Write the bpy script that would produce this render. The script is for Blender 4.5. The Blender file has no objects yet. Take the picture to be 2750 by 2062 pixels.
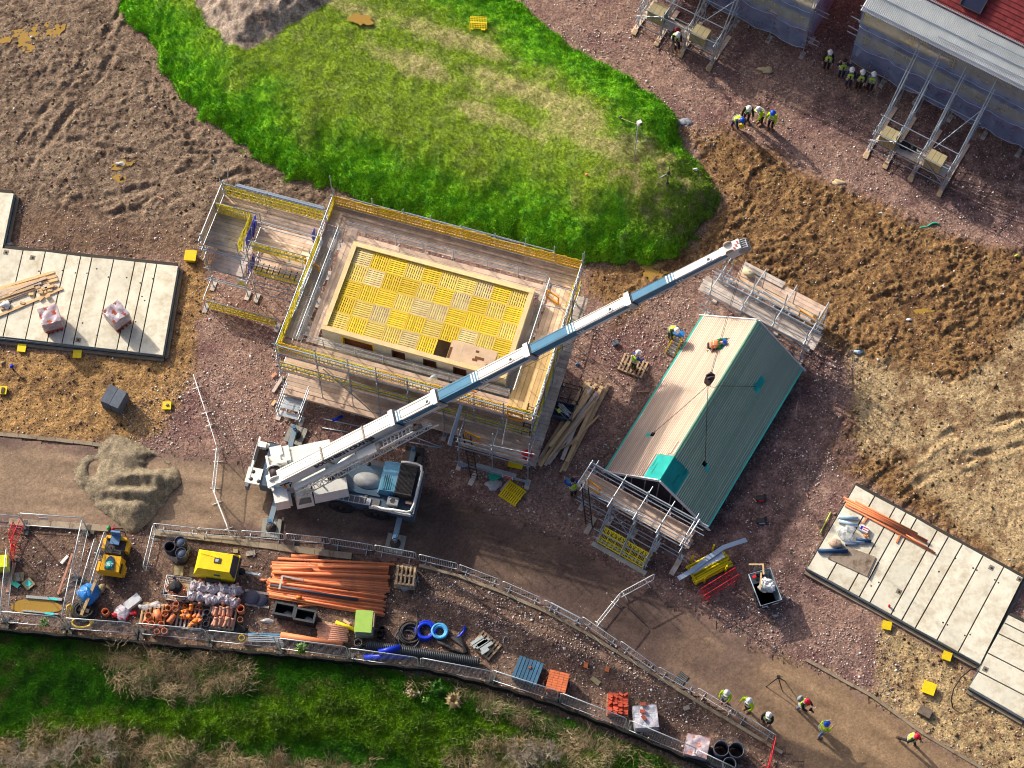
import bpy, bmesh, math, random
import numpy as np
from mathutils import Vector, Matrix
random.seed(7); RNG = np.random.default_rng(11)
sc = bpy.context.scene
col = sc.collection
R = math.radians
# ---------------------------------------------------------------- camera
F, DEP, ROLL, HC = 5562.0, R(64.97), R(1.583), 97.0
_fw = np.array([0, math.cos(DEP), -math.sin(DEP)]); _rt = np.array([1.0, 0, 0]); _up = np.array([0, math.sin(DEP), math.cos(DEP)])
RT = math.cos(ROLL)*_rt + math.sin(ROLL)*_up; UP = -math.sin(ROLL)*_rt + math.cos(ROLL)*_up
CP = np.array([0, -HC/math.tan(DEP), HC])
def at(u, v, z=0.0):
    """survey point: the spot at height z seen at pixel u, v of the 2750 px photograph"""
    d = RT*(u-1375)/F - UP*(v-1031)/F + _fw
    p = CP + d*((z-CP[2])/d[2])
    return Vector((float(p[0]), float(p[1]), float(z)))
def D(u, v, z=0.0): return at(u*1.24322, v*1.24322, z)
ZK = dict(a=(530,440,3.95), b=(1050,520,3.95), c=(710,860,3.95), d=(1150,900,3.95), r=(1600,600,3.16), s=(1500,1150,3.16), t=(2050,1250,3.16),
          k=(660,1150,4.424), f=(0,1360,4.909), g=(380,1400,4.909), h=(700,1460,4.909), i=(930,1550,2.538), j=(1350,1650,2.309), l=(1780,1650,2.309),
          m=(2200,1650,2.309), A=(1370,0,3.16), B=(2050,0,3.16), q=(0,500,3.16), w=(0,1000,1.813), v=(0,1600,1.8143), x=(1540,1230,2.816), y=(2050,500,1.813), n=(680,0,3.16), o=(0,0,3.16))
def P(k, x, y, z=0.0):
    a, b, s = ZK[k]
    return at(a+x/s, b+y/s, z)
cam = bpy.data.cameras.new('camera'); camo = bpy.data.objects.new('camera', cam); col.objects.link(camo)
cam.sensor_width = 36; cam.lens = 36*F/2750; cam.clip_start = 1; cam.clip_end = 2000
M = Matrix((( RT[0], UP[0], -_fw[0], CP[0]), (RT[1], UP[1], -_fw[1], CP[1]), (RT[2], UP[2], -_fw[2], CP[2]), (0,0,0,1)))
camo.matrix_world = M
sc.camera = camo
# ---------------------------------------------------------------- light
SUN_EL, SUN_AZ = R(25.5), math.atan2(0.98, -1.0)      # direction towards the sun: up and left in plan
sv = Vector((math.cos(SUN_EL)*math.cos(SUN_AZ), math.cos(SUN_EL)*math.sin(SUN_AZ), math.sin(SUN_EL)))
sl = bpy.data.lights.new('sun', 'SUN'); sl.energy = 4.9; sl.angle = R(0.6); sl.color = (1.0, 0.90, 0.74)
so = bpy.data.objects.new('sun', sl); col.objects.link(so); so.location = (-40, 30, 60)
so.rotation_euler = sv.to_track_quat('Z', 'Y').to_euler()
wd = bpy.data.worlds.new('World'); sc.world = wd; wd.use_nodes = True
nt = wd.node_tree; nt.nodes.clear()
sky = nt.nodes.new('ShaderNodeTexSky'); sky.sky_type = 'NISHITA'; sky.sun_disc = False
sky.sun_elevation = SUN_EL; sky.sun_rotation = math.atan2(sv.x, sv.y); sky.air_density = 0.7; sky.dust_density = 8.0; sky.ozone_density = 2.5
bg = nt.nodes.new('ShaderNodeBackground'); bg.inputs[1].default_value = 0.15
wo = nt.nodes.new('ShaderNodeOutputWorld'); nt.links.new(sky.outputs[0], bg.inputs[0]); nt.links.new(bg.outputs[0], wo.inputs[0])
sc.view_settings.view_transform = 'Standard'; sc.view_settings.look = 'None'; sc.view_settings.exposure = 0; sc.view_settings.gamma = 1
sc.render.engine = 'CYCLES'; sc.cycles.max_bounces = 5; sc.cycles.diffuse_bounces = 2; sc.cycles.use_denoising = True; sc.cycles.filter_width = 1.05
sc.cycles.transparent_max_bounces = 12
# ---------------------------------------------------------------- materials
MATS = {}
def mat(name, rgb, rough=.6, metal=0., var=.18, scale=2.5, bump=0., bscale=30., isl=0., dirt=None, dirt_amt=.4, alpha=1., stretch=None, spec=.3):
    if name in MATS: return MATS[name]
    rgb = tuple(min(.86, c*1.12) for c in rgb); m = bpy.data.materials.new(name); m.use_nodes = True; N = m.node_tree.nodes; L = m.node_tree.links
    b = N['Principled BSDF']; b.inputs['Roughness'].default_value = rough; b.inputs['Metallic'].default_value = metal
    b.inputs['Specular IOR Level'].default_value = spec
    tc = N.new('ShaderNodeTexCoord'); mp = N.new('ShaderNodeMapping'); L.new(tc.outputs['Object'], mp.inputs[0])
    if stretch: mp.inputs['Scale'].default_value = stretch
    n = N.new('ShaderNodeTexNoise'); n.inputs['Scale'].default_value = scale; n.inputs['Detail'].default_value = 6; n.inputs['Roughness'].default_value = .65
    L.new(mp.outputs[0], n.inputs['Vector'])
    mr = N.new('ShaderNodeMapRange'); mr.inputs[1].default_value = .3; mr.inputs[2].default_value = .7; mr.inputs[3].default_value = 1-var; mr.inputs[4].default_value = 1+var
    L.new(n.outputs['Fac'], mr.inputs[0]); val = mr.outputs[0]
    def mul(a, b_):
        x = N.new('ShaderNodeMath'); x.operation = 'MULTIPLY'; L.new(a, x.inputs[0]); L.new(b_, x.inputs[1]); return x.outputs[0]
    if isl:
        g = N.new('ShaderNodeNewGeometry'); oi = N.new('ShaderNodeObjectInfo')
        for s in (g.outputs['Random Per Island'], oi.outputs['Random']):
            q = N.new('ShaderNodeMapRange'); q.inputs[3].default_value = 1-isl; q.inputs[4].default_value = 1+isl; L.new(s, q.inputs[0]); val = mul(val, q.outputs[0])
    vm = N.new('ShaderNodeVectorMath'); vm.operation = 'SCALE'; vm.inputs[0].default_value = rgb; L.new(val, vm.inputs['Scale'])
    out = vm.outputs[0]
    if dirt:
        n2 = N.new('ShaderNodeTexNoise'); n2.inputs['Scale'].default_value = scale*.7+.6; n2.inputs['Detail'].default_value = 8; n2.inputs['Roughness'].default_value = .7
        L.new(mp.outputs[0], n2.inputs['Vector'])
        r2 = N.new('ShaderNodeMapRange'); r2.inputs[1].default_value = .45; r2.inputs[2].default_value = .72; r2.inputs[3].default_value = 0; r2.inputs[4].default_value = dirt_amt*1.6; L.new(n2.outputs['Fac'], r2.inputs[0])
        mx = N.new('ShaderNodeMix'); mx.data_type = 'RGBA'; L.new(r2.outputs[0], mx.inputs[0]); L.new(out, mx.inputs[6]); mx.inputs[7].default_value = (*dirt, 1); out = mx.outputs[2]
    L.new(out, b.inputs['Base Color'])
    if bump:
        n3 = N.new('ShaderNodeTexNoise'); n3.inputs['Scale'].default_value = bscale; n3.inputs['Detail'].default_value = 4; L.new(mp.outputs[0], n3.inputs['Vector'])
        bp = N.new('ShaderNodeBump'); bp.inputs['Strength'].default_value = bump; bp.inputs['Distance'].default_value = .03; L.new(n3.outputs['Fac'], bp.inputs['Height']); L.new(bp.outputs[0], b.inputs['Normal'])
    if alpha < 1: b.inputs['Alpha'].default_value = alpha
    MATS[name] = m; return m
MUD = (.10, .065, .04)
steel = mat('galvanised_tube', (.36,.42,.49), .42, .5, .2, 4, isl=.12)
steelw = mat('galvanised_pale', (.48,.53,.58), .42, .5, .15, 3)
wood = mat('scaffold_board', (.70,.52,.40), .8, 0, .18, 1.6, isl=.24, dirt=(.26,.20,.165), dirt_amt=.4)
woodg = mat('weathered_board', (.56,.48,.42), .85, 0, .2, 1.5, isl=.22, dirt=(.22,.18,.155), dirt_amt=.45)
woodn = mat('new_softwood', (.62,.43,.23), .7, 0, .14, 2.5, isl=.18)
woodp = mat('pallet_wood', (.50,.36,.22), .8, 0, .2, 3, isl=.22, dirt=(.2,.13,.09))
ply = mat('plywood', (.62,.44,.29), .7, 0, .12, 1.2, isl=.06, dirt=(.34,.22,.14), dirt_amt=.35)
plate = mat('sawn_wall_plate', (.74,.56,.29), .75, 0, .12, 3, isl=.1)
yel = mat('yellow_plastic', (.80,.56,.012), .5, 0, .12, 3, isl=.1)
yelg = mat('guard_yellow', (.82,.64,.02), .5, 0, .15, 3, isl=.12)
yeld = mat('deck_yellow', (.80,.53,.03), .6, 0, .15, 2, isl=.16, dirt=(.45,.26,.10), dirt_amt=.3)
yelp = mat('deck_faded', (.78,.58,.13), .65, 0, .15, 2, isl=.14, dirt=(.38,.22,.13), dirt_amt=.4)
yell = mat('deck_pale', (.76,.61,.27), .65, 0, .15, 2, isl=.12, dirt=(.38,.22,.15), dirt_amt=.5)
orgp = mat('gate_orange', (.80,.33,.01), .5, 0, .1, 3)
conc = mat('slab_concrete', (.70,.67,.55), .85, 0, .12, 1.1, .3, 30, isl=.07, dirt=(.42,.31,.18), dirt_amt=.42)
concd = mat('edge_concrete', (.30,.31,.31), .9, 0, .2, 2, .3, 30, dirt=MUD)
concg = mat('block_concrete', (.30,.29,.26), .9, 0, .15, 3, .3, 40, isl=.1)
greyb = mat('blue_grey_block', (.105,.125,.16), .85, 0, .2, 4, .3, 40, isl=.12)
brick = mat('red_brick', (.34,.08,.045), .85, 0, .25, 4, .3, 40, isl=.3)
film = mat('shrink_film', (.62,.58,.66), .18, 0, .3, 4, .9, 7, alpha=.62, spec=.8)
filmc = mat('clear_film', (.70,.74,.80), .15, 0, .25, 4, .9, 9, alpha=.5, spec=.8)
white = mat('white_paint', (.76,.76,.72), .4, 0, .06, 1.2, dirt=(.42,.38,.30), dirt_amt=.22)
whitep = mat('white_plastic', (.78,.80,.82), .4, 0, .06, 2)
blueb = mat('boom_blue', (.07,.21,.34), .35, 0, .12, 1.2, dirt=(.16,.24,.32), dirt_amt=.3)
bluec = mat('carrier_blue', (.05,.095,.15), .45, 0, .2, 1.5, dirt=(.12,.10,.09), dirt_amt=.5)
black = mat('black_rubber', (.022,.022,.025), .7, 0, .3, 4, .2, 30, isl=.2)
dark = mat('dark_steel', (.05,.048,.05), .6, .2, .3, 3, dirt=MUD)
red = mat('red_paint', (.58,.02,.035), .45, 0, .15, 2, isl=.1)
ora = mat('orange_paint', (.75,.22,.03), .4, 0, .1, 2)
terr = mat('orange_pipe', (.72,.235,.10), .5, 0, .1, 1.2, isl=.13, dirt=(.45,.2,.11), dirt_amt=.3)
clay = mat('clay_pipe', (.56,.28,.19), .75, 0, .15, 3, isl=.12)
pipb = mat('dark_pipe', (.045,.05,.075), .5, 0, .2, 2, isl=.2)
bluep = mat('blue_pipe', (.008,.035,.50), .35, 0, .15, 2)
bluel = mat('light_blue_hose', (.08,.36,.68), .4, 0, .15, 3)
bluew = mat('blue_tarp', (.03,.22,.62), .35, 0, .2, 3, .8, 6)
teal = mat('roof_membrane', (.05,.50,.42), .5, 0, .12, 1.5, isl=.0)
batt = mat('roof_batten', (.78,.60,.51), .75, 0, .14, 2, isl=.14, dirt=(.56,.27,.2), dirt_amt=.3)
battg = mat('treated_batten', (.60,.56,.43), .75, 0, .16, 2, isl=.14, dirt=(.25,.26,.17), dirt_amt=.4)
tile = mat('red_roof_tile', (.25,.035,.04), .7, 0, .25, 5, isl=.25)
corr = mat('corrugated_sheet', (.76,.80,.84), .35, .25, .12, .8, isl=.06)
netm = mat('debris_net', (.30,.42,.72), .7, 0, .3, 1.2, alpha=.40)
lime = mat('pallet_lime', (.33,.52,.10), .6, 0, .1, 3)
insul = mat('block_pack', (.34,.285,.16), .8, 0, .15, 3, isl=.1)
skin = mat('skin', (.52,.29,.20), .6, 0, .05)
hiv = mat('hi_vis_yellow', (.50,.86,.0), .5, 0, .1, 6)
hivo = mat('hi_vis_orange', (.85,.22,.05), .5, 0, .1, 6)
refl = mat('reflective_tape', (.72,.76,.76), .3, 0, .05)
cblk = mat('cloth_black', (.018,.018,.022), .8, 0, .3, 8)
cnavy = mat('cloth_navy', (.025,.035,.075), .8, 0, .3, 8)
cblue = mat('cloth_blue', (.03,.06,.30), .7, 0, .2, 8)
cjean = mat('cloth_denim', (.09,.16,.30), .8, 0, .2, 8)
cgrey = mat('cloth_grey', (.22,.26,.28), .8, 0, .2, 8)
cgrn = mat('cloth_green', (.02,.22,.06), .8, 0, .2, 8)
cdgn = mat('cloth_dark_green', (.03,.06,.035), .8, 0, .2, 8)
boot = mat('boot_tan', (.30,.17,.09), .7, 0, .2, 8)
hwhite = mat('helmet_white', (.82,.84,.86), .3, 0, .03); hblue = mat('helmet_blue', (.02,.10,.60), .3, 0, .03); hred = mat('helmet_red', (.70,.02,.05), .3, 0, .03)
hair = mat('hair_dark', (.03,.02,.015), .7)
glass = mat('cab_glass', (.16,.19,.16), .12, .1, .2, 2)
membr = mat('breather_membrane', (.55,.56,.56), .4, 0, .12, 1.5, .5, 5)
cream = mat('cream_sheet', (.60,.52,.34), .7, 0, .12, 2)
grn = mat('green_sheet', (.03,.40,.26), .5, 0, .15, 2)
sheetm = mat('grey_sheet', (.36,.45,.58), .35, .3, .1, 1)
binm = mat('grey_skip', (.30,.37,.44), .5, .1, .15, 2, dirt=(.12,.11,.10), dirt_amt=.4)
dkgreen = mat('teal_dark', (.02,.25,.23), .6)
# ---------------------------------------------------------------- mesh building
def rotz(v, a):
    c, s = math.cos(a), math.sin(a); return Vector((v[0]*c-v[1]*s, v[0]*s+v[1]*c, v[2]))
class MB:
    def __init__(s): s.v = []; s.f = []; s.sm = []
    def add(s, vs, fs, smooth=False):
        o = len(s.v); s.v += [tuple(x) for x in vs]
        for f in fs: s.f.append([i+o for i in f]); s.sm.append(smooth)
        return s
    def box(s, c, d, rz=0., rx=0., ry=0.):
        m = Matrix.Translation(c) @ Matrix.Rotation(rz,4,'Z') @ Matrix.Rotation(ry,4,'Y') @ Matrix.Rotation(rx,4,'X')
        a, b, e = d[0]/2, d[1]/2, d[2]/2
        vs = [m @ Vector(q) for q in ((-a,-b,-e),(a,-b,-e),(a,b,-e),(-a,b,-e),(-a,-b,e),(a,-b,e),(a,b,e),(-a,b,e))]
        return s.add(vs, [(3,2,1,0),(4,5,6,7),(0,1,5,4),(1,2,6,5),(2,3,7,6),(3,0,4,7)])
    def bar(s, p, q, w, h, up=(0,0,1)):
        p, q = Vector(p), Vector(q); d = (q-p); L = d.length
        if L < 1e-6: return s
        d /= L; u = Vector(up)
        if abs(d.dot(u)) > .98: u = Vector((1,0,0))
        x = d.cross(u).normalized(); y = x.cross(d).normalized()
        vs = [o + x*(a*w/2) + y*(b*h/2) for o in (p, q) for a, b in ((-1,-1),(1,-1),(1,1),(-1,1))]
        return s.add(vs, [(3,2,1,0),(4,5,6,7),(0,1,5,4),(1,2,6,5),(2,3,7,6),(3,0,4,7)])
    def tube(s, p, q, r, n=6, r2=None, cap=True):
        p, q = Vector(p), Vector(q); d = q-p; L = d.length
        if L < 1e-6: return s
        d /= L; u = Vector((0,0,1)) if abs(d.z) < .95 else Vector((1,0,0))
        x = d.cross(u).normalized(); y = x.cross(d); r2 = r if r2 is None else r2
        vs = []
        for o, rr in ((p, r), (q, r2)):
            for i in range(n):
                a = 2*math.pi*i/n; vs.append(o + x*(rr*math.cos(a)) + y*(rr*math.sin(a)))
        s.add(vs, [(i,(i+1)%n,n+(i+1)%n,n+i) for i in range(n)], True)
        if cap:
            o = len(s.v)-2*n; s.f += [[o+i for i in range(n)][::-1], [o+n+i for i in range(n)]]; s.sm += [False, False]
        return s
    def pipe(s, p, q, r, wall=.06, n=14):
        p, q = Vector(p), Vector(q); d = (q-p).normalized(); u = Vector((0,0,1)) if abs(d.z) < .95 else Vector((1,0,0))
        x = d.cross(u).normalized(); y = x.cross(d); ri = r*(1-wall) if wall < .5 else r-wall
        vs = []
        for o, rr in ((p, r), (q, r), (q, ri), (p, ri)):
            for i in range(n):
                a = 2*math.pi*i/n; vs.append(o + x*(rr*math.cos(a)) + y*(rr*math.sin(a)))
        fs = []
        for k in range(4):
            for i in range(n): fs.append((k*n+i, k*n+(i+1)%n, ((k+1)%4)*n+(i+1)%n, ((k+1)%4)*n+i))
        return s.add(vs, fs, True)
    def path(s, pts, r, n=6, closed=False):
        pts = [Vector(p) for p in pts]; k = len(pts); vs = []
        for i, p in enumerate(pts):
            a = pts[i-1] if (i or closed) else p; b = pts[(i+1) % k] if (i < k-1 or closed) else p
            d = (b-a).normalized(); u = Vector((0,0,1)) if abs(d.z) < .9 else Vector((1,0,0))
            x = d.cross(u).normalized(); y = x.cross(d)
            for j in range(n):
                t = 2*math.pi*j/n; vs.append(p + x*(r*math.cos(t)) + y*(r*math.sin(t)))
        fs = []
        for i in range(k if closed else k-1):
            i2 = (i+1) % k
            for j in range(n): fs.append((i*n+j, i*n+(j+1)%n, i2*n+(j+1)%n, i2*n+j))
        if not closed: fs += [tuple(range(n))[::-1], tuple(range((k-1)*n, k*n))]
        return s.add(vs, fs, True)
    def prism(s, pts, z0, z1):
        n = len(pts); ar = sum(pts[i][0]*pts[(i+1)%n][1]-pts[(i+1)%n][0]*pts[i][1] for i in range(n))
        if ar < 0: pts = pts[::-1]
        vs = [(p[0],p[1],z0) for p in pts] + [(p[0],p[1],z1) for p in pts]
        return s.add(vs, [tuple(range(n))[::-1], tuple(range(n,2*n))] + [(i,(i+1)%n,n+(i+1)%n,n+i) for i in range(n)])
    def hexa(s, b, t):
        return s.add(list(b)+list(t), [(3,2,1,0),(4,5,6,7),(0,1,5,4),(1,2,6,5),(2,3,7,6),(3,0,4,7)])
    def lathe(s, prof, c=(0,0,0), n=14, axis='Z'):
        vs = []; k = len(prof)
        for r_, z in prof:
            for i in range(n):
                a = 2*math.pi*i/n; q = (r_*math.cos(a), r_*math.sin(a), z)
                if axis == 'Y': q = (q[0], q[2], q[1])
                if axis == 'X': q = (q[2], q[0], q[1])
                vs.append(Vector(q)+Vector(c))
        fs = [(j*n+i, j*n+(i+1)%n, (j+1)*n+(i+1)%n, (j+1)*n+i) for j in range(k-1) for i in range(n)]
        if axis == 'Y': fs = [f[::-1] for f in fs]
        return s.add(vs, fs, True)
    def blob(s, c, r, seed=0, amp=.25, n=10, m=7, zmin=None):
        rr = random.Random(seed); vs = []; fs = []; ph = [rr.uniform(0,6.3) for _ in range(6)]
        for j in range(m+1):
            t = math.pi*j/m
            for i in range(n):
                a = 2*math.pi*i/n; k = 1+amp*(math.sin(3*a+ph[0]+2*t)+.7*math.sin(5*a+ph[1]-3*t)+.6*math.sin(4*t+ph[2]+a))*.5*math.sin(t)+rr.uniform(-amp,amp)*.3
                p = Vector(c)+Vector((r[0]*k*math.sin(t)*math.cos(a), r[1]*k*math.sin(t)*math.sin(a), r[2]*k*math.cos(t)))
                if zmin is not None: p.z = max(p.z, zmin)
                vs.append(p)
        for j in range(m):
            for i in range(n): fs.append((j*n+i,(j+1)*n+i,(j+1)*n+(i+1)%n,j*n+(i+1)%n))
        return s.add(vs, fs, True)
    def grid(s, fn, nu, nv, smooth=True):
        vs = [fn(i/(nu), j/(nv)) for j in range(nv+1) for i in range(nu+1)]
        return s.add(vs, [(j*(nu+1)+i, j*(nu+1)+i+1, (j+1)*(nu+1)+i+1, (j+1)*(nu+1)+i) for j in range(nv) for i in range(nu)], smooth)
    def mesh(s, name, m, inv=None):
        me = bpy.data.meshes.new(name)
        vs = s.v if inv is None else [tuple(inv @ Vector(q)) for q in s.v]
        me.from_pydata(vs, [], s.f); me.materials.append(m)
        me.polygons.foreach_set('use_smooth', s.sm); me.update()
        return me
    def build(s, name, m, parent=None, world=False):
        inv = None
        if parent is not None and world: inv = top(parent).matrix_basis.inverted()
        o = bpy.data.objects.new(name, s.mesh(name, m, inv)); col.objects.link(o); o.parent = parent
        return o
def top(o):
    while o.parent: o = o.parent
    return o
def tag(o, label, cat=None, group=None, kind=None):
    if label: o['label'] = label
    if cat: o['category'] = cat
    if group: o['group'] = group
    if kind: o['kind'] = kind
    return o
def thing(name, label, cat, loc=(0,0,0), rz=0., group=None):
    o = bpy.data.objects.new(name, None); col.objects.link(o); o.empty_display_size = .2
    o.location = loc; o.rotation_euler = (0,0,rz)
    o.matrix_basis = Matrix.Translation(loc) @ Matrix.Rotation(rz,4,'Z')
    return tag(o, label, cat, group)
def inst(name, me, parent=None, m4=None):
    o = bpy.data.objects.new(name, me); col.objects.link(o); o.parent = parent
    if m4 is not None: o.matrix_basis = m4
    return o
def copy_tree(o, parent=None):
    kids = [c for c in o.children]
    c = o.copy(); col.objects.link(c); c.parent = parent
    for k in kids: copy_tree(k, c)
    return c
def place(o, loc, rz=0.):
    o.location = loc; o.rotation_euler = (0,0,rz); return o
def one(mb, name, m, label, cat, group=None, loc=None, world=True):
    """a thing that is a single mesh; its origin goes to its lowest centre"""
    n = len(mb.v); c = Vector((sum(q[0] for q in mb.v)/n, sum(q[1] for q in mb.v)/n, min(q[2] for q in mb.v))) if loc is None else Vector(loc)
    o = bpy.data.objects.new(name, mb.mesh(name, m, Matrix.Translation(-c))); col.objects.link(o); o.location = c
    return tag(o, label, cat, group)
def text(body, name, m, parent, m4, size, ext=.004, shear=0., align='CENTER', bold=0.0):
    cu = bpy.data.curves.new(name, 'FONT'); cu.body = body; cu.size = size; cu.extrude = ext; cu.align_x = align; cu.align_y = 'CENTER'; cu.shear = shear; cu.offset = bold
    t = bpy.data.objects.new(name, cu); col.objects.link(t)
    bpy.context.view_layer.update()
    me = bpy.data.meshes.new_from_object(t.evaluated_get(bpy.context.evaluated_depsgraph_get()))
    bpy.data.objects.remove(t); me.materials.clear(); me.materials.append(m)
    return inst(name, me, parent, m4)
def frame(o, x, y, sx=1.0):
    """matrix with origin o, text running along x, upright along y"""
    x = Vector(x).normalized(); y = (Vector(y) - x*Vector(y).dot(x)).normalized(); z = x.cross(y)
    return Matrix(((x.x*sx,y.x,z.x,o[0]),(x.y*sx,y.y,z.y,o[1]),(x.z*sx,y.z,z.z,o[2]),(0,0,0,1)))
class Fr:
    """local plan frame: origin and heading"""
    def __init__(s, o, deg): s.o = Vector((o[0],o[1],0)); s.a = R(deg); s.x = Vector((math.cos(s.a), math.sin(s.a), 0)); s.y = Vector((-math.sin(s.a), math.cos(s.a), 0))
    def __call__(s, a, b, z=0.): return s.o + s.x*a + s.y*b + Vector((0,0,z))
# ================================================================ ground
_perm = np.random.default_rng(3).permutation(256); _perm = np.concatenate([_perm, _perm, _perm])
_ang = np.random.default_rng(5).uniform(0, 2*np.pi, 256); _gx, _gy = np.cos(_ang), np.sin(_ang)
def pn(x, y, seed=0):
    x = np.asarray(x, float)+seed*17.31; y = np.asarray(y, float)+seed*9.77
    xi = np.floor(x).astype(int); yi = np.floor(y).astype(int); xf = x-xi; yf = y-yi
    u = xf*xf*xf*(xf*(xf*6-15)+10); v = yf*yf*yf*(yf*(yf*6-15)+10); xi &= 255; yi &= 255
    def g(a, b, dx, dy):
        h = _perm[_perm[(xi+a) & 255]+((yi+b) & 255)] & 255; return _gx[h]*dx+_gy[h]*dy
    a = g(0,0,xf,yf); b = g(1,0,xf-1,yf); c = g(0,1,xf,yf-1); d = g(1,1,xf-1,yf-1)
    return ((a+u*(b-a))+v*((c+u*(d-c))-(a+u*(b-a))))*1.5
def fbm(x, y, sc=1., o=4, seed=0, gain=.5):
    t = 0; amp = 1; k = sc
    for i in range(o): t = t+amp*pn(x*k, y*k, seed+i); amp *= gain; k *= 2.03
    return t
def ridg(x, y, sc=1., o=4, seed=0):
    t = 0; amp = 1; k = sc
    for i in range(o): t = t+amp*(1-2*np.abs(pn(x*k, y*k, seed+i))); amp *= .5; k *= 2.1
    return t
def poly(pts): return np.array([[p.x, p.y] for p in (D(*q) for q in pts)])
def sdf(pl, x, y):
    x = np.asarray(x, float); y = np.asarray(y, float)
    d = np.full(x.shape, 1e9); ins = np.zeros(x.shape, bool); n = len(pl)
    for i in range(n):
        ax, ay = pl[i]; bx, by = pl[(i+1) % n]; ex, ey = bx-ax, by-ay
        t = np.clip(((x-ax)*ex+(y-ay)*ey)/(ex*ex+ey*ey+1e-12), 0, 1); d = np.minimum(d, (x-ax-t*ex)**2+(y-ay-t*ey)**2)
        c = ((ay > y) != (by > y)) & (x < ex*(y-ay)/(by-ay+1e-12)+ax); ins ^= c
    d = np.sqrt(d); return np.where(ins, d, -d)
def pdist(pl, x, y):
    d = np.full(np.shape(x), 1e9)
    for (ax, ay), (bx, by) in zip(pl[:-1], pl[1:]):
        ex, ey = bx-ax, by-ay; t = np.clip(((x-ax)*ex+(y-ay)*ey)/(ex*ex+ey*ey), 0, 1); d = np.minimum(d, np.hypot(x-ax-t*ex, y-ay-t*ey))
    return d
def sst(e0, e1, x): t = np.clip((x-e0)/(e1-e0), 0, 1); return t*t*(3-2*t)
PL = dict(
 mudl=poly([(-300,-300),(255,-300),(262,0),(330,120),(420,240),(560,345),(760,430),(470,470),(440,520),(300,470),(0,430),(-300,420)]),
 mudl2=poly([(-300,380),(0,380),(450,420),(640,420),(770,430),(440,560),(420,580),(390,570),(40,540),(-300,520)]),
 tanl=poly([(-300,740),(0,755),(360,772),(395,570),(445,560),(455,640),(425,700),(420,790),(390,870),(345,940),(240,965),(0,938),(-300,930)]),
 mudr=poly([(1470,285),(1560,285),(1640,320),(1790,395),(1960,470),(2110,530),(2212,545),(2600,600),(2600,1500),(2212,1255),(2030,1150),(1860,1045),(1790,985),(1830,860),(1825,780),(1770,740),(1740,700),(1600,560),(1500,590),(1430,640),(1330,690),(1265,640),(1265,575),(1380,570),(1500,530),(1555,430),(1510,350)]),
 tanr=poly([(1850,770),(1960,800),(2080,830),(2212,700),(2600,700),(2600,1450),(2212,1230),(2060,1130),(1950,1000),(1870,960),(1835,860)]),
 tanb=poly([(1895,1400),(1905,1345),(1960,1370),(2100,1450),(2212,1530),(2600,1800),(2300,1800),(2100,1650),(1890,1510)]),
 road=poly([(-300,925),(0,942),(240,968),(420,985),(560,1000),(700,1010),(915,1060),(1080,1110),(1240,1170),(1290,1205),(1430,1290),(1520,1330),(1640,1400),(1750,1440),(1880,1505),(2000,1590),(2130,1665),(2500,1900),(2000,1900),(1690,1625),(1590,1563),(1415,1458),(1330,1400),(1180,1312),(1080,1272),(980,1235),(900,1214),(800,1204),(640,1180),(430,1158),(330,1148),(190,1140),(0,1130),(-300,1115)]),
 mound=poly([(250,-150),(252,0),(290,60),(345,130),(375,200),(420,240),(500,295),(560,340),(620,385),(690,405),(760,425),(830,455),(900,470),(1010,500),(1110,520),(1190,548),(1260,575),(1330,560),(1400,570),(1480,540),(1535,480),(1555,420),(1515,365),(1480,325),(1465,270),(1440,235),(1380,185),(1300,135),(1220,85),(1160,40),(1090,0),(1000,-120)]),
 spoil=poly([(395,-20),(430,30),(445,70),(478,105),(500,132),(530,142),(570,125),(620,95),(670,70),(705,48),(745,10),(760,-60),(380,-80)]),
 verge=poly([(-400,1352),(0,1364),(300,1393),(560,1412),(790,1438),(1000,1480),(1240,1560),(1470,1655),(1700,1760),(1900,2000),(-400,2000)]),
 yard=poly([(-300,1118),(0,1132),(330,1150),(640,1182),(800,1206),(980,1237),(1180,1314),(1330,1402),(1590,1565),(1690,1630),(1900,1800),(1700,1760),(1470,1655),(1240,1560),(1000,1480),(790,1438),(560,1412),(0,1364),(-300,1355)]),
 sandy=poly([(-300,950),(0,955),(240,975),(420,990),(560,1010),(600,1140),(330,1140),(0,1120),(-300,1110)]),
 damp=poly([(1290,990),(1480,890),(1640,720),(1840,790),(1850,1000),(1745,1060),(1745,1330),(1640,1385),(1500,1310),(1290,1190)]), building_shade=poly([(1780,150),(1850,230),(2212,330),(2600,420),(2600,640),(2212,545),(1980,430),(1750,250)]),  # damp is darker gravel with roof shade, then building shade, as ground colour masks
 stony=poly([(990,1250),(1180,1325),(1330,1410),(1480,1500),(1640,1620),(1480,1580),(1300,1440),(1100,1370),(880,1290),(880,1240)]),
)
TRK = [poly(t) for t in ([(30,330),(90,240),(180,150),(260,20),(300,-80)],[(60,360),(130,270),(215,170),(290,40)],[(255,120),(318,160),(322,240),(400,300)],[(290,110),(345,170),(372,240),(410,295)],
        [(160,440),(330,400),(470,330),(560,330)],[(180,480),(370,430),(520,370),(600,390)],[(0,200),(120,300),(300,330),(430,330)],
        [(1760,620),(1900,560),(2060,560),(2212,620)],[(1800,720),(1900,640),(2050,610),(2212,640)],[(1900,1110),(2050,1000),(2212,960)],[(1870,1060),(2020,950),(2212,900)])]
SPK = poly([(430,-60),(470,40),(520,140)]), poly([(560,-60),(575,40),(590,110)])
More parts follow.
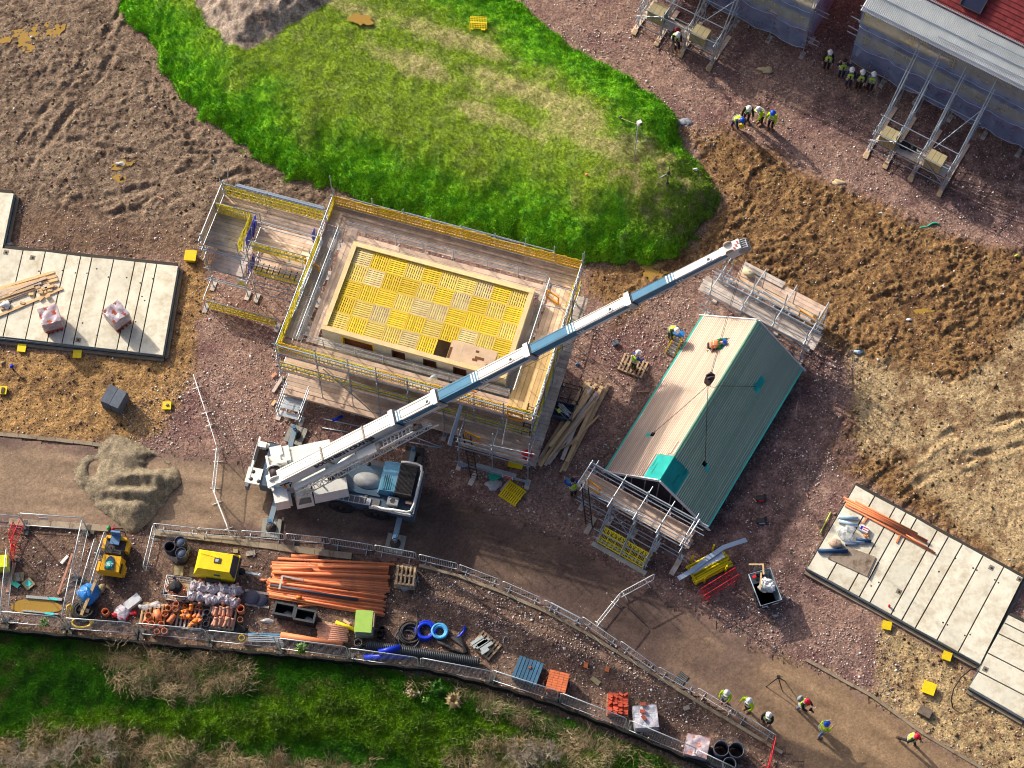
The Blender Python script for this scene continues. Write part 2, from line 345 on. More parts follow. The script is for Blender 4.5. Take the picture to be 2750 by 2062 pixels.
def height(x, y):
    """bare ground without the mound"""
    wl = np.maximum(sst(-1.2, .8, sdf(PL['mudl'], x, y)+.5*fbm(x, y, .6, 3, 4)), .45*sst(-.8, .6, sdf(PL['mudl2'], x, y)))
    wr = sst(-1.0, .6, sdf(PL['mudr'], x, y)+.4*fbm(x, y, .7, 3, 9)); wt = sst(-.6, .5, sdf(PL['tanr'], x, y)+.6*fbm(x, y, .4, 3, 19))
    wtl = np.maximum(sst(-.4, .4, sdf(PL['tanl'], x, y)), sst(-.4, .4, sdf(PL['tanb'], x, y)))
    rd = sst(-.2, .3, sdf(PL['road'], x, y))
    c, s = math.cos(.6), math.sin(.6); xa, ya = x*c+y*s, -x*s+y*c
    h = .02*fbm(x, y, 1.5, 4, 1)+.06*fbm(x, y, .18, 2, 2)
    h = h + wl*(.5+.8*sst(-.4,.5,fbm(x,y,.3,2,44)))*(.045*ridg(x+.5*fbm(x,y,.8,3,40), y+.4*fbm(x,y,.7,3,42), .9, 5, 21)+.055*fbm(x, y, 3.1, 4, 23)-.04) + wl*.022*fbm(x, y, 5.5, 2, 25)
    h = h + wr*(1-.7*wt)*(.35+1.0*sst(-.45,.5,fbm(x,y,.32,3,45)))*(.075*ridg(xa*.8+.7*fbm(x,y,.7,3,41), ya*1.15+.6*fbm(x,y,.6,3,43), .75, 5, 31)+.075*fbm(xa, ya*1.2, 3.2, 4, 33)) + wr*(.05+.035*(1-.6*wt)*fbm(x, y, 5.5, 2, 37))
    h = h + wtl*(.035*fbm(x, y, 1.8, 4, 51)+.02*ridg(x, y, 1.6, 3, 53))
    for i, t in enumerate(TRK):
        d = pdist(t, x, y)+.22*fbm(x, y, .7, 3, 60+i); w = np.maximum(wl, wr)
        h = h + w*(-.11*np.exp(-(d/.16)**2)+.06*np.exp(-((d-.36)/.15)**2))*np.clip(.55+1.3*fbm(x,y,.5,3,160+i),0,1.2)
    h = h*(1-.9*rd) + rd*(.012*fbm(x, y, .5, 3, 71))
    return h
def mound_h(x, y):
    d = sdf(PL['mound'], x, y)+.36*fbm(x, y, .55, 5, 81, .62)
    e = np.maximum(d, 0)
    h = (.62+.5*sst(-2,6,x))*(1-np.exp(-e/(.38+.3*sst(-2,6,x))))+.85*sst(0, 4.2, e)+.055*fbm(x, y, .9, 4, 83)*sst(0, .6, e) + .10*np.maximum(fbm(x, y, .6, 2, 88), 0)*np.exp(-e/1.8)*sst(0,.4,e)
    s = sdf(PL['spoil'], x, y)+.18*fbm(x, y, 1.1, 3, 86); s0 = np.maximum(s, 0)
    tr = np.minimum(np.abs(pdist(SPK[0], x, y)-.55), np.abs(pdist(SPK[1], x, y)-.5)); on = np.exp(-(tr/.24)**4)
    h = h + .6*sst(0, 1.6, s0) + sst(.25, .7, s)*(.05*ridg(x, y, 1.3, 4, 91)*(1-.7*on)+.07*on*(.8*np.sin((y+.12*x)*2*np.pi/.19))-.06*on)
    return h, d, s
def ground_z(x, y):
    a = np.array([float(x)]); b = np.array([float(y)]); z = height(a, b)[0]
    if sdf(PL['mound'], a, b)[0] > .1: z = max(z, mound_h(a, b)[0][0])
    return float(z)
def lerp(a, b, w): return a*(1-w[...,None])+b*w[...,None]
def ground_col(x, y):
    n1 = fbm(x, y, .35, 4, 101); n2 = fbm(x, y, 1.6, 4, 103); n3 = fbm(x, y, 5., 3, 105)
    C = lambda *c: np.array(c)
    c = np.ones(x.shape+(3,))*C(.160,.102,.086)
    c = lerp(c, C(.115,.065,.062), sst(-.1, .7, n1))
    c = lerp(c, C(.25,.17,.135), sst(.15, .9, n2)*.6)
    wl = sst(-.9, .9, sdf(PL['mudl'], x, y)+.7*fbm(x, y, .5, 3, 4)); wl2 = sst(-.8, .8, sdf(PL['mudl2'], x, y)+.6*n1)
    c = lerp(c, lerp(np.ones(c.shape)*C(.115,.075,.050), C(.060,.038,.028), sst(-.1,.6,n2+.5*n1)), wl2*.9)
    c = lerp(c, lerp(np.ones(c.shape)*C(.150,.110,.080), C(.078,.054,.040), sst(-.2,.6,n2+.4*n1)), wl)
    wr = sst(-.6, .6, sdf(PL['mudr'], x, y)+.6*n1)
    c = lerp(c, lerp(lerp(np.ones(c.shape)*C(.158,.092,.041), C(.080,.044,.022), sst(-.2,.6,n2+.5*n1)), C(.21,.135,.060), sst(.2,.8,-n2)*.7), wr)
    wt = sst(-.6, .6, sdf(PL['tanr'], x, y)+.8*fbm(x, y, .4, 3, 19))
    c = lerp(c, lerp(np.ones(c.shape)*C(.27,.20,.112), C(.14,.09,.05), sst(.05,.7,n2+n1*.8)), wt)
    for k, a, b in (('tanl', C(.215,.13,.055), C(.115,.068,.034)), ('tanb', C(.27,.20,.108), C(.16,.108,.06))):
        w = sst(-.35, .35, sdf(PL[k], x, y)+.35*n2); c = lerp(c, lerp(np.ones(c.shape)*a, b, sst(0,.7,n2+.6*n1)), w)
    w = sst(-.3, .3, sdf(PL['yard'], x, y)); c = lerp(c, lerp(np.ones(c.shape)*C(.118,.078,.060), C(.068,.045,.038), sst(-.2,.6,n2+n1)), w)
    for k in ('damp','building_shade'): c = lerp(c, C(.088,.055,.055)*(1+.5*n2[...,None]), sst(-.7,.9,sdf(PL[k],x,y)+.7*n1)*.72)  # shade of roof (partly darker gravel) and of buildings put into the colour
    rd = sst(-.5, .5, sdf(PL['road'], x, y)+.5*n2+.2*n3)
    rc = lerp(np.ones(c.shape)*C(.072,.049,.044), C(.098,.067,.053), sst(-.3,.5,n1))
    u = 0; rc = lerp(rc, C(.165,.112,.066), sst(6, 15, x-y*.3-6+1.5*n1)*.75)  # sunlit right end of the road put into the colour as tan
    rc = lerp(rc, C(.155,.112,.078), sst(-.4, .6, sdf(PL['sandy'], x, y)+.5*n1)*.85)  # sandy left end, its sunlit lightness also put into the colour
    rc = rc*(1-.30*(sst(-7,-3,x)*sst(11,6,x))[...,None])  # darker middle of the road, partly house shade put into the colour
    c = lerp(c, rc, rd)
    w = sst(-.35, .35, sdf(PL['verge'], x, y)+.2*n2); c = lerp(c, lerp(np.ones(c.shape)*C(.035,.085,.012), C(.10,.08,.035), sst(.1,.7,n2)), w)
    return np.clip(np.array([1.95,1.9,1.82])*c*(1+.2*n3[...,None]+.1*n2[...,None]), .008, .9)
def grass_col(x, y):
    C = lambda *c: np.array(c); n1 = fbm(x, y, .35, 3, 111); n2 = fbm(x, y, 1.5, 4, 113); n3 = fbm(x, y, 6., 3, 115)
    h, d, s = mound_h(x, y)
    lush = lerp(np.ones(x.shape+(3,))*C(.155,.36,.012), C(.085,.255,.012), sst(-.3,.5,n2))
    mid = lerp(np.ones(x.shape+(3,))*C(.20,.29,.022), C(.155,.225,.03), sst(-.3,.4,n2))
    dry = lerp(np.ones(x.shape+(3,))*C(.40,.31,.17), C(.26,.24,.085), sst(-.3,.3,n2))
    c = lerp(lush, mid, sst(1.5, 4.4, d+1.1*n1))
    w = 0
    for u, v, a, b in ((1120,225,3.4,.8),(1255,300,2.8,1.0),(890,170,3.6,.8),(1290,345,3.4,.9),(1000,120,4.,.7),(1390,360,2.2,1.0),(1170,255,2.4,.8),(760,50,1.5,.6),(1080,290,2.5,.7),(1440,400,1.5,.6)):
        p = D(u, v); dx = (x-p.x)*.93-(y-p.y)*.35*-1; dy = (y-p.y)*.93+(x-p.x)*.35; w = np.maximum(w, np.exp(-(dx/a)**2-(dy/b)**2))
    c = lerp(c, dry, np.clip(sst(.2, 1.0, w+.45*n1+.28*n2), 0, 1)*.72)
    c = lerp(c, C(.10,.068,.04), sst(.35,.7,-d+.3*n2+.25)*.9)
    so = lerp(np.ones(c.shape)*C(.36,.285,.225), C(.16,.12,.095), sst(-.2,.6,n2+.3*n1)); tl_ = sst(-1.6,.6,2.6-np.hypot(x-D(1450,430).x,(y-D(1450,430).y)*1.2)+1.2*n1); c = lerp(c, lerp(np.ones(c.shape)*C(.15,.19,.03), C(.20,.165,.07), sst(-.1,.5,n2)), tl_*.75); c = lerp(c, so, sst(-.05,.2,s+.15*n2))
    return np.clip(1.35*c*(1+.22*n3[...,None]+.1*n2[...,None]), .006, .9)
def attrmat(name, bump=.5, rough=.9, v=.25, fine=9., dist=.05):
    m = bpy.data.materials.new(name); m.use_nodes = True; N = m.node_tree.nodes; L = m.node_tree.links; b = N['Principled BSDF']
    b.inputs['Roughness'].default_value = rough; b.inputs['Specular IOR Level'].default_value = .2
    a = N.new('ShaderNodeAttribute'); a.attribute_name = 'Col'; tc = N.new('ShaderNodeTexCoord')
    n = N.new('ShaderNodeTexNoise'); n.inputs['Scale'].default_value = fine; n.inputs['Detail'].default_value = 8; n.inputs['Roughness'].default_value = .7; L.new(tc.outputs['Object'], n.inputs['Vector'])
    mr = N.new('ShaderNodeMapRange'); mr.inputs[1].default_value = .3; mr.inputs[2].default_value = .7; mr.inputs[3].default_value = 1-v; mr.inputs[4].default_value = 1+v; L.new(n.outputs['Fac'], mr.inputs[0])
    vo = N.new('ShaderNodeTexVoronoi'); vo.inputs['Scale'].default_value = 13; L.new(tc.outputs['Object'], vo.inputs['Vector']); sp = N.new('ShaderNodeSeparateColor'); L.new(vo.outputs['Color'], sp.inputs[0])
    m2 = N.new('ShaderNodeMapRange'); m2.inputs[3].default_value = 1-v*.8; m2.inputs[4].default_value = 1+v*.8; L.new(sp.outputs[0], m2.inputs[0]); mm = N.new('ShaderNodeMath'); mm.operation = 'MULTIPLY'; L.new(mr.outputs[0], mm.inputs[0]); L.new(m2.outputs[0], mm.inputs[1])
    vm = N.new('ShaderNodeVectorMath'); vm.operation = 'SCALE'; L.new(a.outputs['Color'], vm.inputs[0]); L.new(mm.outputs[0], vm.inputs['Scale']); L.new(vm.outputs[0], b.inputs['Base Color'])
    if bump:
        bp = N.new('ShaderNodeBump'); bp.inputs['Strength'].default_value = bump; bp.inputs['Distance'].default_value = dist; L.new(n.outputs['Fac'], bp.inputs['Height']); L.new(bp.outputs[0], b.inputs['Normal'])
    return m
def npmesh(name, V, Fc, colr, m, smooth=True):
    """V (n,3), Fc (k,3|4) int arrays, colr (n,3)"""
    me = bpy.data.meshes.new(name); k = Fc.shape[1]
    me.vertices.add(len(V)); me.vertices.foreach_set('co', np.ascontiguousarray(V, np.float32).ravel())
    me.loops.add(Fc.size); me.loops.foreach_set('vertex_index', np.ascontiguousarray(Fc, np.int32).ravel())
    me.polygons.add(len(Fc)); me.polygons.foreach_set('loop_start', np.arange(0, Fc.size, k, dtype=np.int32)); me.polygons.foreach_set('loop_total', np.full(len(Fc), k, np.int32))
    if smooth: me.polygons.foreach_set('use_smooth', np.ones(len(Fc), bool))
    me.update(calc_edges=True)
    if colr is not None:
        at_ = me.attributes.new('Col', 'FLOAT_COLOR', 'POINT'); c4 = np.ones((len(V), 4), np.float32); c4[:, :3] = colr; at_.data.foreach_set('color', c4.ravel())
    me.materials.append(m); o = bpy.data.objects.new(name, me); col.objects.link(o); return o
def gridmesh(name, xs, ys, zf, cf, m, keep=None):
    X, Y = np.meshgrid(xs, ys); nx, ny = len(xs), len(ys); Z = zf(X, Y)
    I = np.arange(nx*ny).reshape(ny, nx); Q = np.stack([I[:-1,:-1], I[:-1,1:], I[1:,1:], I[1:,:-1]], -1).reshape(-1, 4)
    V = np.stack([X.ravel(), Y.ravel(), Z.ravel()], 1); Cc = cf(X, Y).reshape(-1, 3)
    if keep is not None:
        k = keep(X, Y).ravel(); Q = Q[k[Q].all(1)]; u = np.unique(Q); mp = np.zeros(len(V), int); mp[u] = np.arange(len(u)); V = V[u]; Cc = Cc[u]; Q = mp[Q]
    return npmesh(name, V, Q, Cc, m)
soilm = attrmat('soil', .95, .92, .42, 7., .13); roadm = attrmat('compacted_road', .35, .9, .2, 10.); grassm = attrmat('turf', .8, .95, .4, 22.); leafm = attrmat('leaf', 0, .7, .2, 3.); stonem = attrmat('stone', .2, .85, .2, 20.)
xs = np.concatenate([np.linspace(-300,-40,14), np.arange(-32, 32, .085), np.linspace(40,300,14)]); ys = np.concatenate([np.linspace(-280,-30,14), np.arange(-23, 28, .085), np.linspace(34,400,16)])
def gz_clear(x, y):
    h = height(x, y); inside = sst(.2, .6, sdf(PL['mound'], x, y)); return h-.35*inside
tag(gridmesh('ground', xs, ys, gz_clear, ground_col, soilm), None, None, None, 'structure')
mx = np.arange(-27, 13, .085); my = np.arange(2, 27, .085)
tag(gridmesh('grass_mound', mx, my, lambda x, y: mound_h(x, y)[0]-.05, grass_col, grassm, lambda x, y: sdf(PL['mound'], x, y) > -.45), None, None, None, 'structure')
rx = np.arange(-32, 30, .17); ry = np.arange(-23, 2, .17)
def road_z(x, y): return .012*fbm(x, y, .5, 3, 71)*1.0+.03+.006*fbm(x, y, 2.5, 3, 73)
def road_col(x, y):
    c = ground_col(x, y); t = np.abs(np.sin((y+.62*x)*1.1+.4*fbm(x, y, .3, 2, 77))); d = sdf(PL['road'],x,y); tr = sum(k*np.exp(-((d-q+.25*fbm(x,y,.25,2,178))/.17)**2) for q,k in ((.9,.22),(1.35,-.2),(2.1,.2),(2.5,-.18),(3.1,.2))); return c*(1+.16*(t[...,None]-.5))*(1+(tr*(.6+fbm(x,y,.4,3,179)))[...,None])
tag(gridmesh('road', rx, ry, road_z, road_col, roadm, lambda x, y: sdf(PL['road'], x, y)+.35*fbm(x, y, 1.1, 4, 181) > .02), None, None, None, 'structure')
# gravel heap dumped on the left end of the road
hc = D(292, 1052)
def heap_h(x, y):
    dx, dy = x-hc.x, y-hc.y; u = dx*.80-dy*.60; v = dx*.60+dy*.80; w = .35*fbm(x, y, .55, 4, 121)
    h = .72*sst(-4.2, 1.2, u+w)*(1-sst(1.05, 2.15, u+w*.6))*np.exp(-((v+.25*w)/1.75)**4)
    for a, b_, rx, ry, k in ((.55,1.0,.95,.36,-.42),(.6,1.45,.5,.2,-.22),(.15,-.15,1.1,.22,-.26),(-.4,-.85,1.3,.2,-.24),(1.5,.05,.25,.9,-.20),(-2.2,.9,.3,.6,-.22),(.3,.35,1.3,.17,.16),(.0,-.5,1.4,.17,.14)):
        h = h+k*np.exp(-((dx-a+.3*w)/rx)**2-((dy-b_+.3*w)/ry)**2)*sst(.02,.25,h)
    return np.maximum(h+.03*fbm(x, y, 2.2, 4, 123), 0)*sst(.03,.16,h)+.0
o = gridmesh('gravel_heap', np.arange(hc.x-4.6, hc.x+3.4, .06), np.arange(hc.y-3.2, hc.y+3.2, .06), lambda x, y: heap_h(x, y)+.015, lambda x, y: np.clip(np.array([.25,.205,.14])*(1+.35*fbm(x, y, 3., 4, 125)[...,None]+.15*fbm(x, y, 12., 2, 127)[...,None]), .05, .6), attrmat('gravel', .6, .9, .35, 25.), lambda x, y: heap_h(x, y) > .03)
tag(o, 'heap of grey-brown gravel with scooped hollows on the road left of the crane', 'gravel heap')
# puddles
pudm = bpy.data.materials.new('puddle_water'); pudm.use_nodes = True; b = pudm.node_tree.nodes['Principled BSDF']; b.inputs['Base Color'].default_value = (.40,.24,.045,1); b.inputs['Roughness'].default_value = .12
for cx, cy, a, b_, an in ((62,82,.95,.6,1.0),(118,62,.75,.45,.9),(20,80,.5,.35,.6),(270,352,.75,.3,.3),(255,385,.45,.22,.2),(1412,588,.75,.42,.25),(1995,215+460,.5,.2,.3),(780,46,.55,.42,-.4)):
    p = D(cx, cy); z = float(np.percentile(height(p.x+RNG.uniform(-a,a,80), p.y+RNG.uniform(-b_,b_,80)), 72))
    if cy == 46: p = D(cx, cy, 1.35); z = ground_z(p.x, p.y)+.05
    pts = []
    for i in range(36):
        t = 2*math.pi*i/36; k = 1+.28*math.sin(2*t+cx)+.16*math.sin(5*t+cy)+.1*math.sin(9*t); q = rotz((a*k*math.cos(t), b_*k*math.sin(t), 0), an); pts.append((p.x+q.x, p.y+q.y, z))
    mb = MB(); mb.add(pts, [tuple(range(36))]); tag(mb.build('puddle', pudm), None, None, None, 'structure')
# kerbs
def ribbon(name, m, line, w, z0, z1, cut=None):
    mb = MB(); pts = [D(*q) for q in line]
    for p, q in zip(pts[:-1], pts[1:]):
        d = (q-p); L = d.length; d /= L; n = max(1, round(L/.92))
        for i in range(n):
            a = p+d*(L*i/n+.008); e = p+d*(L*(i+1)/n-.008); off = Vector((-d.y, d.x, 0))*random.uniform(-.012,.012)
            mb.bar(a+off+Vector((0,0,(z0+z1)/2)), e+off+Vector((0,0,(z0+z1)/2+random.uniform(-.006,.006))), w, z1-z0)
    return tag(mb.build(name, m), None, None, None, 'structure')
kerbm = mat('kerb_stone', (.33,.27,.19), .9, 0, .2, 2, .3, 30, isl=.15, dirt=(.16,.10,.065), dirt_amt=.7)
ribbon('kerb', kerbm, [(330,1150),(480,1166),(640,1188),(760,1203)], .34, -.02, .12)
ribbon('kerb', kerbm, [(905,1222),(985,1242),(1085,1280),(1180,1322),(1255,1362),(1335,1410),(1420,1462),(1500,1512),(1590,1566),(1690,1627)], .16, -.02, .10)
ribbon('kerb', kerbm, [(1740,1425),(1880,1502),(1995,1585),(2130,1665),(2300,1770)], .16, -.03, .07)
ribbon('kerb', kerbm, [(-60,934),(0,938),(120,950),(240,965)], .2, -.03, .08)
ribbon('kerb', kerbm, [(20,1128),(110,1134),(235,1142)], .34, -.02, .12)
# ---------------------------------------------------------------- stones, clods, grass: countless
def scatter_stones(name, n, keepw, size, cols, flat=.6, zoff=0.):
    B = np.array([[1,0,0],[0,1,0],[-1,0,0],[0,-1,0],[0,0,1],[0,0,-1]], float); T = np.array([[0,1,4],[1,2,4],[2,3,4],[3,0,4],[1,0,5],[2,1,5],[3,2,5],[0,3,5]])
    x = RNG.uniform(-30, 30, n); y = RNG.uniform(-22, 27, n); k = RNG.random(n) < keepw(x, y); x, y = x[k], y[k]; n = len(x)
    s = size[0]*np.exp(RNG.normal(0, size[1], n)); s = np.clip(s, .01, size[2]); yaw = RNG.uniform(0, 6.28, n); c, sn = np.cos(yaw), np.sin(yaw)
    V = B[None]*(1+RNG.uniform(-.35,.35,(n,6,1)))*s[:,None,None]; V[:,:,1] *= RNG.uniform(.55,1,n)[:,None]; V[:,:,2] *= flat
    tl = RNG.uniform(-.5,.5,n)[:,None]; V[:,:,2] += tl*V[:,:,0]
    W = np.empty_like(V); W[:,:,0] = V[:,:,0]*c[:,None]-V[:,:,1]*sn[:,None]+x[:,None]; W[:,:,1] = V[:,:,0]*sn[:,None]+V[:,:,1]*c[:,None]+y[:,None]; W[:,:,2] = V[:,:,2]+(height(x, y)+s*flat*.45+zoff)[:,None]
    cc = np.clip(np.array(cols)[RNG.choice(len(cols), n, p=None)]*RNG.uniform(.8,1.9,(n,1)),0,.9)
    o = npmesh(name, W.reshape(-1,3), (T[None]+6*np.arange(n)[:,None,None]).reshape(-1,3), np.repeat(cc, 6, 0), stonem, False)
    return tag(o, None, None, None, 'stuff')
def w_gravel(x, y):
    w = np.full(x.shape, .34); n = fbm(x, y, .5, 3, 131)
    w = w*(.45+.9*sst(-.3,.6,n))
    for k, f in (('mudl',.05),('mudr',.06),('tanr',.06),('tanl',.07),('tanb',.12),('verge',0),('road',.015),('mudl2',.5),('yard',.3),('sandy',.03)):
        w = np.where(sdf(PL[k], x, y)+.35*n > 0, np.minimum(w, f), w)
    w = np.where(sdf(PL['stony'], x, y)+.5*n > 0, .8, w)
    for u, v, r_ in ((350,900,1.9),(440,850,1.6),(1350,720,2.0),(1420,700,1.8),(1560,810,1.6),(1800,800,1.4),(1380,250,2.2),(1500,290,1.6),(1250,110,2.),(1850,1450,2.4),(1750,1000,1.5),(560,900,2.2),(1100,470*2,1.),(1650,1350,1.8),(1300,1000,1.4)):
        p = D(u, v); w = np.where((np.hypot(x-p.x, y-p.y) < r_*(1+.4*n)) & (sdf(PL['road'], x, y) < 0), np.maximum(w, .75), w)
    return np.where(sdf(PL['mound'], x, y) > 0, 0, w)
PINK = [(.42,.33,.29),(.34,.25,.22),(.27,.17,.15),(.24,.14,.13),(.50,.44,.40),(.30,.21,.19),(.62,.58,.55),(.22,.15,.14)]
scatter_stones('stones', 260000, w_gravel, (.028,.5,.09), PINK, .6)
scatter_stones('chippings', 110000, lambda x, y: w_gravel(x, y)*.6, (.021,.4,.06), [(.72,.70,.68),(.66,.63,.60),(.60,.62,.66)], .5, .012)
scatter_stones('clods', 130000, lambda x, y: .7*np.maximum(sst(-.3,.8,sdf(PL['mudr'],x,y))*(1-.6*sst(-.3,.5,sdf(PL['tanr'],x,y))), np.maximum(.45*sst(-.5,.5,sdf(PL['mudl'],x,y)), np.maximum(.6*sst(-.2,.3,sdf(PL['tanb'],x,y)),.5*sst(-.2,.3,sdf(PL['tanl'],x,y)))))*(sdf(PL['mound'],x,y)<0), (.032,.55,.14), [(.15,.098,.055),(.19,.13,.07),(.10,.065,.04),(.24,.17,.10),(.08,.05,.03)], .6)
def tufts(name, x, y, z, L, wd_, cc, lean=.6, blades=3, m=None, flow=None):
    n = len(x); V = np.empty((n, blades, 3, 3)); C = np.empty((n, blades, 3, 3))
    for b in range(blades):
        a = RNG.uniform(0, 6.28, n); l = L*RNG.uniform(.6, 1.25, n); t = RNG.uniform(.15, 1, n)*lean; ph = RNG.uniform(0, 6.28, n) if flow is None else flow+RNG.normal(0,.5,n); ox = RNG.uniform(-.5,.5,n)*L; oy = RNG.uniform(-.5,.5,n)*L
        dx, dy = np.cos(a)*wd_/2, np.sin(a)*wd_/2; tx, ty = np.cos(ph)*np.sin(t)*l, np.sin(ph)*np.sin(t)*l
        V[:,b,0] = np.stack([x+ox-dx, y+oy-dy, z-.01], 1); V[:,b,1] = np.stack([x+ox+dx, y+oy+dy, z-.01], 1); V[:,b,2] = np.stack([x+ox+tx, y+oy+ty, z+np.cos(t)*l], 1)
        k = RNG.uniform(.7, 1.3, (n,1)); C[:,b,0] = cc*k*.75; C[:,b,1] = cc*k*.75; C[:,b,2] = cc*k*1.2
    return tag(npmesh(name, V.reshape(-1,3), np.arange(n*blades*3).reshape(-1,3), np.clip(C.reshape(-1,3),.004,.9), m or leafm, False), None, None, None, 'stuff')
n = 260000; x = RNG.uniform(-27, 13, n); y = RNG.uniform(2, 26, n); h, d, s = mound_h(x, y); k = (d > -.05) & (s < .1); x, y, h, d = x[k], y[k], h[k], d[k]
cc = grass_col(x, y)*1.25; k = RNG.random(len(x)) < np.where(cc[:,0] > cc[:,1]*.82, .45, 1); x, y, h, d, cc = x[k], y[k], h[k], d[k], cc[k]
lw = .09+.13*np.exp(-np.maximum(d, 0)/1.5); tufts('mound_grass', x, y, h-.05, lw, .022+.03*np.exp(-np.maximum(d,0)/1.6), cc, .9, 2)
# grass verge along the bottom of the site
def vert_scale(x, y): return fbm(x, y, .35, 3, 141), fbm(x, y, 1.3, 4, 143)
hedge = poly([(-100,1560),(120,1545),(300,1520),(560,1525),(760,1470),(980,1520),(1130,1570),(1330,1640),(1340,1720),(1000,1720),(800,1610),(500,1620),(200,1600),(-100,1640)])
reed = [poly([(240,1415),(330,1400),(430,1390),(535,1420),(540,1480),(470,1500),(430,1525),(330,1500),(270,1490),(235,1460)]), poly([(-100,1620),(100,1580),(280,1585),(420,1610),(600,1640),(800,1660),(800,1800),(-100,1800)]), poly([(960,1640),(1060,1600),(1170,1595),(1260,1625),(1340,1700),(1340,1800),(960,1800)]), poly([(860,1450),(900,1440),(930,1470),(890,1490)]), poly([(1000,1490),(1090,1500),(1230,1560),(1330,1600),(1400,1660),(1300,1640),(1150,1580),(1030,1530)])]
n = 420000; x = RNG.uniform(-27, 8, n); y = RNG.uniform(-22, -8, n); dv = sdf(PL['verge'], x, y); k = dv > 0; x, y, dv = x[k], y[k], dv[k]; n1, n2 = vert_scale(x, y)
hz = .55*sst(-.5, 1.2, sdf(hedge, x, y)+.8*n1)*(.6+.5*n2)
cc = lerp(np.ones((len(x),3))*np.array([.095,.30,.016]), np.array([.04,.15,.014]), sst(-.2,.5,n2)); cc = lerp(cc, np.array([.27,.26,.085]), sst(.1,.6,n1+.4*n2)*.6); cc = lerp(cc, lerp(np.ones((len(x),3))*np.array([.27,.47,.02]),np.array([.14,.27,.02]),sst(-.2,.4,n2)), sst(-.3,.8,sdf(hedge,x,y)+.7*n1)*.85)
rw = np.max([sst(-.25,.35,sdf(r_,x,y)+.35*n2) for r_ in reed], 0); k = RNG.random(len(x)) > rw*.85
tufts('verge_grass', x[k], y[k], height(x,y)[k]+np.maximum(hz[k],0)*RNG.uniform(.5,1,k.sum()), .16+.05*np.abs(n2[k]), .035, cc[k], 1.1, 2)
n = 150000; x = RNG.uniform(-27, 9, n); y = RNG.uniform(-22, -8, n); n1, n2 = vert_scale(x, y); rw = np.max([sst(-.3,.3,sdf(r_,x,y)+.4*n2) for r_ in reed], 0); k = (RNG.random(n) < rw*(.35+.6*sst(-.4,.3,n2))) & (sdf(PL['verge'],x,y) > .3); x, y, n1, n2 = x[k], y[k], n1[k], n2[k]
cc = np.array([(.46,.34,.21),(.38,.27,.16),(.30,.20,.13),(.22,.15,.10),(.50,.41,.27)])[RNG.choice(5, len(x))]*(1+.3*n2[:,None])
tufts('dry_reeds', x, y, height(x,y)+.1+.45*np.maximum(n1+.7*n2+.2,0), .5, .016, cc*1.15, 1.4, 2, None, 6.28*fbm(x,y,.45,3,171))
# ================================================================ scaffolds and houses
GUARD = {}
def guard_mesh(kind):
    if kind in GUARD: return GUARD[kind]
    mb = MB(); H = .92
    if kind == 'brick':                 # moulded panel, unit length along x, upright along z
        for z in (.02,.30,.58,.88): mb.box((.5,0,z),(1,.018,.045))
        for i in range(17): mb.box((i/16,0,H/2),(.014,.012,H))
        for i in range(9): mb.box((.06+i*.11,.01,.80),(.05,.012,.10))
        for i in (0,.33,.66,1): mb.box((i,0,H/2),(.032,.022,H))
        for i in (.15,.5,.85): mb.box((i,.02,.16),(.09,.03,.15)); mb.box((i,.02,.70),(.10,.03,.11))
        m = yelg
    elif kind == 'amber':
        for z in (.02,.16,.30,.44,.60,.76,.90): mb.box((.5,0,z),(1,.018,.05))
        for i in range(15): mb.box((i/14,0,H/2),(.022,.014,H))
        for i in (0,.5,1): mb.box((i,0,H/2),(.04,.024,H))
        for i in (.25,.75): mb.box((i,0,.94),(.14,.03,.05))
        m = mat('guard_amber', (.80,.46,.012), .5, 0, .1, 3, isl=.1)
    else:
        for i in range(13): mb.box((.5,random.uniform(-.02,.02),.03+i*.072),(1,.014,.026))
        for i in range(15): mb.box((i/14,random.uniform(-.02,.02),H/2),(.02,.014,H))
        for i in range(6): mb.blob((random.uniform(.05,.95),.02,random.uniform(.1,.85)),(.06,.03,.08),i)
        m = yelg
    GUARD[kind] = mb.mesh('brick_guard', m); return GUARD[kind]
TUBEM = {}
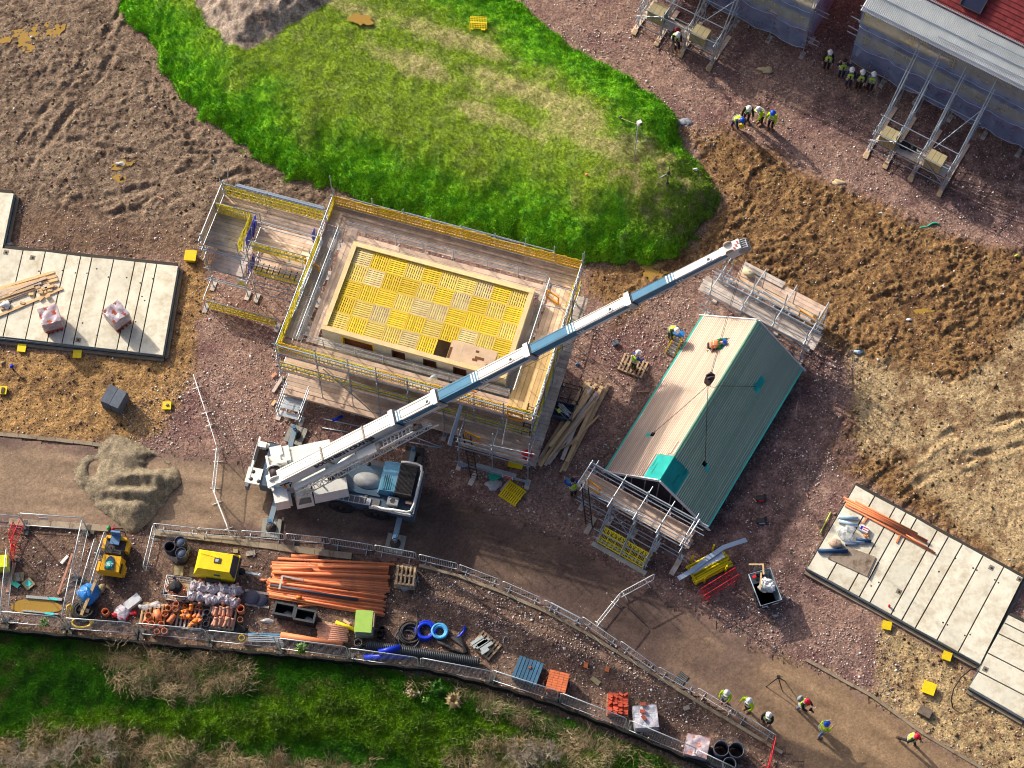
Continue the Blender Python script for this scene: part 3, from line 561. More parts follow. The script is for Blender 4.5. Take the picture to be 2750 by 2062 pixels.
class Scaf:
    def __init__(s, name, label, cat, fr, group=None): s.fr = fr; s.t = thing(name, label, cat, fr.o, fr.a, group)
    def tube(s, name, p, q, r=.027, m=None):
        p, q = Vector(p), Vector(q); m = m or steel; k = m.name
        if k not in TUBEM: TUBEM[k] = MB().tube((0,0,0),(0,0,1),1,6).mesh('scaffold_tube', m)
        d = q-p; M4 = Matrix.Translation(p) @ d.to_track_quat('Z','Y').to_matrix().to_4x4() @ Matrix.Diagonal((r,r,d.length,1))
        return inst(name, TUBEM[k], s.t, M4)
    def clips(s, pts):
        mb = MB()
        for p in pts: mb.box(p, (.10,.10,.11), random.uniform(0,1))
        return mb.build('coupler', steel, s.t)
    def post(s, a, b, z0, z1, foot=True, lean=0.):
        o = s.tube('standard', (a,b,z0), (a+lean,b,z1), .029)
        if foot:
            mb = MB().box((a,b,.035),(.24,.55,.05)); w = mb.build('sole_board', woodg, s.t); MB().box((a,b,.065),(.15,.15,.012)).build('base_plate', steel, w)
        return o
    def rail(s, p, q, name='ledger', r=.027, m=None, over=.25):
        p, q = Vector(p), Vector(q); d = (q-p).normalized(); return s.tube(name, p-d*random.uniform(.05,over), q+d*random.uniform(.05,over), r, m)
    def deck(s, a0, a1, b0, b1, z, along='a', m=None, name='deck', w=.225, L=3.9, parent=None):
        mb = MB(); u0, u1, v0, v1 = (a0,a1,b0,b1) if along == 'a' else (b0,b1,a0,a1); n = max(1, round((v1-v0)/w)); ww = (v1-v0)/n
        for i in range(n):
            off = random.choice((0,0,.15)); x = u0; first = L*(.55 if i % 2 == 9 else .62)
            while x < u1-.05:
                e = min(u1, x+first); first = L; dz = random.uniform(-.008,.008); c = ((x+e)/2+random.uniform(-.01,.01), v0+ww*(i+.5)); d = (e-x-.012, ww-.014)
                if along == 'a': mb.box((c[0],c[1],z+dz),(d[0],d[1],.04))
                else: mb.box((c[1],c[0],z+dz),(d[1],d[0],.04))
                x = e
        return mb.build(name, m or wood, s.t)
    def toe(s, p, q, z, m=None, h=.22):
        mb = MB().bar((p[0],p[1],z+h/2),(q[0],q[1],z+h/2),.04,h); return mb.build('toe_board', m or wood, s.t)
    def guard(s, p, q, z, kind='brick', n=None, tilt=0.):
        p, q = Vector((p[0],p[1],z)), Vector((q[0],q[1],z)); d = q-p; L = d.length; n = n or max(1, round(L/1.3)); a = math.atan2(d.y, d.x)
        for i in range(n):
            o = p+d*(i/n); k = kind if kind != 'mix' else random.choice(('brick','amber','amber'))
            inst('brick_guard', guard_mesh(k), s.t, Matrix.Translation(o) @ Matrix.Rotation(a+random.uniform(-.01,.01),4,'Z') @ Matrix.Rotation(tilt+random.uniform(-.03,.03),4,'X') @ Matrix.Diagonal((L/n-.02,1,random.uniform(.97,1.03),1)))
    def gate(s, c, a, w=.75, h=.95, m=None):
        mb = MB()
        for z in (.03,h-.03): mb.box((0,0,z),(w,.05,.10))
        for x in (-w/2+.03,w/2-.03): mb.box((x,0,h/2),(.07,.05,h))
        o = mb.build('safety_gate', m or orgp, s.t); o.location = c; o.rotation_euler = (0,0,a); return o
    def ladder(s, p, q, w=.38, m=None, name='ladder', side=(1,0,0), n=None):
        p, q = Vector(p), Vector(q); sd = Vector(side); mb = MB()
        for k in (-1,1): mb.bar(p+sd*k*w/2, q+sd*k*w/2, .05, .07)
        n = n or int((q-p).length/.26)
        for i in range(1, n): c = p.lerp(q, i/n); mb.tube(c-sd*w/2, c+sd*w/2, .018, 5)
        return mb.build(name, m or dark, s.t)
HO = at(863, 881.5, 5.2); HF = Fr(HO, -15.0)
# ---- timber frame house
W, Dp, ZW = 9.5, 5.12, 5.2
th = thing('timber_frame_house', 'unroofed timber frame house shell with pale wall plates inside the yellow-guarded scaffold', 'building', HF.o, HF.a)
def wallmesh(ax, lo, hi, c, holes, z1=ZW-.09, thick=.2):
    mb = MB(); xs_ = [lo]; 
    def bx(u0, u1, z0, z1_):
        if u1-u0 < .01 or z1_-z0 < .01: return
        cc = ((u0+u1)/2, c, (z0+z1_)/2); dd = (u1-u0, thick, z1_-z0)
        if ax == 'b': cc = (cc[1], cc[0], cc[2]); dd = (dd[1], dd[0], dd[2])
        mb.box(cc, dd)
    u = lo
    for h0, h1, zb, zt in sorted(holes): bx(u, h0, 0, z1); bx(h0, h1, 0, zb); bx(h0, h1, zt, z1); u = h1
    bx(u, hi, 0, z1); return mb
HOLES = [(1.0,2.7,3.5,4.92),(3.62,4.32,3.5,4.92),(5.25,5.95,3.5,4.92),(6.8,7.5,3.5,4.92),(8.35,8.6,3.5,4.92)]
low = [(a, b, .9, 2.1) for a, b, *_ in HOLES]
w1 = wallmesh('a', 0, W, .1, HOLES).build('wall', membr, th)
for a, b, z0, z1 in HOLES:
    fr_ = MB()
    for x in (a+.04, b-.04): fr_.box((x,.1,(z0+z1)/2),(.07,.21,z1-z0))
    fr_.box(((a+b)/2,.1,z1-.04),(b-a,.21,.07)); f = fr_.build('window_opening', dark if b-a < 1.2 else yel, w1)
    MB().box(((a+b)/2,.32,(z0+z1)/2),(b-a,.02,z1-z0)).build('board', mat('red_brown_board',(.22,.075,.045),.8), f)
wallmesh('a', 0, W, Dp-.1, []).build('wall', membr, th); wallmesh('b', .2, Dp-.2, .1, []).build('wall', membr, th); wallmesh('b', .2, Dp-.2, W-.1, []).build('wall', membr, th)
for p, q in (((-.02,.1),(W+.02,.1)),((-.02,Dp-.1),(W+.02,Dp-.1)),((.1,.21),(.1,Dp-.21)),((W-.1,.21),(W-.1,Dp-.21))):
    MB().bar((*p,ZW-.045),(*q,ZW-.045),.24,.09).build('wall_plate', plate, th)
for i in range(26): MB().box((.3+i*.355,Dp-.24,ZW-.16),(.07,.05,.16)).build('joist_hanger', yelp, th)
for i in range(13): MB().box((.24,.4+i*.36,ZW-.16),(.05,.07,.16)).build('joist_hanger', yelp, th)
MB().box((W/2,Dp/2,2.55),(W-.42,Dp-.42,.1)).build('floor', ply, th)
st = MB(); st.box((7.55,.80,ZW-.12),(2.35,1.05,.02)); sc_ = st.build('stair_cover', ply, th)
MB().box((7.0,.80,ZW-.108),(.02,1.05,.006)).build('sheet_joint', cream, sc_)
for x, y, w_, h_ in ((7.75,1.05,.16,.12),(7.95,.72,.46,.14),(7.75,.58,.26,.12),(6.45,.62,.12,.6),(8.6,.42,.5,.2)): MB().box((x,y,ZW-.106),(w_,h_,.012)).build('cut_out', mat('cut_out_brown',(.16,.07,.025),.9), sc_)
# fall-protection deck: separate lift-off panels
def panel_mesh(m):
    mb = MB(); S = .925
    for i in range(8): mb.box((0,-S/2+.055+i*(S-.11)/7,.06),(S-.02,.080,.03))
    for x in (-S/2+.03,-.16,.16,S/2-.03): mb.box((x,0,.042),(.05,S-.02,.05))
    for x in (-S/2+.012,S/2-.012): mb.box((x,0,.058),(.024,S-.006,.046))
    mb.box((0,-S/2+.008,.058),(S,.02,.046)); mb.box((0,S/2-.008,.058),(S,.02,.046))
    return mb.mesh('decking_panel', m)
PM = [panel_mesh(yeld), panel_mesh(yelp), panel_mesh(yell)]
PLAB = ['bright yellow slatted decking panel laid inside the timber house walls','faded yellow slatted decking panel laid inside the timber house walls','pale cream slatted decking panel laid inside the timber house walls']
patt = ["1011200121","0120010210","0001220001","1200102010","2001011201"]
for j in range(5):
    for i in range(10):
        k = int(patt[j][i]); x, y = .24+.455+i*.908, .22+.47+j*.935
        if j == 0 and 6 <= i <= 8: continue
        o = inst('decking_panel', PM[k], None, Matrix.Translation(HF(x, y, ZW-.20)) @ Matrix.Rotation(HF.a+(math.pi/2 if (i+j) % 2 else 0)+random.uniform(-.008,.008),4,'Z'))
        tag(o, PLAB[k], 'decking panel', 'slatted yellow decking panels inside the house')
# ---- main scaffold
S = Scaf('perimeter_scaffold', 'tube and board scaffold with yellow guards wrapped round the timber frame house', 'scaffold', HF)
A0, A1, B0, B1 = -1.8, 11.4, -1.62, 7.2; Z1, Z2, Z3 = .7, 2.6, 4.5
fa = [-1.78,.3,1.95,3.4,5.0,6.8,8.4,9.9,11.38]
for a in fa:
    S.post(a, B0-.06, .07, 6.15+random.uniform(-.2,.25)); S.post(a, B1+.06, .07, 5.9+random.uniform(-.1,.3))
    S.post(a, -.66, Z3-.3, Z3+.95, False); S.post(a, 5.95, Z3-.3, Z3+1.0, False)
for b in (.35,2.0,3.7,5.4):
    S.post(A1+.05, b, .07, 6.0+random.uniform(-.1,.4)); S.post(A0-.05, b, .07, 5.9); S.post(-.75, b, Z3-.3, Z3+1.0, False); S.post(10.15, b, Z3-.3, Z3+1., False)
S.tube('standard', (A0,B1+.06,4), (A0-.05,B1+.06,7.3)); S.tube('standard', (A1,B1+.06,4), (A1+.05,B1+.06,6.4))
for z in (Z3-.07, Z3+.5, Z3+.97, Z2-.07, Z2+.5, Z2+.95, Z1-.07):
    up = z > 4; S.rail((A0,B0,z),(A1,B0,z), 'guard_rail' if z-.2 > Z1 else 'ledger', .03)
    if up or z in (Z2-.07, Z1-.07):
        S.rail((A0,B1,z),(A1,B1,z), 'guard_rail', .03); S.rail((A1,B0,z),(A1,B1,z), 'guard_rail'); S.rail((A0,B0,z),(A0,B1,z), 'guard_rail')
for k in range(3): S.rail((A0+1+3*k,B1+.06+.03*k,Z3+1.02+.02*k),(A0+8+1.8*k,B1+.06+.03*k,Z3+1.02), 'spare_tube', .028, steel)
for k in range(2): S.rail((A0+.4+6*k,B0-.05,Z3+1.02),(A0+6.6+6*k,B0-.05,Z3+1.02), 'spare_tube', .03, steel)
for a in fa:
    for z in (Z3-.13, Z2-.13, Z1-.12): S.rail((a,B0-.1,z),(a,-.25,z), 'transom')
    S.rail((a,B1+.1,Z3-.13),(a,5.4,Z3-.13), 'transom')
S.clips([(a, b, z) for a in fa for b in (B0-.04, B1+.04) for z in (Z3-.07,Z3+.5,Z3+.97,Z2-.07,Z2+.5)])
S.deck(A0, A1, B0+.02, -.72, Z3, 'a'); S.deck(-.2, 9.8, -.6, -.16, Z3, 'a', woodg); S.deck(A0, A1, 6.05, B1-.02, Z3, 'a'); S.deck(-.2, 9.8, 5.3, 5.85, Z3+.01, 'a')
S.deck(A0, -.85, B0+1.0, 6.0, Z3+.012, 'b', woodg); S.deck(-.68, -.16, -.6, 6.2, Z3+.012, 'b')
S.deck(9.72, 10.1, 2.7, 6.0, Z3+.012, 'b', woodg); S.deck(10.2, A1, 2.7, 6.0, Z3+.012, 'b'); S.deck(9.9, A1-.06, -1.15, 2.75, Z3+.045, 'b', woodn)
S.deck(A0, A1, B0+.02, -.4, Z2, 'a'); S.deck(A0, A1, B0-.12, -.4, Z1, 'a', wood); S.deck(A0, 5.2, B0-.42, B0-.14, Z1, 'a', wood)
S.deck(A1-.2, 11.95, -2.9, 6.9, Z2-.3, 'a', woodg, 'boards_projecting', .235)
for (p, q) in (((A0,B0),(A1,B0)),((A1,B0),(A1,B1)),((A1,B1),(A0,B1)),((A0,B1),(A0,B0))): S.toe(p, q, Z3+.03)
S.toe((A0,B0-.02),(A1,B0-.02), Z2+.03); S.toe((A0,B0-.44),(5.2,B0-.44), Z1-.1, wood)
S.guard((A0,B1-.03),(A1,B1-.03), Z3+.12, 'amber', 11); S.guard((A0,B0+.03),(A1,B0+.03), Z3+.05, 'mix', 10, -.12); S.guard((A0,B0+.05),(A1-.2,B0+.05), Z2+.02, 'brick', 10)
S.guard((A0+.03,B0),(A0+.03,4.9), Z3+.05, 'net', 5); S.guard((A0+.04,6.2),(A0+.04,B1), Z3+.05, 'brick', 1); S.guard((A1-.04,B0),(A1-.04,B1), Z3+.03, 'brick', 7); S.guard((A1-.02,B0),(A1-.02,B1), Z2+.03, 'brick', 6)
for a, z0, a2, z1 in ((.6,4.4,2.0,Z1),(5.0,.2,2.2,Z1+.1)): S.tube('brace', (a,B0-.12,z0), (a2+1.0,B0-.12,z1))
for i in range(4): S.tube('brace', (A1+.1,1.+i*1.5,Z3 if i % 2 else .5), (A1+.1,2.5+i*1.5,.5 if i % 2 else Z3))
S.gate((10.5,B0-.08,Z3+.05), 0, .8, .8); S.gate((10.45,5.1,Z3+.1), -.35, .8, .75); S.gate((A0+.15,3.35,Z3-.1), -.2, .8, .8)
for k in range(6): S.rail((A0+.15+.09*(k%2),.4+k*.3,Z3+.45+.12*k),(A0+.25,4.6,Z3+.45+.12*k), 'spare_tube', .022, steelw)
# inner return of the loading gap
S.tube('guard_rail', (-.95,-.9,Z3+1),(-.95,5.6,Z3+1)); S.tube('guard_rail', (-.95,-.9,Z3+.5),(-.95,5.6,Z3+.5)); S.tube('guard_rail', (10.1,-.6,Z3+1.0),(10.1,5.8,Z3+1.0),.03,steelw)
S.tube('guard_rail', (9.95,5.5,Z3+.9),(11.4,5.5,Z3+.9)); S.tube('guard_rail', (10.0,4.3,Z3+.9),(11.4,4.4,Z3+.9))
for z in (Z3+.5, Z3+.95): S.tube('guard_rail', (-.7,-.7,z),(9.9,-.7,z),.018); S.tube('guard_rail', (-.7,5.97,z),(9.9,5.97,z),.018)
# right-hand access bay
for a in (8.0,9.75,11.6):
    S.post(a, -3.02, .07, 5.2 if a > 9 else 4.6); S.rail((a,-3.05,Z2-.12),(a,-1.6,Z2-.12), 'transom'); S.rail((a,-3.05,Z2+1),(a,-1.6,Z2+1), 'guard_rail')
S.deck(8.05, 11.85, -2.98, -1.66, Z2+.01, 'a', wood, 'bay_deck')
for z in (Z2-.1,Z2+.5,Z2+.98): S.rail((8.0,-3.05,z),(11.6,-3.05,z), 'guard_rail', .03)
for z in (.45,.62): S.rail((8.0,-3.08,z),(11.6,-3.08,z), 'ledger', .03)
S.deck(8.9, 11.0, -3.12, -2.9, .72, 'a', steelw, 'bay_step'); S.toe((8.0,-3.0),(11.8,-3.0), Z2+.02, woodg)
sg = MB().box((10.6,-3.16,.62),(.55,.02,.36)).build('warning_sign', whitep, S.t)
for k, (z, h, m_) in enumerate(((.70,.10,red),(.53,.12,red))): MB().box((10.6,-3.175,z),(.46,.01,h)).build('sign_band', m_, sg)
S.gate((8.6,-2.6,Z2+.05), -.15, .85, .8); S.ladder((8.95,-3.5,.05),(8.35,-2.75,Z2+.9)); S.ladder((11.0,-1.5,Z2),(11.2,-1.1,Z3+1.)); S.tube('brace', (9.6,-3.0,3.7),(11.9,-3.1,4.3),.03,steelw); S.tube('brace', (10.1,-1.7,4.4),(10.2,-2.9,3.9),.03,steelw)
for k in range(3): S.tube('guard_rail', (7.75-.05*k,-1.3,Z3-.3),(7.6-.06*k,-3.1,Z2-.1+.05*k),.05,steel)
sgn = MB(); sgn.add([(7.7,-.95,Z3+.2),(8.35,-.95,Z3+.2),(8.02,-.95,Z3+.78)], [(0,1,2),(2,1,0)]); ws = sgn.build('warning_sign', orgp, S.t)
# left front stair step
S.deck(-1.6,-.5,-2.75,-2.0,.5,'a',steelw,'step'); S.deck(-1.55,-.55,-3.1,-2.8,.28,'a',steelw,'step')
for z in (.4,.9,1.3): S.rail((-1.65,-3.05,z),(-1.65,-1.6,z)); S.rail((-.45,-3.05,z),(-.45,-1.6,z))
for a in (-1.65,-.45): S.post(a,-3.0,.07,1.6)
cm = MB(); cm.blob((6.1,-.95,Z3+.42),(.2,.18,.32),3,.35); cm.build('plastic_wrap', filmc, S.t)
# ---- left loading tower
T = Scaf('loading_tower', 'two-level loading bay tower of tubes and boards left of the main scaffold', 'scaffold tower', HF)
TZ, TL_ = 4.4, 2.35
for a in (-7.42,-5.5,-5.0,-2.0):
    for b in (3.05, 5.1, 6.28):
        if a == -2.0 and b > 6: continue
        T.post(a, b, .07, TZ+1.15+random.uniform(-.1,.25), b < 6)
T.tube('standard', (-7.42,6.3,4),(-7.7,6.35,7.4)); T.tube('standard', (-7.40,6.3,4),(-7.0,6.5,6.9))
T.deck(-7.38,-2.0,5.15,6.2,TZ,'a'); T.deck(-7.4,-5.55,3.15,5.1,TZ,'a',woodg); T.deck(-4.95,-2.05,3.6,5.1,TZ,'a'); T.deck(-7.3,-5.5,2.9,5.0,TL_,'a',woodg); T.deck(-4.9,-2.2,3.3,5.0,TL_,'a')
for z in (TZ+.5,TZ+1.0,TZ-.08): T.rail((-7.42,6.28,z),(-2.0,6.28,z),'guard_rail',.03); T.rail((-7.45,3.0,z),(-7.45,6.3,z),'guard_rail')
for k in range(4): T.rail((-6.6,6.33+.04*k,TZ+1.04),(-2.2,6.33+.04*k,TZ+1.04),'spare_tube',.03,steel)
for z in (TZ-.1,TL_-.1,1.0): T.rail((-7.45,3.02,z),(-5.4,3.02,z)); T.rail((-5.05,3.3,z),(-2.0,3.3,z)); T.rail((-7.45,2.92,z),(-2.4,2.92,z))
for z in (TZ+.45,TZ+.95): T.rail((-5.0,4.75,z),(-2.0,4.75,z),'guard_rail',.032,steelw); T.rail((-5.0,3.55,z),(-2.0,3.55,z),'guard_rail'); T.rail((-7.4,5.15,z),(-5.4,5.15,z),'guard_rail')
for z in (TL_+.5,TL_+.95): T.rail((-5.0,3.25,z),(-2.2,3.25,z),'guard_rail')
for k in range(4): T.toe((-7.48,3.1),(-7.48,6.2), TZ+.05+.24*k, wood); T.toe((-7.5,2.9),(-7.5,5.0), TL_+.02+.22*k, wood)
T.guard((-7.3,6.2),(-2.0,6.2),TZ+.06,'brick',4); T.guard((-7.4,5.1),(-5.5,5.1),TZ+.04,'brick',2); T.guard((-5.5,3.2),(-5.5,5.1),TZ+.03,'net',2); T.guard((-4.95,3.58),(-2.0,3.58),TZ+.03,'net',3); T.guard((-4.9,3.28),(-2.3,3.28),TL_+.03,'brick',2)
T.guard((-7.15,1.75),(-3.5,1.75),.08,'brick',3); T.tube('guard_rail',(-7.3,1.72,1.0),(-3.2,1.72,1.0)); T.tube('guard_rail',(-7.4,1.75,.95),(-7.4,3.2,1.0)); T.post(-7.35,1.72,.07,1.05); T.post(-3.4,1.72,.07,1.05)
for k in range(4): T.tube('gate_post', (-5.36+.07*k,3.4+.3*k,TZ),(-5.30+.07*k,3.6+.35*k,TZ+1.0),.03, bluep if k % 2 else steel); T.tube('gate_post', (-5.3+.05*k,3.0+.2*k,TL_),(-5.25+.05*k,3.2+.2*k,TL_+1),.028, bluep if k % 2 else steel)
MB().box((-5.22,4.3,TZ+.5),(.03,1.5,.9)).build('blue_gate', bluep, T.t); MB().box((-2.12,5.0,TZ+.5),(.03,.4,.9)).build('blue_gate', bluep, T.t); MB().box((-5.15,3.6,TL_+.5),(.03,.7,.8)).build('blue_gate', bluep, T.t)
ws = MB().box((-5.55,2.8,1.95),(.5,.03,.65)).build('warning_sign', whitep, T.t); tr = MB(); tr.add([(-5.75,2.775,1.75),(-5.35,2.775,1.75),(-5.55,2.775,2.1)], [(0,1,2)]); tr.build('triangle', yelg, ws); MB().box((-5.55,2.78,1.68),(.42,.012,.07)).build('sign_band', lime, ws)
for a in (-7.2,-5.6,-5.2,-3.0):
    for z in (TZ-.13,TL_-.13): T.rail((a,2.9,z),(a,6.2,z),'transom')
for k in range(9): T.tube('transom',(-4.7+.3*k,3.0,TL_+1.05),(-4.7+.3*k,3.5,TL_+1.05),.025,dark)
# ---- roof assembled at ground level
RO = at(1626, 1265.6, .6); GF = Fr(RO, -29.5); GW, GL, EZ, RZ = 5.84, 10.2, .6, 3.1
rf = thing('timber_roof', 'long pitched roof of pale battens on teal membrane assembled on the ground', 'roof', GF.o, GF.a)
def slope(side, t, y, off=0.):
    """point on a roof slope: t 0 eave to 1 ridge"""
    x = t*GW/2; nx, nz = -math.sin(math.atan2(RZ-EZ, GW/2)), math.cos(math.atan2(RZ-EZ, GW/2)); p = Vector((x+nx*off, y, EZ+t*(RZ-EZ)+nz*off))
    if side: p.x = GW-p.x
    return p
SL = math.hypot(GW/2, RZ-EZ)
PATCH = (0.0, 1.45)
for side in (0,1):
    me = MB(); me.grid(lambda u, v: slope(side, v, u*GL), 24, 6, False) if side == 0 else me.grid(lambda u, v: slope(side, 1-v, u*GL), 24, 6, False)
    mem = me.build('roof_membrane', teal if side else mat('membrane_stained', (.46,.31,.245), .6, 0, .2, 2), rf)
    nb = 29; nm = batt if side == 0 else battg
    for i in range(nb):
        t = .012+(i+.5)/nb*.975; y0 = -.05+random.uniform(-.03,.03)
        if t > .70: y0 = PATCH[1]+(random.choice((0,.15,.35,.6,.9)) if side == 0 and t > .84 else random.uniform(-.03,.03))
        MB().bar(slope(side,t,y0,.035), slope(side,t,GL+.05,.035), (.068 if side == 0 else .046), .035, up=slope(side,.5,0,1)-slope(side,.5,0,0)).build('batten', nm, rf)
    for t0, t1, off in ((.0,.022,.07),):
        MB().bar(slope(side,.004,-.05,.06), slope(side,.004,GL+.05,.06), .09, .05).build('eaves_strip', teal, rf)
    MB().bar(slope(side,-.02,-.02,-.14), slope(side,-.02,GL+.02,-.14), .06, .24).build('fascia', mat('dark_fascia',(.035,.04,.055),.7), rf)
rg = MB()
for side in (0,1):
    q = [slope(side,.985,PATCH[1],.062), slope(side,.985,GL+.02,.062), slope(side,1.0,GL+.02,.07), slope(side,1.0,PATCH[1],.07)]; rg.add(q, [(0,1,2,3),(3,2,1,0)])
rg.build('ridge_strip', teal, rf)
tealp = mat('membrane_overlay', (.025,.60,.56), .35, 0, .12, 2., .3, 8)
for side, tb in ((0,.70),(1,.70)):
    pm = MB(); pm.add([slope(side,tb,-.06,.012),slope(side,tb,PATCH[1]+.05,.012),slope(side,1,PATCH[1]+.05,.016),slope(side,1,-.06,.016)], [(0,1,2,3),(3,2,1,0)]); po = pm.build('membrane_patch', tealp, rf)
    p0 = slope(side,.86,.55,.02)
    u = (slope(side,.9,.5)-slope(side,.8,.5)); 
    text('roofshield', 'lettering', dkgreen, po, frame(slope(side,.80,.62,.022), Vector((0,1,0)) if side else Vector((0,-1,0)), u if not side else u, 1.0) if side == 0 else frame(slope(side,.80,.62,.022), Vector((0,1,0)), -u), .17)
    text('roofshield', 'lettering', dkgreen, po, frame(slope(side,.74,1.3,.022), Vector((0,1,0)), -u) if side else frame(slope(side,.74,1.0,.022), Vector((0,-1,0)), u), .13)
for yy, inner in ((.02,.4),(GL-.02,GL-.4)):
    gp = MB(); gp.add([(.12,yy,EZ-.1),(GW-.12,yy,EZ-.1),(GW/2,yy,RZ-.1)], [(0,1,2),(2,1,0)]); ga = gp.build('gable_panel', mat('dark_gable',(.06,.055,.075),.8), rf)
    for k in range(1,8):
        x = GW*k/8; h = RZ-.1-abs(x-GW/2)*(RZ-EZ)/(GW/2)-.05; sg_ = -1 if yy < 1 else 1
        if h > EZ: MB().box((x,yy+.02*sg_,(EZ+h)/2),(.045,.03,h-EZ)).build('stud', mat('grey_stud',(.30,.28,.30),.8), ga)
    for side in (0,1):
        sg_ = -.07 if yy < 1 else .07
        a, b = slope(side,-.05,yy+sg_,.03), slope(side,1.0,yy+sg_,.03); MB().bar(a,b,.05,.18, up=slope(side,.5,0,1)-slope(side,.5,0,0)).build('barge_board', whitep, rf)
MB().box((GW/2,GL/2,.3),(GW-.3,GL-.2,.5)).build('base_frame', dark, rf)
blk_ = mat('opening_black',(.004,.006,.008),.9)
for side, t, y, w_ in ((0,.42,2.55,.2),(1,.55,2.35,.2),(0,.62,8.55,.26),(1,.50,7.5,.22)):
    q = [slope(side,t-.025,y-w_*.6,.056),slope(side,t-.025,y+w_*.6,.056),slope(side,t+.04,y+w_*.6,.056),slope(side,t+.04,y-w_*.6,.056)]; h = MB(); h.add(q,[(0,1,2,3),(3,2,1,0)]); ho = h.build('lifting_opening', blk_, rf)
    q = [slope(side,t-.09,y-w_*1.2,.06),slope(side,t-.09,y+w_*.1,.06),slope(side,t-.03,y+w_*.3,.10),slope(side,t-.03,y-w_*.9,.08)]; h = MB(); h.add(q,[(0,1,2,3),(3,2,1,0)]); h.build('membrane_flap', tealp, ho)
q = [slope(0,.60,8.1,.058),slope(0,.60,8.75,.058),slope(0,.70,8.85,.062),slope(0,.72,8.2,.066)]; h = MB(); h.add(q,[(0,1,2,3),(3,2,1,0)]); h.build('membrane_flap', dkgreen, rf)
q = [slope(1,.44,7.25,.058),slope(1,.42,8.1,.058),slope(1,.52,8.2,.058),slope(1,.54,7.35,.058)]; h = MB(); h.add(q,[(0,1,2,3),(3,2,1,0)]); h.build('membrane_flap', tealp, rf)
# front scaffold of the roof
X = Scaf('gable_scaffold', 'low scaffold with an orange gate along the near gable of the teal roof', 'scaffold', GF)
xa = (-.15,1.42,2.8,4.1,5.42)
for a in xa: X.post(a,-2.0,.07,3.5+random.uniform(-.2,.2)); X.post(a,-1.0,.07,3.4+random.uniform(-.2,.3))
X.deck(-.6,5.6,-1.95,-1.08,2.0,'a',wood)
for z in (1.93,2.5,3.0): X.rail((-.3,-2.04,z),(5.5,-2.04,z),'guard_rail',.028); X.rail((-.3,-.98,z),(5.9,-.98,z),'guard_rail',.028)
X.rail((-.2,-.92,3.1),(6.0,-.88,3.05),'guard_rail',.04,steelw)
for z in (.5,1.0): X.rail((-.4,-2.05,z),(5.6,-2.05,z))
for a in xa: X.rail((a,-2.35,3.12),(a,-.7,3.12),'transom',.03,steelw); X.rail((a,-2.2,1.9),(a,-.9,1.9),'transom')
for a in (1.42,2.8,4.1):
    X.tube('raker',(a,-3.42,.07),(a,-1.95,3.1),.03); X.tube('raker',(a+.08,-3.3,.07),(a+.02,-1.95,2.0)); X.rail((a,-3.3,.5),(a,-2.0,.5)); X.rail((a,-2.9,1.1),(a,-2.0,1.1))
for z, b in ((.95,-3.1),(.5,-3.3),(1.5,-2.72)): X.rail((1.3,b,z),(4.2,b,z))
for p, q in (((1.4,-2.1,1.9),(3.9,-2.9,.3)),((4.3,-2.1,1.8),(4.1,-3.2,.2)),((.0,-2.08,2.3),(2.9,-2.08,2.75))): X.tube('brace',p,q)
X.guard((1.45,-3.32),(4.05,-3.36),.12,'brick',2,-.8); X.guard((4.05,-3.2),(4.15,-2.5),.1,'brick',1)
MB().box((2.82,-3.5,.05),(3.1,.24,.07)).build('sole_board', concg, X.t); MB().box((.72,-2.72,.05),(.26,1.0,.06),.05).build('sole_board', woodg, X.t); MB().box((5.45,-2.45,.05),(.26,.9,.06),.0).build('sole_board', woodg, X.t)
X.gate((.25,-1.75,2.05),-.15,.75,.8); X.ladder((.66,-2.75,.05),(-.1,-2.1,2.9)); X.toe((-.6,-1.08),(5.6,-1.08),2.03)
for p in ((-.45,-2.2),(5.55,-2.2)): X.tube('transom',(p[0],p[1],3.0),(p[0]+.05,-.8,3.15),.045,steelw)
X.tube('guard_rail',(.7,-2.15,2.5),(3.3,-2.1,3.2),.028,steelw)
# back scaffold of the roof
Y = Scaf('rear_scaffold', 'scaffold with board platforms and an orange gate at the far gable of the teal roof', 'scaffold', GF)
for a in (0.0,1.85,3.65,5.5):
    Y.post(a,10.62,.07,3.9+random.uniform(-.2,.3)); Y.post(a,11.78,.07,4.0+random.uniform(-.1,.4)); Y.post(a+.1,13.0,.07,2.9)
Y.tube('standard',(.1,11.8,2),(.2,11.9,5.6))
Y.deck(-.75,6.0,10.76,11.72,2.0,'a',woodg); Y.deck(.45,5.3,13.05,13.75,1.2,'a',wood); Y.deck(.5,5.0,12.55,13.0,1.25,'a',ply,'deck'); Y.deck(.45,2.9,13.5,13.9,1.28,'a',woodg)
for z in (1.93,2.5,3.0): Y.rail((-.2,10.6,z),(5.7,10.6,z),'guard_rail'); Y.rail((-.2,11.82,z),(5.8,11.82,z),'guard_rail',.032)
for z in (.6,1.1): Y.rail((-.3,10.55,z),(5.7,10.55,z)); Y.rail((-.5,12.3,z+.6),(5.7,12.3,z+.6),'ledger',.03,steelw)
for a in (0.0,1.85,3.65,5.5): Y.rail((a,10.5,3.02),(a,13.1,2.9),'transom',.03,steelw); Y.rail((a,10.5,1.9),(a,13.2,1.15),'transom')
for k in range(5): Y.rail((1.2+.9*k,11.9,1.7),(1.25+.9*k,12.6,1.7),'transom',.028,steelw)
Y.gate((4.85,12.05,2.0),-.1,.85,.75); Y.toe((-.1,11.75),(5.8,11.75),2.03,steelw); Y.toe((-.1,10.72),(5.8,10.72),2.03,woodg)
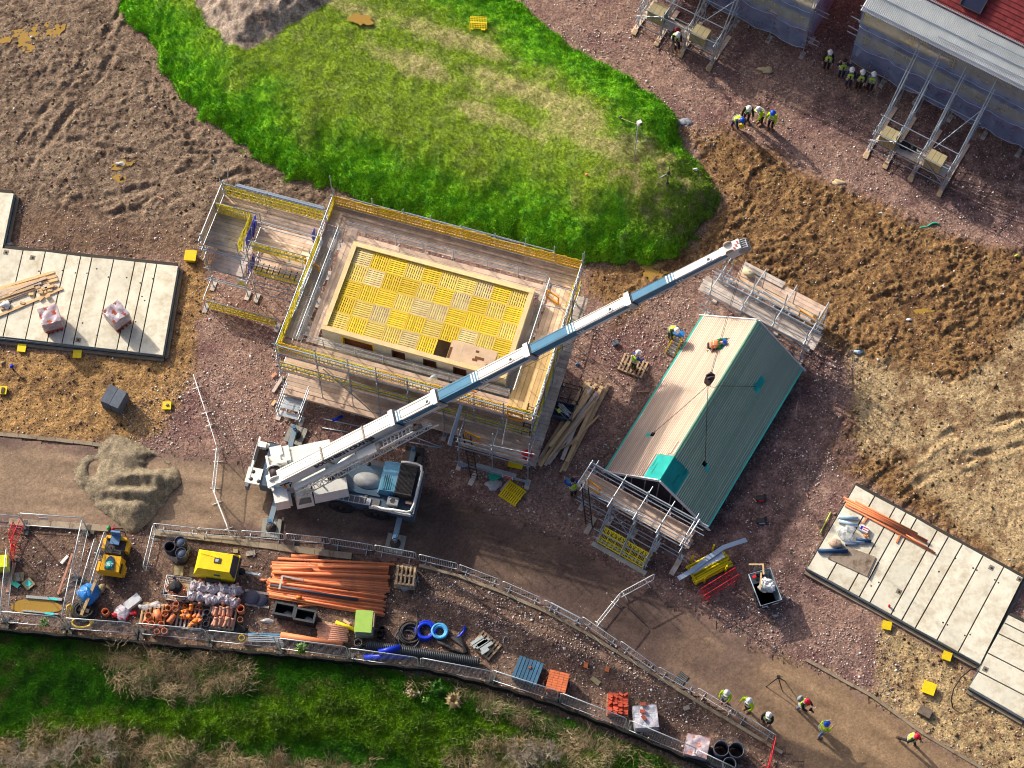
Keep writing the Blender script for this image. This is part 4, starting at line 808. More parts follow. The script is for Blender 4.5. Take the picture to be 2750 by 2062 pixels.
for p, q in (((0,10.5,.3),(1.8,10.5,1.9)),((5.5,10.6,.3),(5.6,12.9,2.8)),((5.6,10.7,2.8),(5.55,12.8,.6)),((2.0,12.9,1.2),(3.6,11.9,2.9))): Y.tube('brace',p,q)
bg_ = MB().blob((.95,13.3,1.45),(.38,.22,.18),5,.2); bg_.build('board_offcut', cream, Y.t)
# ================================================================ mobile crane
CF = Fr((-8.75,-6.05), -10.0)
cr = thing('mobile_crane', 'white and blue mobile crane on outriggers with its long boom stretched over the house', 'crane', CF.o, CF.a)
def cb(name, m, boxes, parent=None):
    mb = MB()
    for b_ in boxes: mb.box(*b_)
    return mb.build(name, m, parent or cr)
ch = cb('carrier', bluec, [((.4,0,1.05),(7.9,2.3,.75)),((2.1,-1.1,1.0),(3.9,.12,.5)),((3.9,0,.95),(.85,2.5,.9)),((-.6,-1.12,.95),(1.3,.1,.6)),((1.2,.2,1.45),(2.6,1.6,.08))])
cb('deck_plate', mat('deck_grey',(.14,.135,.15),.7,0,.2,2,dirt=(.22,.18,.14),dirt_amt=.5), [((1.15,1.0,1.455),(2.6,.55,.05)),((1.1,-.95,1.455),(2.9,.42,.05))])
mt = MB(); mt.lathe([(0,0),(.62,0),(.62,.02),(0,.02)],(0,0,0),20); mto = mt.build('deck_mat', mat('mat_grey',(.24,.25,.27),.8,0,.3,3), cr); mto.location = (1.7,.12,1.50); mto.scale = (1.15,.72,1)
for x, y in ((1.55,1.02),(1.85,-.75)): MB().lathe([(0,1.5),(.12,1.5),(.12,1.49)],(x,y,0),12).build('port', dark, cr)
hp = MB().hexa([(2.3,-.45,1.45),(3.3,-.45,1.45),(3.3,1.2,1.45),(2.3,1.2,1.45)],[(2.45,-.4,1.95),(3.2,-.4,2.05),(3.2,1.15,2.1),(2.4,1.15,2.0)]).build('engine_hood', blueb, cr)
for k in range(6): MB().box((2.53+.105*k,.05,2.035),(.035,.75,.03)).build('louvre', mat('louvre_teal',(.10,.30,.36),.5), hp)
gr = cb('radiator_housing', dark, [((3.65,.35,1.75),(.85,1.65,.75))])
for k in range(14): MB().box((3.27+.06*k,.35,2.135),(.02,1.5,.02)).build('grille_bar', black, gr)
cb('fan_box', mat('fan_grey',(.30,.32,.34),.5,.3), [((3.2,-.78,1.62),(.55,.42,.3))])
MB().lathe([(0,.16),(.1,.16),(.14,.155),(.14,.16)],(3.2,-.78,1.62),6).build('fan_hub', dark, cr)
MB().tube((3.85,-.72,1.75),(4.15,-.72,1.78),.075,10).build('exhaust_pipe', mat('exhaust',(.55,.36,.28),.5,.2), cr)
MB().tube((3.85,-.72,1.75),(3.85,-.72,1.4),.06,8).build('exhaust_stub', dark, cr)
rim = [(2.2,-1.16,1.50),(2.9,-1.18,1.50),(3.1,-1.2,1.62),(3.3,-1.22,1.72),(4.0,-1.22,1.74),(4.2,-1.12,1.76),(4.28,-.8,1.85),(4.3,.9,2.0),(4.22,1.2,2.05),(4.0,1.27,2.06),(3.45,1.27,2.06),(3.2,1.25,1.98)]
MB().path(rim, .07, 8).build('front_rail', white, cr)
cb('fender', white, [((2.75,-1.19,1.36),(1.35,.07,.20)),((3.7,-1.235,1.45),(1.0,.06,.28)),((4.31,0,1.35),(.05,2.3,.42))])
cb('bumper', mat('bumper_grey',(.16,.18,.24),.5), [((4.3,0,.85),(.12,2.45,.6))])
cb('bumper', mat('bumper_grey',(.16,.18,.24)), [((-4.2,-.1,.85),(.16,2.3,.55))])
lad = MB()
for k in range(6): lad.box((.5+.26*k,-.97,1.50),(.035,.34,.03))
lad.box((1.2,-.79,1.50),(1.55,.03,.03)); lad.box((1.2,-1.15,1.50),(1.55,.03,.03)); lad.box((2.0,-.97,1.5),(.22,.36,.04)); lad.build('step_ladder', steelw, cr)
# wheels
wm = MB().lathe([(.2,-.16),(.42,-.17),(.62,-.16),(.66,-.10),(.66,.10),(.62,.16),(.3,.17)], (0,0,0), 22, 'Y').mesh('tyre', black)
rmm = MB().lathe([(0,-.10),(.12,-.10),(.14,-.02),(.36,-.03),(.42,-.175),(.44,-.165)], (0,0,0), 18, 'Y').mesh('rim', mat('rim_grey',(.10,.105,.115),.5,.2))
hbm = MB().lathe([(0,-.19),(.10,-.19),(.13,-.12),(.13,-.05)], (0,0,0), 10, 'Y').mesh('hub', dark)
for x in (.62,2.37,-3.55):
    for sy in ((-1,1) if x > 0 else (1,)):
        wo_ = inst('wheel', wm, cr, Matrix.Translation((x,sy*1.10,.66)) @ Matrix.Rotation(0 if sy < 0 else math.pi,4,'Z')); inst('rim', rmm, wo_); inst('hub', hbm, wo_)
for x in (.62,2.37):
    ar = MB(); pts = [(x+.78*math.cos(t),-1.17,.66+.78*math.sin(t)) for t in np.linspace(.35,math.pi-.35,9)]; ar.path(pts,.035,5); ar.build('wheel_arch', bluec, cr)
# rear platform
rr = cb('rear_platform', white, [((-3.9,.95,1.25),(.42,.3,.62)),((-3.9,-.75,1.42),(.75,.85,.12)),((-4.12,.2,1.35),(.10,2.3,.3)),((-3.2,1.0,1.25),(1.1,.25,.3))])
cb('platform_well', mat('well_brown',(.10,.07,.055),.9), [((-3.65,.25,1.18),(.8,1.2,.1))])
cb('grille_panel', black, [((-4.06,.55,1.52),(.16,1.0,.03))], rr)
for x, y in ((-3.98,-.55),(-4.0,-.95),(-3.6,-1.0)): MB().lathe([(0,1.492),(.10,1.492),(.10,1.48)],(x,y,0),10).build('port', dark, rr)
for sx, sy, yo in ((-2.62,-1,-2.8),(-2.65,1,2.38),(3.62,-1,-2.36),(3.5,1,2.45)):
    bm_ = MB().box((sx,sy*1.1+(yo-sy*1.1)/2,.72),(.26,abs(yo)-1.0,.28)).build('outrigger_beam', mat('beam_blue_grey',(.16,.25,.33),.5,0,.2,2,dirt=(.3,.25,.2)), cr)
    MB().tube((sx,yo,.2),(sx,yo,1.05),.085,10).build('jack', mat('jack_chrome',(.35,.36,.40),.35,.5), bm_)
    MB().tube((sx,yo,1.0),(sx,yo,1.16),.10,10).build('jack_cap', mat('cap_blue',(.06,.16,.30),.5), bm_)
    MB().lathe([(.09,.34),(.16,.3),(.26,.2),(.28,.14),(0,.14)],(sx,yo,0),12).build('foot', dark, bm_)
pads = [(-2.62,-2.8,.12),(-2.65,2.38,-.15),(3.62,-2.36,.0),(3.5,2.45,.1)]
for i, (x, y, a) in enumerate(pads):
    mb = MB(); p = CF(x, y)
    for k in range(4): q = rotz((-.36+.24*k,0,0), a+CF.a); mb.box((p.x+q.x,p.y+q.y,.085),(.225,1.0,.09),a+CF.a)
    one(mb, 'outrigger_mat', concg if i != 3 else dark, ['timber mat under the outrigger foot beside the barrier row at the tail of the crane','timber mat under the outrigger foot behind the white tail of the crane','timber mat under the outrigger foot in front of the blue nose of the crane','dark timber mat under the outrigger foot behind the blue nose of the crane'][i], 'outrigger mat', 'mats under the crane outriggers')
cb('outrigger_box', mat('box_brown',(.17,.13,.12),.8), [((3.2,1.9,.3),(.3,1.3,.3)),((3.85,1.9,.25),(.25,1.0,.25))])
# superstructure: built in world space from its own heading
SF = Fr((-9.6,-6.3), 14.5)
def sb(name, m, boxes, parent=None):
    mb = MB()
    for c, d in boxes: p = SF(*c); mb.box(p, d, SF.a)
    return mb.build(name, m, parent or cr, True)
MB().lathe([(.7,1.4),(.75,1.75),(.0,1.75)],SF(0,0),18).build('slewing_ring', dark, cr, True)
tt = sb('turntable', white, [((-.6,0,2.05),(2.3,1.0,.6)),((-1.6,.62,2.75),(.75,.12,1.1)),((-1.6,-.42,2.75),(.75,.12,1.1)),((-.2,1.15,2.2),(1.9,.55,.5)),((-.1,1.6,2.15),(2.3,.3,.12)),((-1.25,1.35,2.35),(.5,.8,.35))])
cw = sb('counterweight', white, [((-1.85,0,2.25),(.7,2.5,1.0)),((-1.75,-.86,2.0),(.75,.42,.95)),((-1.65,1.55,2.2),(.6,.5,.8)),((-2.16,.3,2.85),(.12,1.9,.18))])
for k in range(4): p = SF(-2.02+.10*k,-1.075,1.72+.16*k); MB().box(p,(.10,.02,.09),SF.a,0,.5).build('hazard_stripe', mat('stripe_purple',(.18,.06,.20),.5), cw, True)
for c in ((-1.75,.72,2.8),(-1.55,-.54,2.75)): p = SF(*c); MB().lathe([(.07,0),(.08,.06),(.07,.18),(.03,.22),(0,.22)],p,10).build('beacon', mat('amber_lens',(.85,.22,.01),.25), cw, True)
a, b = SF(-1.9,-.12,3.0), SF(-1.9,.5,3.0); wn = MB().tube(a,b,.27,16).build('winch_drum', mat('rope_dark',(.05,.035,.045),.6,.2,.2,20), cr, True)
for q in (a, b): d = (b-a).normalized(); MB().tube(q-d*.03,q+d*.03,.36,16).build('flange', white, wn, True)
hoses = MB()
for k in range(6): hoses.path([SF(-1.9+.1*k,-.35,2.75),SF(-1.75+.08*k,-.5,3.0+.04*k),SF(-1.5+.06*k,-.45,2.95),SF(-1.3,-.4-.03*k,2.7)],.025,5)
hoses.build('hydraulic_hoses', black, cr, True)
hs = MB(); q0 = [SF(-.28,-1.2,1.5),SF(1.44,-1.2,1.5),SF(1.44,-.45,1.5),SF(-.28,-.45,1.5)]; q1 = [SF(-.26,-1.08,2.28),SF(1.42,-1.08,2.28),SF(1.46,-.5,2.34),SF(-.26,-.5,2.34)]; hs.hexa(q0,q1); hso = hs.build('machinery_housing', white, cr, True)
cabm = MB(); q0 = [SF(-1.2,-1.22,1.3),SF(-.32,-1.22,1.3),SF(-.32,-.45,1.3),SF(-1.2,-.45,1.3)]; q1 = [SF(-1.12,-1.02,2.36),SF(-.34,-1.04,2.40),SF(-.34,-.5,2.44),SF(-1.12,-.5,2.42)]; cabm.hexa(q0,q1); cab = cabm.build('operator_cab', white, cr, True)
gm = MB(); g = [SF(-1.1,-1.175,1.72),SF(-.42,-1.175,1.72),SF(-.45,-1.085,2.2),SF(-.95,-1.085,2.2)]; gm.add([v+SF.y*-.012 for v in g],[(0,1,2,3)]); gm.build('window', glass, cab, True)
MB().box(SF(.3,-.75,2.33),(.06,.06,.2),SF.a).build('aerial_mount', dark, hso, True)
# boom
BT = at(1975, 665, 17.8); BB = P('k',470,540,3.4)-Vector((0,0,.35)); bd = (BT-BB); BL_ = bd.length; bd.normalize()
bs = bd.cross(Vector((0,0,1))).normalized(); bn = bs.cross(bd).normalized()
def bp(t, s=0, n=0): return BB+bd*(t*BL_)+bs*s+bn*n
def bbox(t0, t1, w, h, s=0, n=0, e0=None): return MB().bar(bp(t0,s,n), bp(t1,s,n), w, h, up=bn)
JT = [-.035,.268,.366,.572,.787,.985]; JW = [.66,.58,.51,.45,.39]; JH = [.80,.72,.64,.57,.50]
boom = bbox(JT[0],JT[1],JW[0],JH[0]).build('boom', white, cr, True)
for i in range(1,5):
    w, h, t0, t1 = JW[i], JH[i], JT[i], JT[i+1]; tm = t0+(t1-t0)*(.48 if i > 1 else .2)
    se = bbox(t0,t1,w,h).build('boom_section', white, cr, True)
    bbox(t0+.001,tm,w+.012,h+.012).build('blue_paint', blueb, se, True)
    bbox(tm,t1-.002,.03,h*.42,w/2,h*.12).build('blue_band', blueb, se, True)
    bbox(t0+.004,tm,.02,.12,w/2+.012,-h*.38).build('lower_band', mat('band_grey',(.52,.60,.66),.4), se, True)
    for k in range(3):
        tt_ = tm-.004-.006*k; bbox(tt_,tt_+.0028,w*.92,.01,0,h/2+.012).build('stripe', whitep if k != 9 else blueb, se, True); bbox(tt_+.012,tt_+.0148,.012,h*.5,w/2+.012,-.05).build('stripe', whitep, se, True)
    tc_ = t1-(t1-t0)*.17; dd = MB().lathe([(0,.012),(.055,.012),(.06,.02),(.15,.02),(.15,0)],(0,0,0),16); M4 = frame(bp(tc_,.05,h/2),bd,bs*-1)
    for v in range(len(dd.v)): dd.v[v] = tuple(M4 @ Vector(dd.v[v]))
    do = dd.build('pin_cover', whitep, se, True); d2 = MB().bar(bp(tc_-.0025,.05,h/2+.024),bp(tc_+.0025,.05,h/2+.024),.11,.01,up=bn); d2.build('pin', dark, do, True)
    co = MB()
    for sx in (-1,1): co.bar(bp(t0-.004,sx*(w/2+.05),0),bp(t0+.006,sx*(w/2+.05),0),.07,h+.2,up=bn)
    co.bar(bp(t0-.004,0,h/2+.07),bp(t0+.006,0,h/2+.07),w+.24,.07,up=bn); co.build('collar', steelw, se, True); MB().bar(bp(t0+.0065,0,0),bp(t0+.0085,0,0),w+.05,h+.06,up=bn).build('collar_gap', dark, se, True)
for tt_ in (.10,.2): 
    co = MB(); co.bar(bp(tt_,0,.43),bp(tt_+.003,0,.43),.72,.05,up=bn); co.bar(bp(tt_,.35,0),bp(tt_+.003,.35,0),.05,.86,up=bn); co.build('strap', mat('strap_rust',(.30,.25,.20),.6), boom, True)
for s_ in (-.24,.24):
    ln = MB(); ln.bar(bp(0,s_,.405),bp(.262,s_,.405),.012,.01,up=bn); ln.build('top_seam', dark, boom, True)
    for i in range(1,5): ln = MB(); ln.bar(bp(JT[i]+.01,s_*.75,JH[i]/2+.011),bp(JT[i+1]-.01,s_*.75,JH[i]/2+.011),.012,.008,up=bn); ln.build('top_seam', dark, boom, True)
binv = cr.matrix_basis.inverted()
text('Southern Cranes'.upper(), 'lettering', mat('navy_letter',(.012,.014,.03),.5), boom, binv @ frame(bp(.142,JW[0]/2+.008,.10), bd, bn), .40, .004, .25, 'CENTER', .02)
for i in range(9): MB().box(bp(.05+.012*i if i < 6 else .16+.01*i,-.05,.402),(.03,.03,.02)).build('bolt', dark, boom, True)
# luffing ram
ra, rb = SF(.7,0,1.9), bp(.2,0,-.42); rmo = MB().tube(ra, ra.lerp(rb,.6), .17, 12).build('luffing_cylinder', white, cr, True); MB().tube(ra.lerp(rb,.6), rb, .1, 10).build('piston_rod', steelw, rmo, True)
# stowed lattice jib on the near side
def jp(t, s, n): return bp(.005+t*.315, .66+s, -.62+n)
ji = MB().bar(jp(0,-.05,.28),jp(.55,-.05,.25),.26,.10,up=bn).build('lattice_jib', white, cr, True)
chs = [(-.17,.24),(.22,.24),(.28,-.28),(-.15,-.28)]
def jc(k, t): s_, n_ = chs[k]; f_ = 1-.45*t; return jp(t, s_*f_, n_*f_)
for k in range(4): MB().tube(jc(k,0),jc(k,1),.034,6).build('chord', white, ji, True)
for i in range(15):
    t0, t1 = i/15, (i+1)/15
    for a, b in ((1,2),(0,1),(2,3)): 
        MB().tube(jc(a,t0),jc(b,(t0+t1)/2),.02,5).build('lacing', white, ji, True); MB().tube(jc(b,(t0+t1)/2),jc(a,t1),.02,5).build('lacing', white, ji, True)
MB().bar(jp(.50,.0,.30),jp(.66,.0,.30),.42,.32,up=bn).build('jib_bracket', white, ji, True)
wn2 = MB().tube(jp(.66,-.12,.38),jp(.66,.28,.38),.17,12); wn2.build('winch_drum', mat('rope_pale',(.42,.36,.30),.6,.1,.2,20), ji, True)
for k, (s_, n_) in enumerate(((-.18,.42),(.26,.42))): MB().bar(jp(.58,s_,n_),jp(.92,s_*.8,n_+.02),.05,.16,up=bn).build('cheek_plate', white, ji, True)
for k in range(8): MB().bar(jp(.70+.028*k,-.16,.42),jp(.70+.028*k,.24,.42),.035,.10,up=bn).build('guide_roller', steelw, ji, True)
MB().tube(jp(.92,.05,.35),jp(.97,.05,.35),.12,10).build('jib_sheave', mat('sheave_brown',(.18,.14,.12),.6), ji, True)
MB().tube(jc(2,1),jp(1.06,.25,.0),.04,6).build('jib_tip', white, ji, True); MB().tube(jc(1,1),jp(1.03,.2,.2),.035,6).build('jib_tip', white, ji, True)
# boom head, rope, hook
hd = MB(); hd.bar(bp(.983,0,-.05),bp(1.012,0,-.10),.46,.66,up=bn); hd.bar(bp(1.0,0,-.22),bp(1.02,0,-.28),.40,.5,up=bn); hdo = hd.build('boom_head', white, cr, True)
for s_ in (-.19,-.09,.01,.11,.21): MB().tube(bp(1.012,s_-.025,-.18),bp(1.012,s_+.025,-.18),.27,16).build('sheave', mat('sheave_grey',(.30,.31,.33),.5,.2), hdo, True)
for s_ in (-.2,.2): MB().tube(bp(.992,s_-.03,.26),bp(.992,s_+.03,.26),.2,14).build('sheave', mat('sheave_sand',(.45,.38,.30),.6), hdo, True)
for k in range(3): MB().bar(bp(1.000+.004*k,.1-.1*k,.29),bp(1.004+.004*k,.16-.1*k,.29),.06,.02,up=bn).build('red_mark', red, hdo, True)
HK = at(1905, 1020, 4.2); tipr = bp(1.016, 0, -.42)
for s_ in (-.06,.06): MB().tube(tipr+bs*s_, HK+bs*s_+Vector((0,0,.4)), .011, 5).build('hoist_rope', mat('wire_rope',(.10,.095,.09),.5,.3), cr, True)
MB().tube(bp(.02,.46,-.42), bp(1.0,.2,-.5), .010, 5).build('anti_two_block_wire', mat('wire_rope',(.1,.1,.1)), cr, True)
hk = MB(); hk.box(HK+Vector((0,0,.12)),(.46,.30,.62),.9); hk.box(HK+Vector((0,0,-.2)),(.30,.22,.2),.9); hko = hk.build('hook_block', mat('hook_brown',(.055,.035,.045),.5,.2,.2,3), cr, True)
for s_ in (-.1,.1): MB().tube(HK+bs*(s_-.03)+Vector((0,0,.36)),HK+bs*(s_+.03)+Vector((0,0,.36)),.2,12).build('sheave', mat('sheave_dark',(.12,.10,.11),.5), hko, True)
MB().path([HK+Vector((.0,0,-.28)),HK+Vector((.0,0,-.42)),HK+Vector((.09,0,-.55)),HK+Vector((.02,0,-.66)),HK+Vector((-.1,0,-.58))],.035,6).build('hook', dark, hko, True)
HB = HK+Vector((0,0,-.6))
for side, t, y, sag in ((0,.62,8.55,.1),(1,.50,7.5,1.6),(0,.42,2.55,.15),(1,.55,2.35,.2)):
    e = GF(*slope(side,t,y,.08)); pts = []
    for i in range(15):
        u = i/14; p = HB.lerp(e,u); p.z -= sag*4*u*(1-u)*.5
        lx = (p-GF.o).dot(GF.x); zr = EZ+(1-abs(lx-GW/2)/(GW/2))*(RZ-EZ)+.10; p.z = max(p.z, zr); pts.append(p)
    MB().path(pts,.018,5).build('sling_chain', mat('chain_steel',(.13,.10,.09),.6,.3), cr, True)
# ================================================================ barriers and fence panels
def ends(p, q):
    c = (p+q)/2; d = q-p; return Vector((c.x,c.y,0)), math.atan2(d.y,d.x), Vector((d.x,d.y,0)).length
_BAR = {}
def barrier(p, q, m, label, group, name='crowd_barrier', h=1.05, lean=0.):
    """pedestrian barrier between two top points"""
    c, a, L = ends(p, q); k = m.name
    if k not in _BAR:
        w = 2.2; fr_ = MB(); pts = []
        for cx, cz, t0 in ((w/2-.14,h-.14,0),(-w/2+.14,h-.14,1),(-w/2+.14,.34,2),(w/2-.14,.34,3)):
            for i in range(5): t = (t0+i/4)*math.pi/2; pts.append((cx+.14*math.cos(t),0,cz+.14*math.sin(t)))
        fr_.path(pts,.024,6,True); me = fr_.mesh('frame', m); rd = MB()
        for i in range(1,17): rd.tube((-w/2+i*w/17,0,.2),(-w/2+i*w/17,0,h),.0085,4,cap=False)
        me2 = rd.mesh('infill_bars', m); me3 = MB().tube((0,-.26,.04),(0,.26,.04),.02,5).tube((0,0,.04),(0,0,.34),.02,5).mesh('foot', m); _BAR[k] = (me,me2,me3)
    t = thing(name, label, 'barrier', c+Vector((0,0,.03)), a, group); s = L/2.2
    f = inst('frame', _BAR[k][0], t, Matrix.Diagonal((s,1,1,1))); inst('infill_bars', _BAR[k][1], t, Matrix.Diagonal((s,1,1,1)))
    for x in (-.75,.75): inst('foot', _BAR[k][2], t, Matrix.Translation((x*s,0,0)))
    return t
galv = mat('galvanised_barrier', (.50,.56,.60), .4, .4, .15, 3)
RB = [('g',155,25,720,90),('g',735,85,1285,130),('g',1315,120,1870,165),('k',475,1250,985,1300),('k',1000,1305,1505,1385),('k',1530,1385,2020,1478)]
rdl = 'galvanised crowd barrier in the curved row along the lower kerb of the road'
for k, x0, y0, x1, y1 in RB: barrier(P(k,x0,y0,1.08), P(k,x1,y1,1.08), galv, rdl, 'barriers along the road kerb')
for a, b in (((905,1197),(988,1217)),((992,1219),(1080,1252)),((1086,1255),(1170,1292)),((1176,1295),(1258,1338))): barrier(D(*a,1.08), D(*b,1.08), galv, rdl, 'barriers along the road kerb')
for x0, y0, x1, y1 in ((300,-75,490,25),(495,12,718,165),(735,165,958,325),(970,325,1207,460)): barrier(P('j',x0,y0,1.08), P('j',x1,y1,1.08), galv, rdl, 'barriers along the road kerb')
barrier(P('l',470,600,1.08), P('l',705,750,1.08), galv, rdl, 'barriers along the road kerb')
barrier(P('l',222,455,1.08), P('l',462,600,1.08), whitep, 'white crowd barrier in the kerb row behind the leftmost hi-vis spectator', None)
barrier(P('g',150,45,1.08), P('g',20,590,1.08), galv, 'galvanised crowd barrier turning the corner of the compound beside the black drums', None)
for i, (x0, y0, x1, y1) in enumerate(((940,5,1000,185),(1002,190,1055,360),(1055,365,1034,558),(1036,568,1110,755))):
    barrier(P('w',x0,y0,1.08), P('w',x1,y1,1.08), whitep, 'white crowd barrier in the crooked line between the gravel heap and the crane', 'white barriers left of the crane')
barrier(P('s',325,1645,1.1), P('s',525,1395,1.1), whitep, 'white crowd barrier meeting the kerb row at the middle of the road', None); barrier(P('s',530,1390,1.1), P('s',815,1235,1.1), whitep, 'white crowd barrier end of the pair reaching into the road below the teal roof', None)
barrier(P('s',1232,1425,1.0), P('s',1535,1240,1.0), red, 'front red barrier beside the yellow prop stillage', None); barrier(P('s',1222,1415,1.02)+Vector((-.1,.28,0)), P('s',1525,1228,1.02)+Vector((-.1,.28,0)), red, 'rear red barrier leaning on another beside the yellow prop stillage', None)
barrier(P('l',702,757,1.05), P('l',662,940,1.05), red, 'red barrier standing at the end of the kerb row by the bottom edge', None)
barrier(P('f',280,150,1.), P('f',170,205,1.)+Vector((0,-1.1,0)), red, 'red barrier in the far left pen, upper one', None); barrier(P('f',170,200,1.), P('f',115,390,1.), red, 'red barrier in the far left pen, middle one', None); barrier(P('f',155,480,1.), P('f',130,670,1.), red, 'red barrier in the far left pen beside the lime bin', None)
# mesh fence panels
_w = 3.45; HP = 1.85
_f = MB(); _f.path([(-_w/2,0,.12),(-_w/2,0,HP-.12),(-_w/2+.12,0,HP),(_w/2-.12,0,HP),(_w/2,0,HP-.12),(_w/2,0,.12)],.024,6); _f.tube((-_w/2,0,.2),(_w/2,0,.2),.02,6); FPM = _f.mesh('frame', galv)
_f = MB()
for i in range(1,22): x = -_w/2+_w*i/22; _f.add([(x-.0016,0,.2),(x+.0016,0,.2),(x+.0016,0,HP),(x-.0016,0,HP)],[(0,1,2,3)])
for i in range(1,9): z = .2+(HP-.2)*i/9; _f.add([(-_w/2,0,z-.002),(_w/2,0,z-.002),(_w/2,0,z+.002),(-_w/2,0,z+.002)],[(0,1,2,3)]); _f.box((0,0,z),(_w,.004,.004))
FPW = _f.mesh('mesh_infill', mat('mesh_wire',(.28,.31,.35),.5,.4)); FPF = MB().box((0,0,.07),(.2,.62,.13)).mesh('foot_block', mat('rubber_block',(.09,.085,.08),.9))
FPS = MB().box((0,-.03,HP-.42),(.42,.012,.18)).mesh('sign_plate', mat('pale_plate',(.55,.60,.70),.5))
def fence(p, q, label, group=None, sign=False, feet=True):
    c, a, L = ends(p, q); t = thing('fence_panel', label, 'fence panel', c, a, group); s = Matrix.Diagonal((L/_w,1,1,1))
    inst('frame', FPM, t, s); inst('mesh_infill', FPW, t, s)
    if feet:
        for x in (-L/2,L/2): inst('foot_block', FPF, t, Matrix.Translation((x,0,0)))
    if sign: inst('sign_plate', FPS, t, Matrix.Translation((-.4,0,0)))
    return t
FL = 'galvanised mesh fence panel in the row along the grass verge'
for i, (u0, v0, u1, v1) in enumerate(((-190,1620,-8,1640),(0,1641,155,1656),(172,1659,350,1672),(366,1673,549,1690),(555,1692,736,1711),(746,1713,930,1737),(937,1740,1121,1766),(1129,1766,1318,1802),(1322,1799,1499,1856),(1506,1860,1683,1929),(1692,1934,1870,2009),(1875,2014,1975,2062),(1985,2066,2150,2140))):
    fence(at(u0,v0,HP), at(u1,v1,HP), FL, 'fence panels along the grass verge', False)
FS = ('f',235,85,1085,150,'mesh fence panel with a pale plate along the road above the far left pen',True),('f',-640,40,262,132,'mesh fence panel cut by the left edge of the picture along the road',False),('f',1080,165,945,790,'upper of the two mesh panels dividing the left pen from the rollers',False),('f',942,800,808,1450,'lower of the two mesh panels dividing the left pen from the rollers',False),('f',1378,322,1190,880,'loose mesh fence panel leaning beside the road rollers, upper one',False),('f',1250,405,1010,1210,'loose mesh fence panel standing between pen and blue tarp',False),('f',82,540,0,1370,'mesh fence panel in front of the lime bin at the left edge',False)
for k, x0, y0, x1, y1, lb, sg in FS: fence(P(k,x0,y0,HP), P(k,x1,y1,HP), lb, None, sg)
# silt fence with pegs
def line3(pts, n): return [Vector(p) for p in pts]
sfl = [at(u,v,.25) for u,v in ((-150,1680),(0,1694),(250,1717),(450,1735),(700,1757),(900,1775),(1150,1800),(1350,1850),(1500,1898),(1700,1975),(1900,2062),(2050,2140))]
sf = thing('silt_fence', 'long low black silt fence between the mesh fence and the grass', 'silt fence', (sfl[0].x,sfl[0].y,0))
mb = MB()
for p, q in zip(sfl[:-1], sfl[1:]):
    n = 8
    for i in range(n):
        a, b = p.lerp(q,i/n), p.lerp(q,(i+1)/n); w = .04*math.sin(i*2.1+p.x); mb.bar(a+Vector((0,w,0)), b+Vector((0,.04*math.sin((i+1)*2.1+p.x) if i < n-1 else 0,0)), .10, .55)
mb.build('fabric', mat('silt_black',(.012,.012,.013),.75), sf, True)
for p, q in zip(sfl[:-1], sfl[1:]):
    for t in (.2,.7): c = p.lerp(q,t); MB().bar(c+Vector((.0,.10,-.25)),c+Vector((0,.10,.42)),.05,.05).build('peg', woodn, sf, True)
# ================================================================ slabs
def slab(label, k, joints, z, under=True, name='concrete_slab', hh=.42):
    n = len(joints); (a, b), (c, d) = joints[0], joints[-1]; mid = (P(k,*a,z)+P(k,*d,z))/2
    t = thing(name, label, 'slab', (mid.x,mid.y,0)); out = []
    for (t0, b0), (t1, b1) in zip(joints[:-1], joints[1:]):
        q = [P(k,*t0,z),P(k,*t1,z),P(k,*b1,z),P(k,*b0,z)]; g = .032; ta, tb = (q[1]-q[0]).normalized()*g, (q[2]-q[3]).normalized()*g; q = [q[0]+ta,q[1]-ta,q[2]-tb,q[3]+tb]
        dz = random.uniform(-.004,.004); MB().hexa([v-Vector((0,0,.2)) for v in q][::-1],[v+Vector((0,0,dz)) for v in q][::-1]).build('precast_plank', conc, t, True)
    allq = [P(k,*joints[0][0],0),P(k,*joints[-1][0],0),P(k,*joints[-1][1],0),P(k,*joints[0][1],0)]; MB().prism([(v.x,v.y) for v in allq], .02, z-.06).build('slab_core', mat('core_dark',(.05,.045,.04),.9), t, True)
    cs = [P(k,*joints[0][0],z),P(k,*joints[-1][0],z),P(k,*joints[-1][1],z),P(k,*joints[0][1],z)]; cc = sum(cs, Vector())/4
    for i in range(4):
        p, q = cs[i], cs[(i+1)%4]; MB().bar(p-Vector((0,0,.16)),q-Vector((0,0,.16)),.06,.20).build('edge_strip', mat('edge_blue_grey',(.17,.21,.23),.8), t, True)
        o = ((p+q)/2-cc); o.z = 0; o = o.normalized()*.13
        if o.y > .05 or o.x < -.09: continue
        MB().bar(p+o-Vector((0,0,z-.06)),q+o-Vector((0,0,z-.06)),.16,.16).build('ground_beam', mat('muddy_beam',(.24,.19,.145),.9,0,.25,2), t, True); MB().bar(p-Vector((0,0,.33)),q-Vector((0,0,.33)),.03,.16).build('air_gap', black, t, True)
    return t
def recess(k, x, y, z, t, a=.3, m=None):
    p = P(k,x,y,z); q = MB().box((p.x,p.y,z+.003),(.26,.26,.012),a).build('lifting_recess', m or mat('recess_grey',(.22,.20,.16),.9), t, True); MB().lathe([(.0,.03),(.05,.03),(.06,.0)],(p.x,p.y,z+.008),8).build('socket', dark, q, True)
Sz = .42
sl1 = slab('wide concrete slab of precast planks carrying two film-wrapped brick packs', 'q', [((-600,462),(-760,1200)),((-300,495),(-470,1230)),((-10,522),(-170,1256)),((195,545),(25,1275)),((385,555),(215,1296)),((570,580),(400,1318)),((685,595),(525,1332)),((780,605),(620,1344)),((965,620),(805,1365)),((1145,640),(990,1386)),((1240,650),(1080,1396)),((1330,660),(1180,1408)),((1515,678),(1385,1432))], Sz)
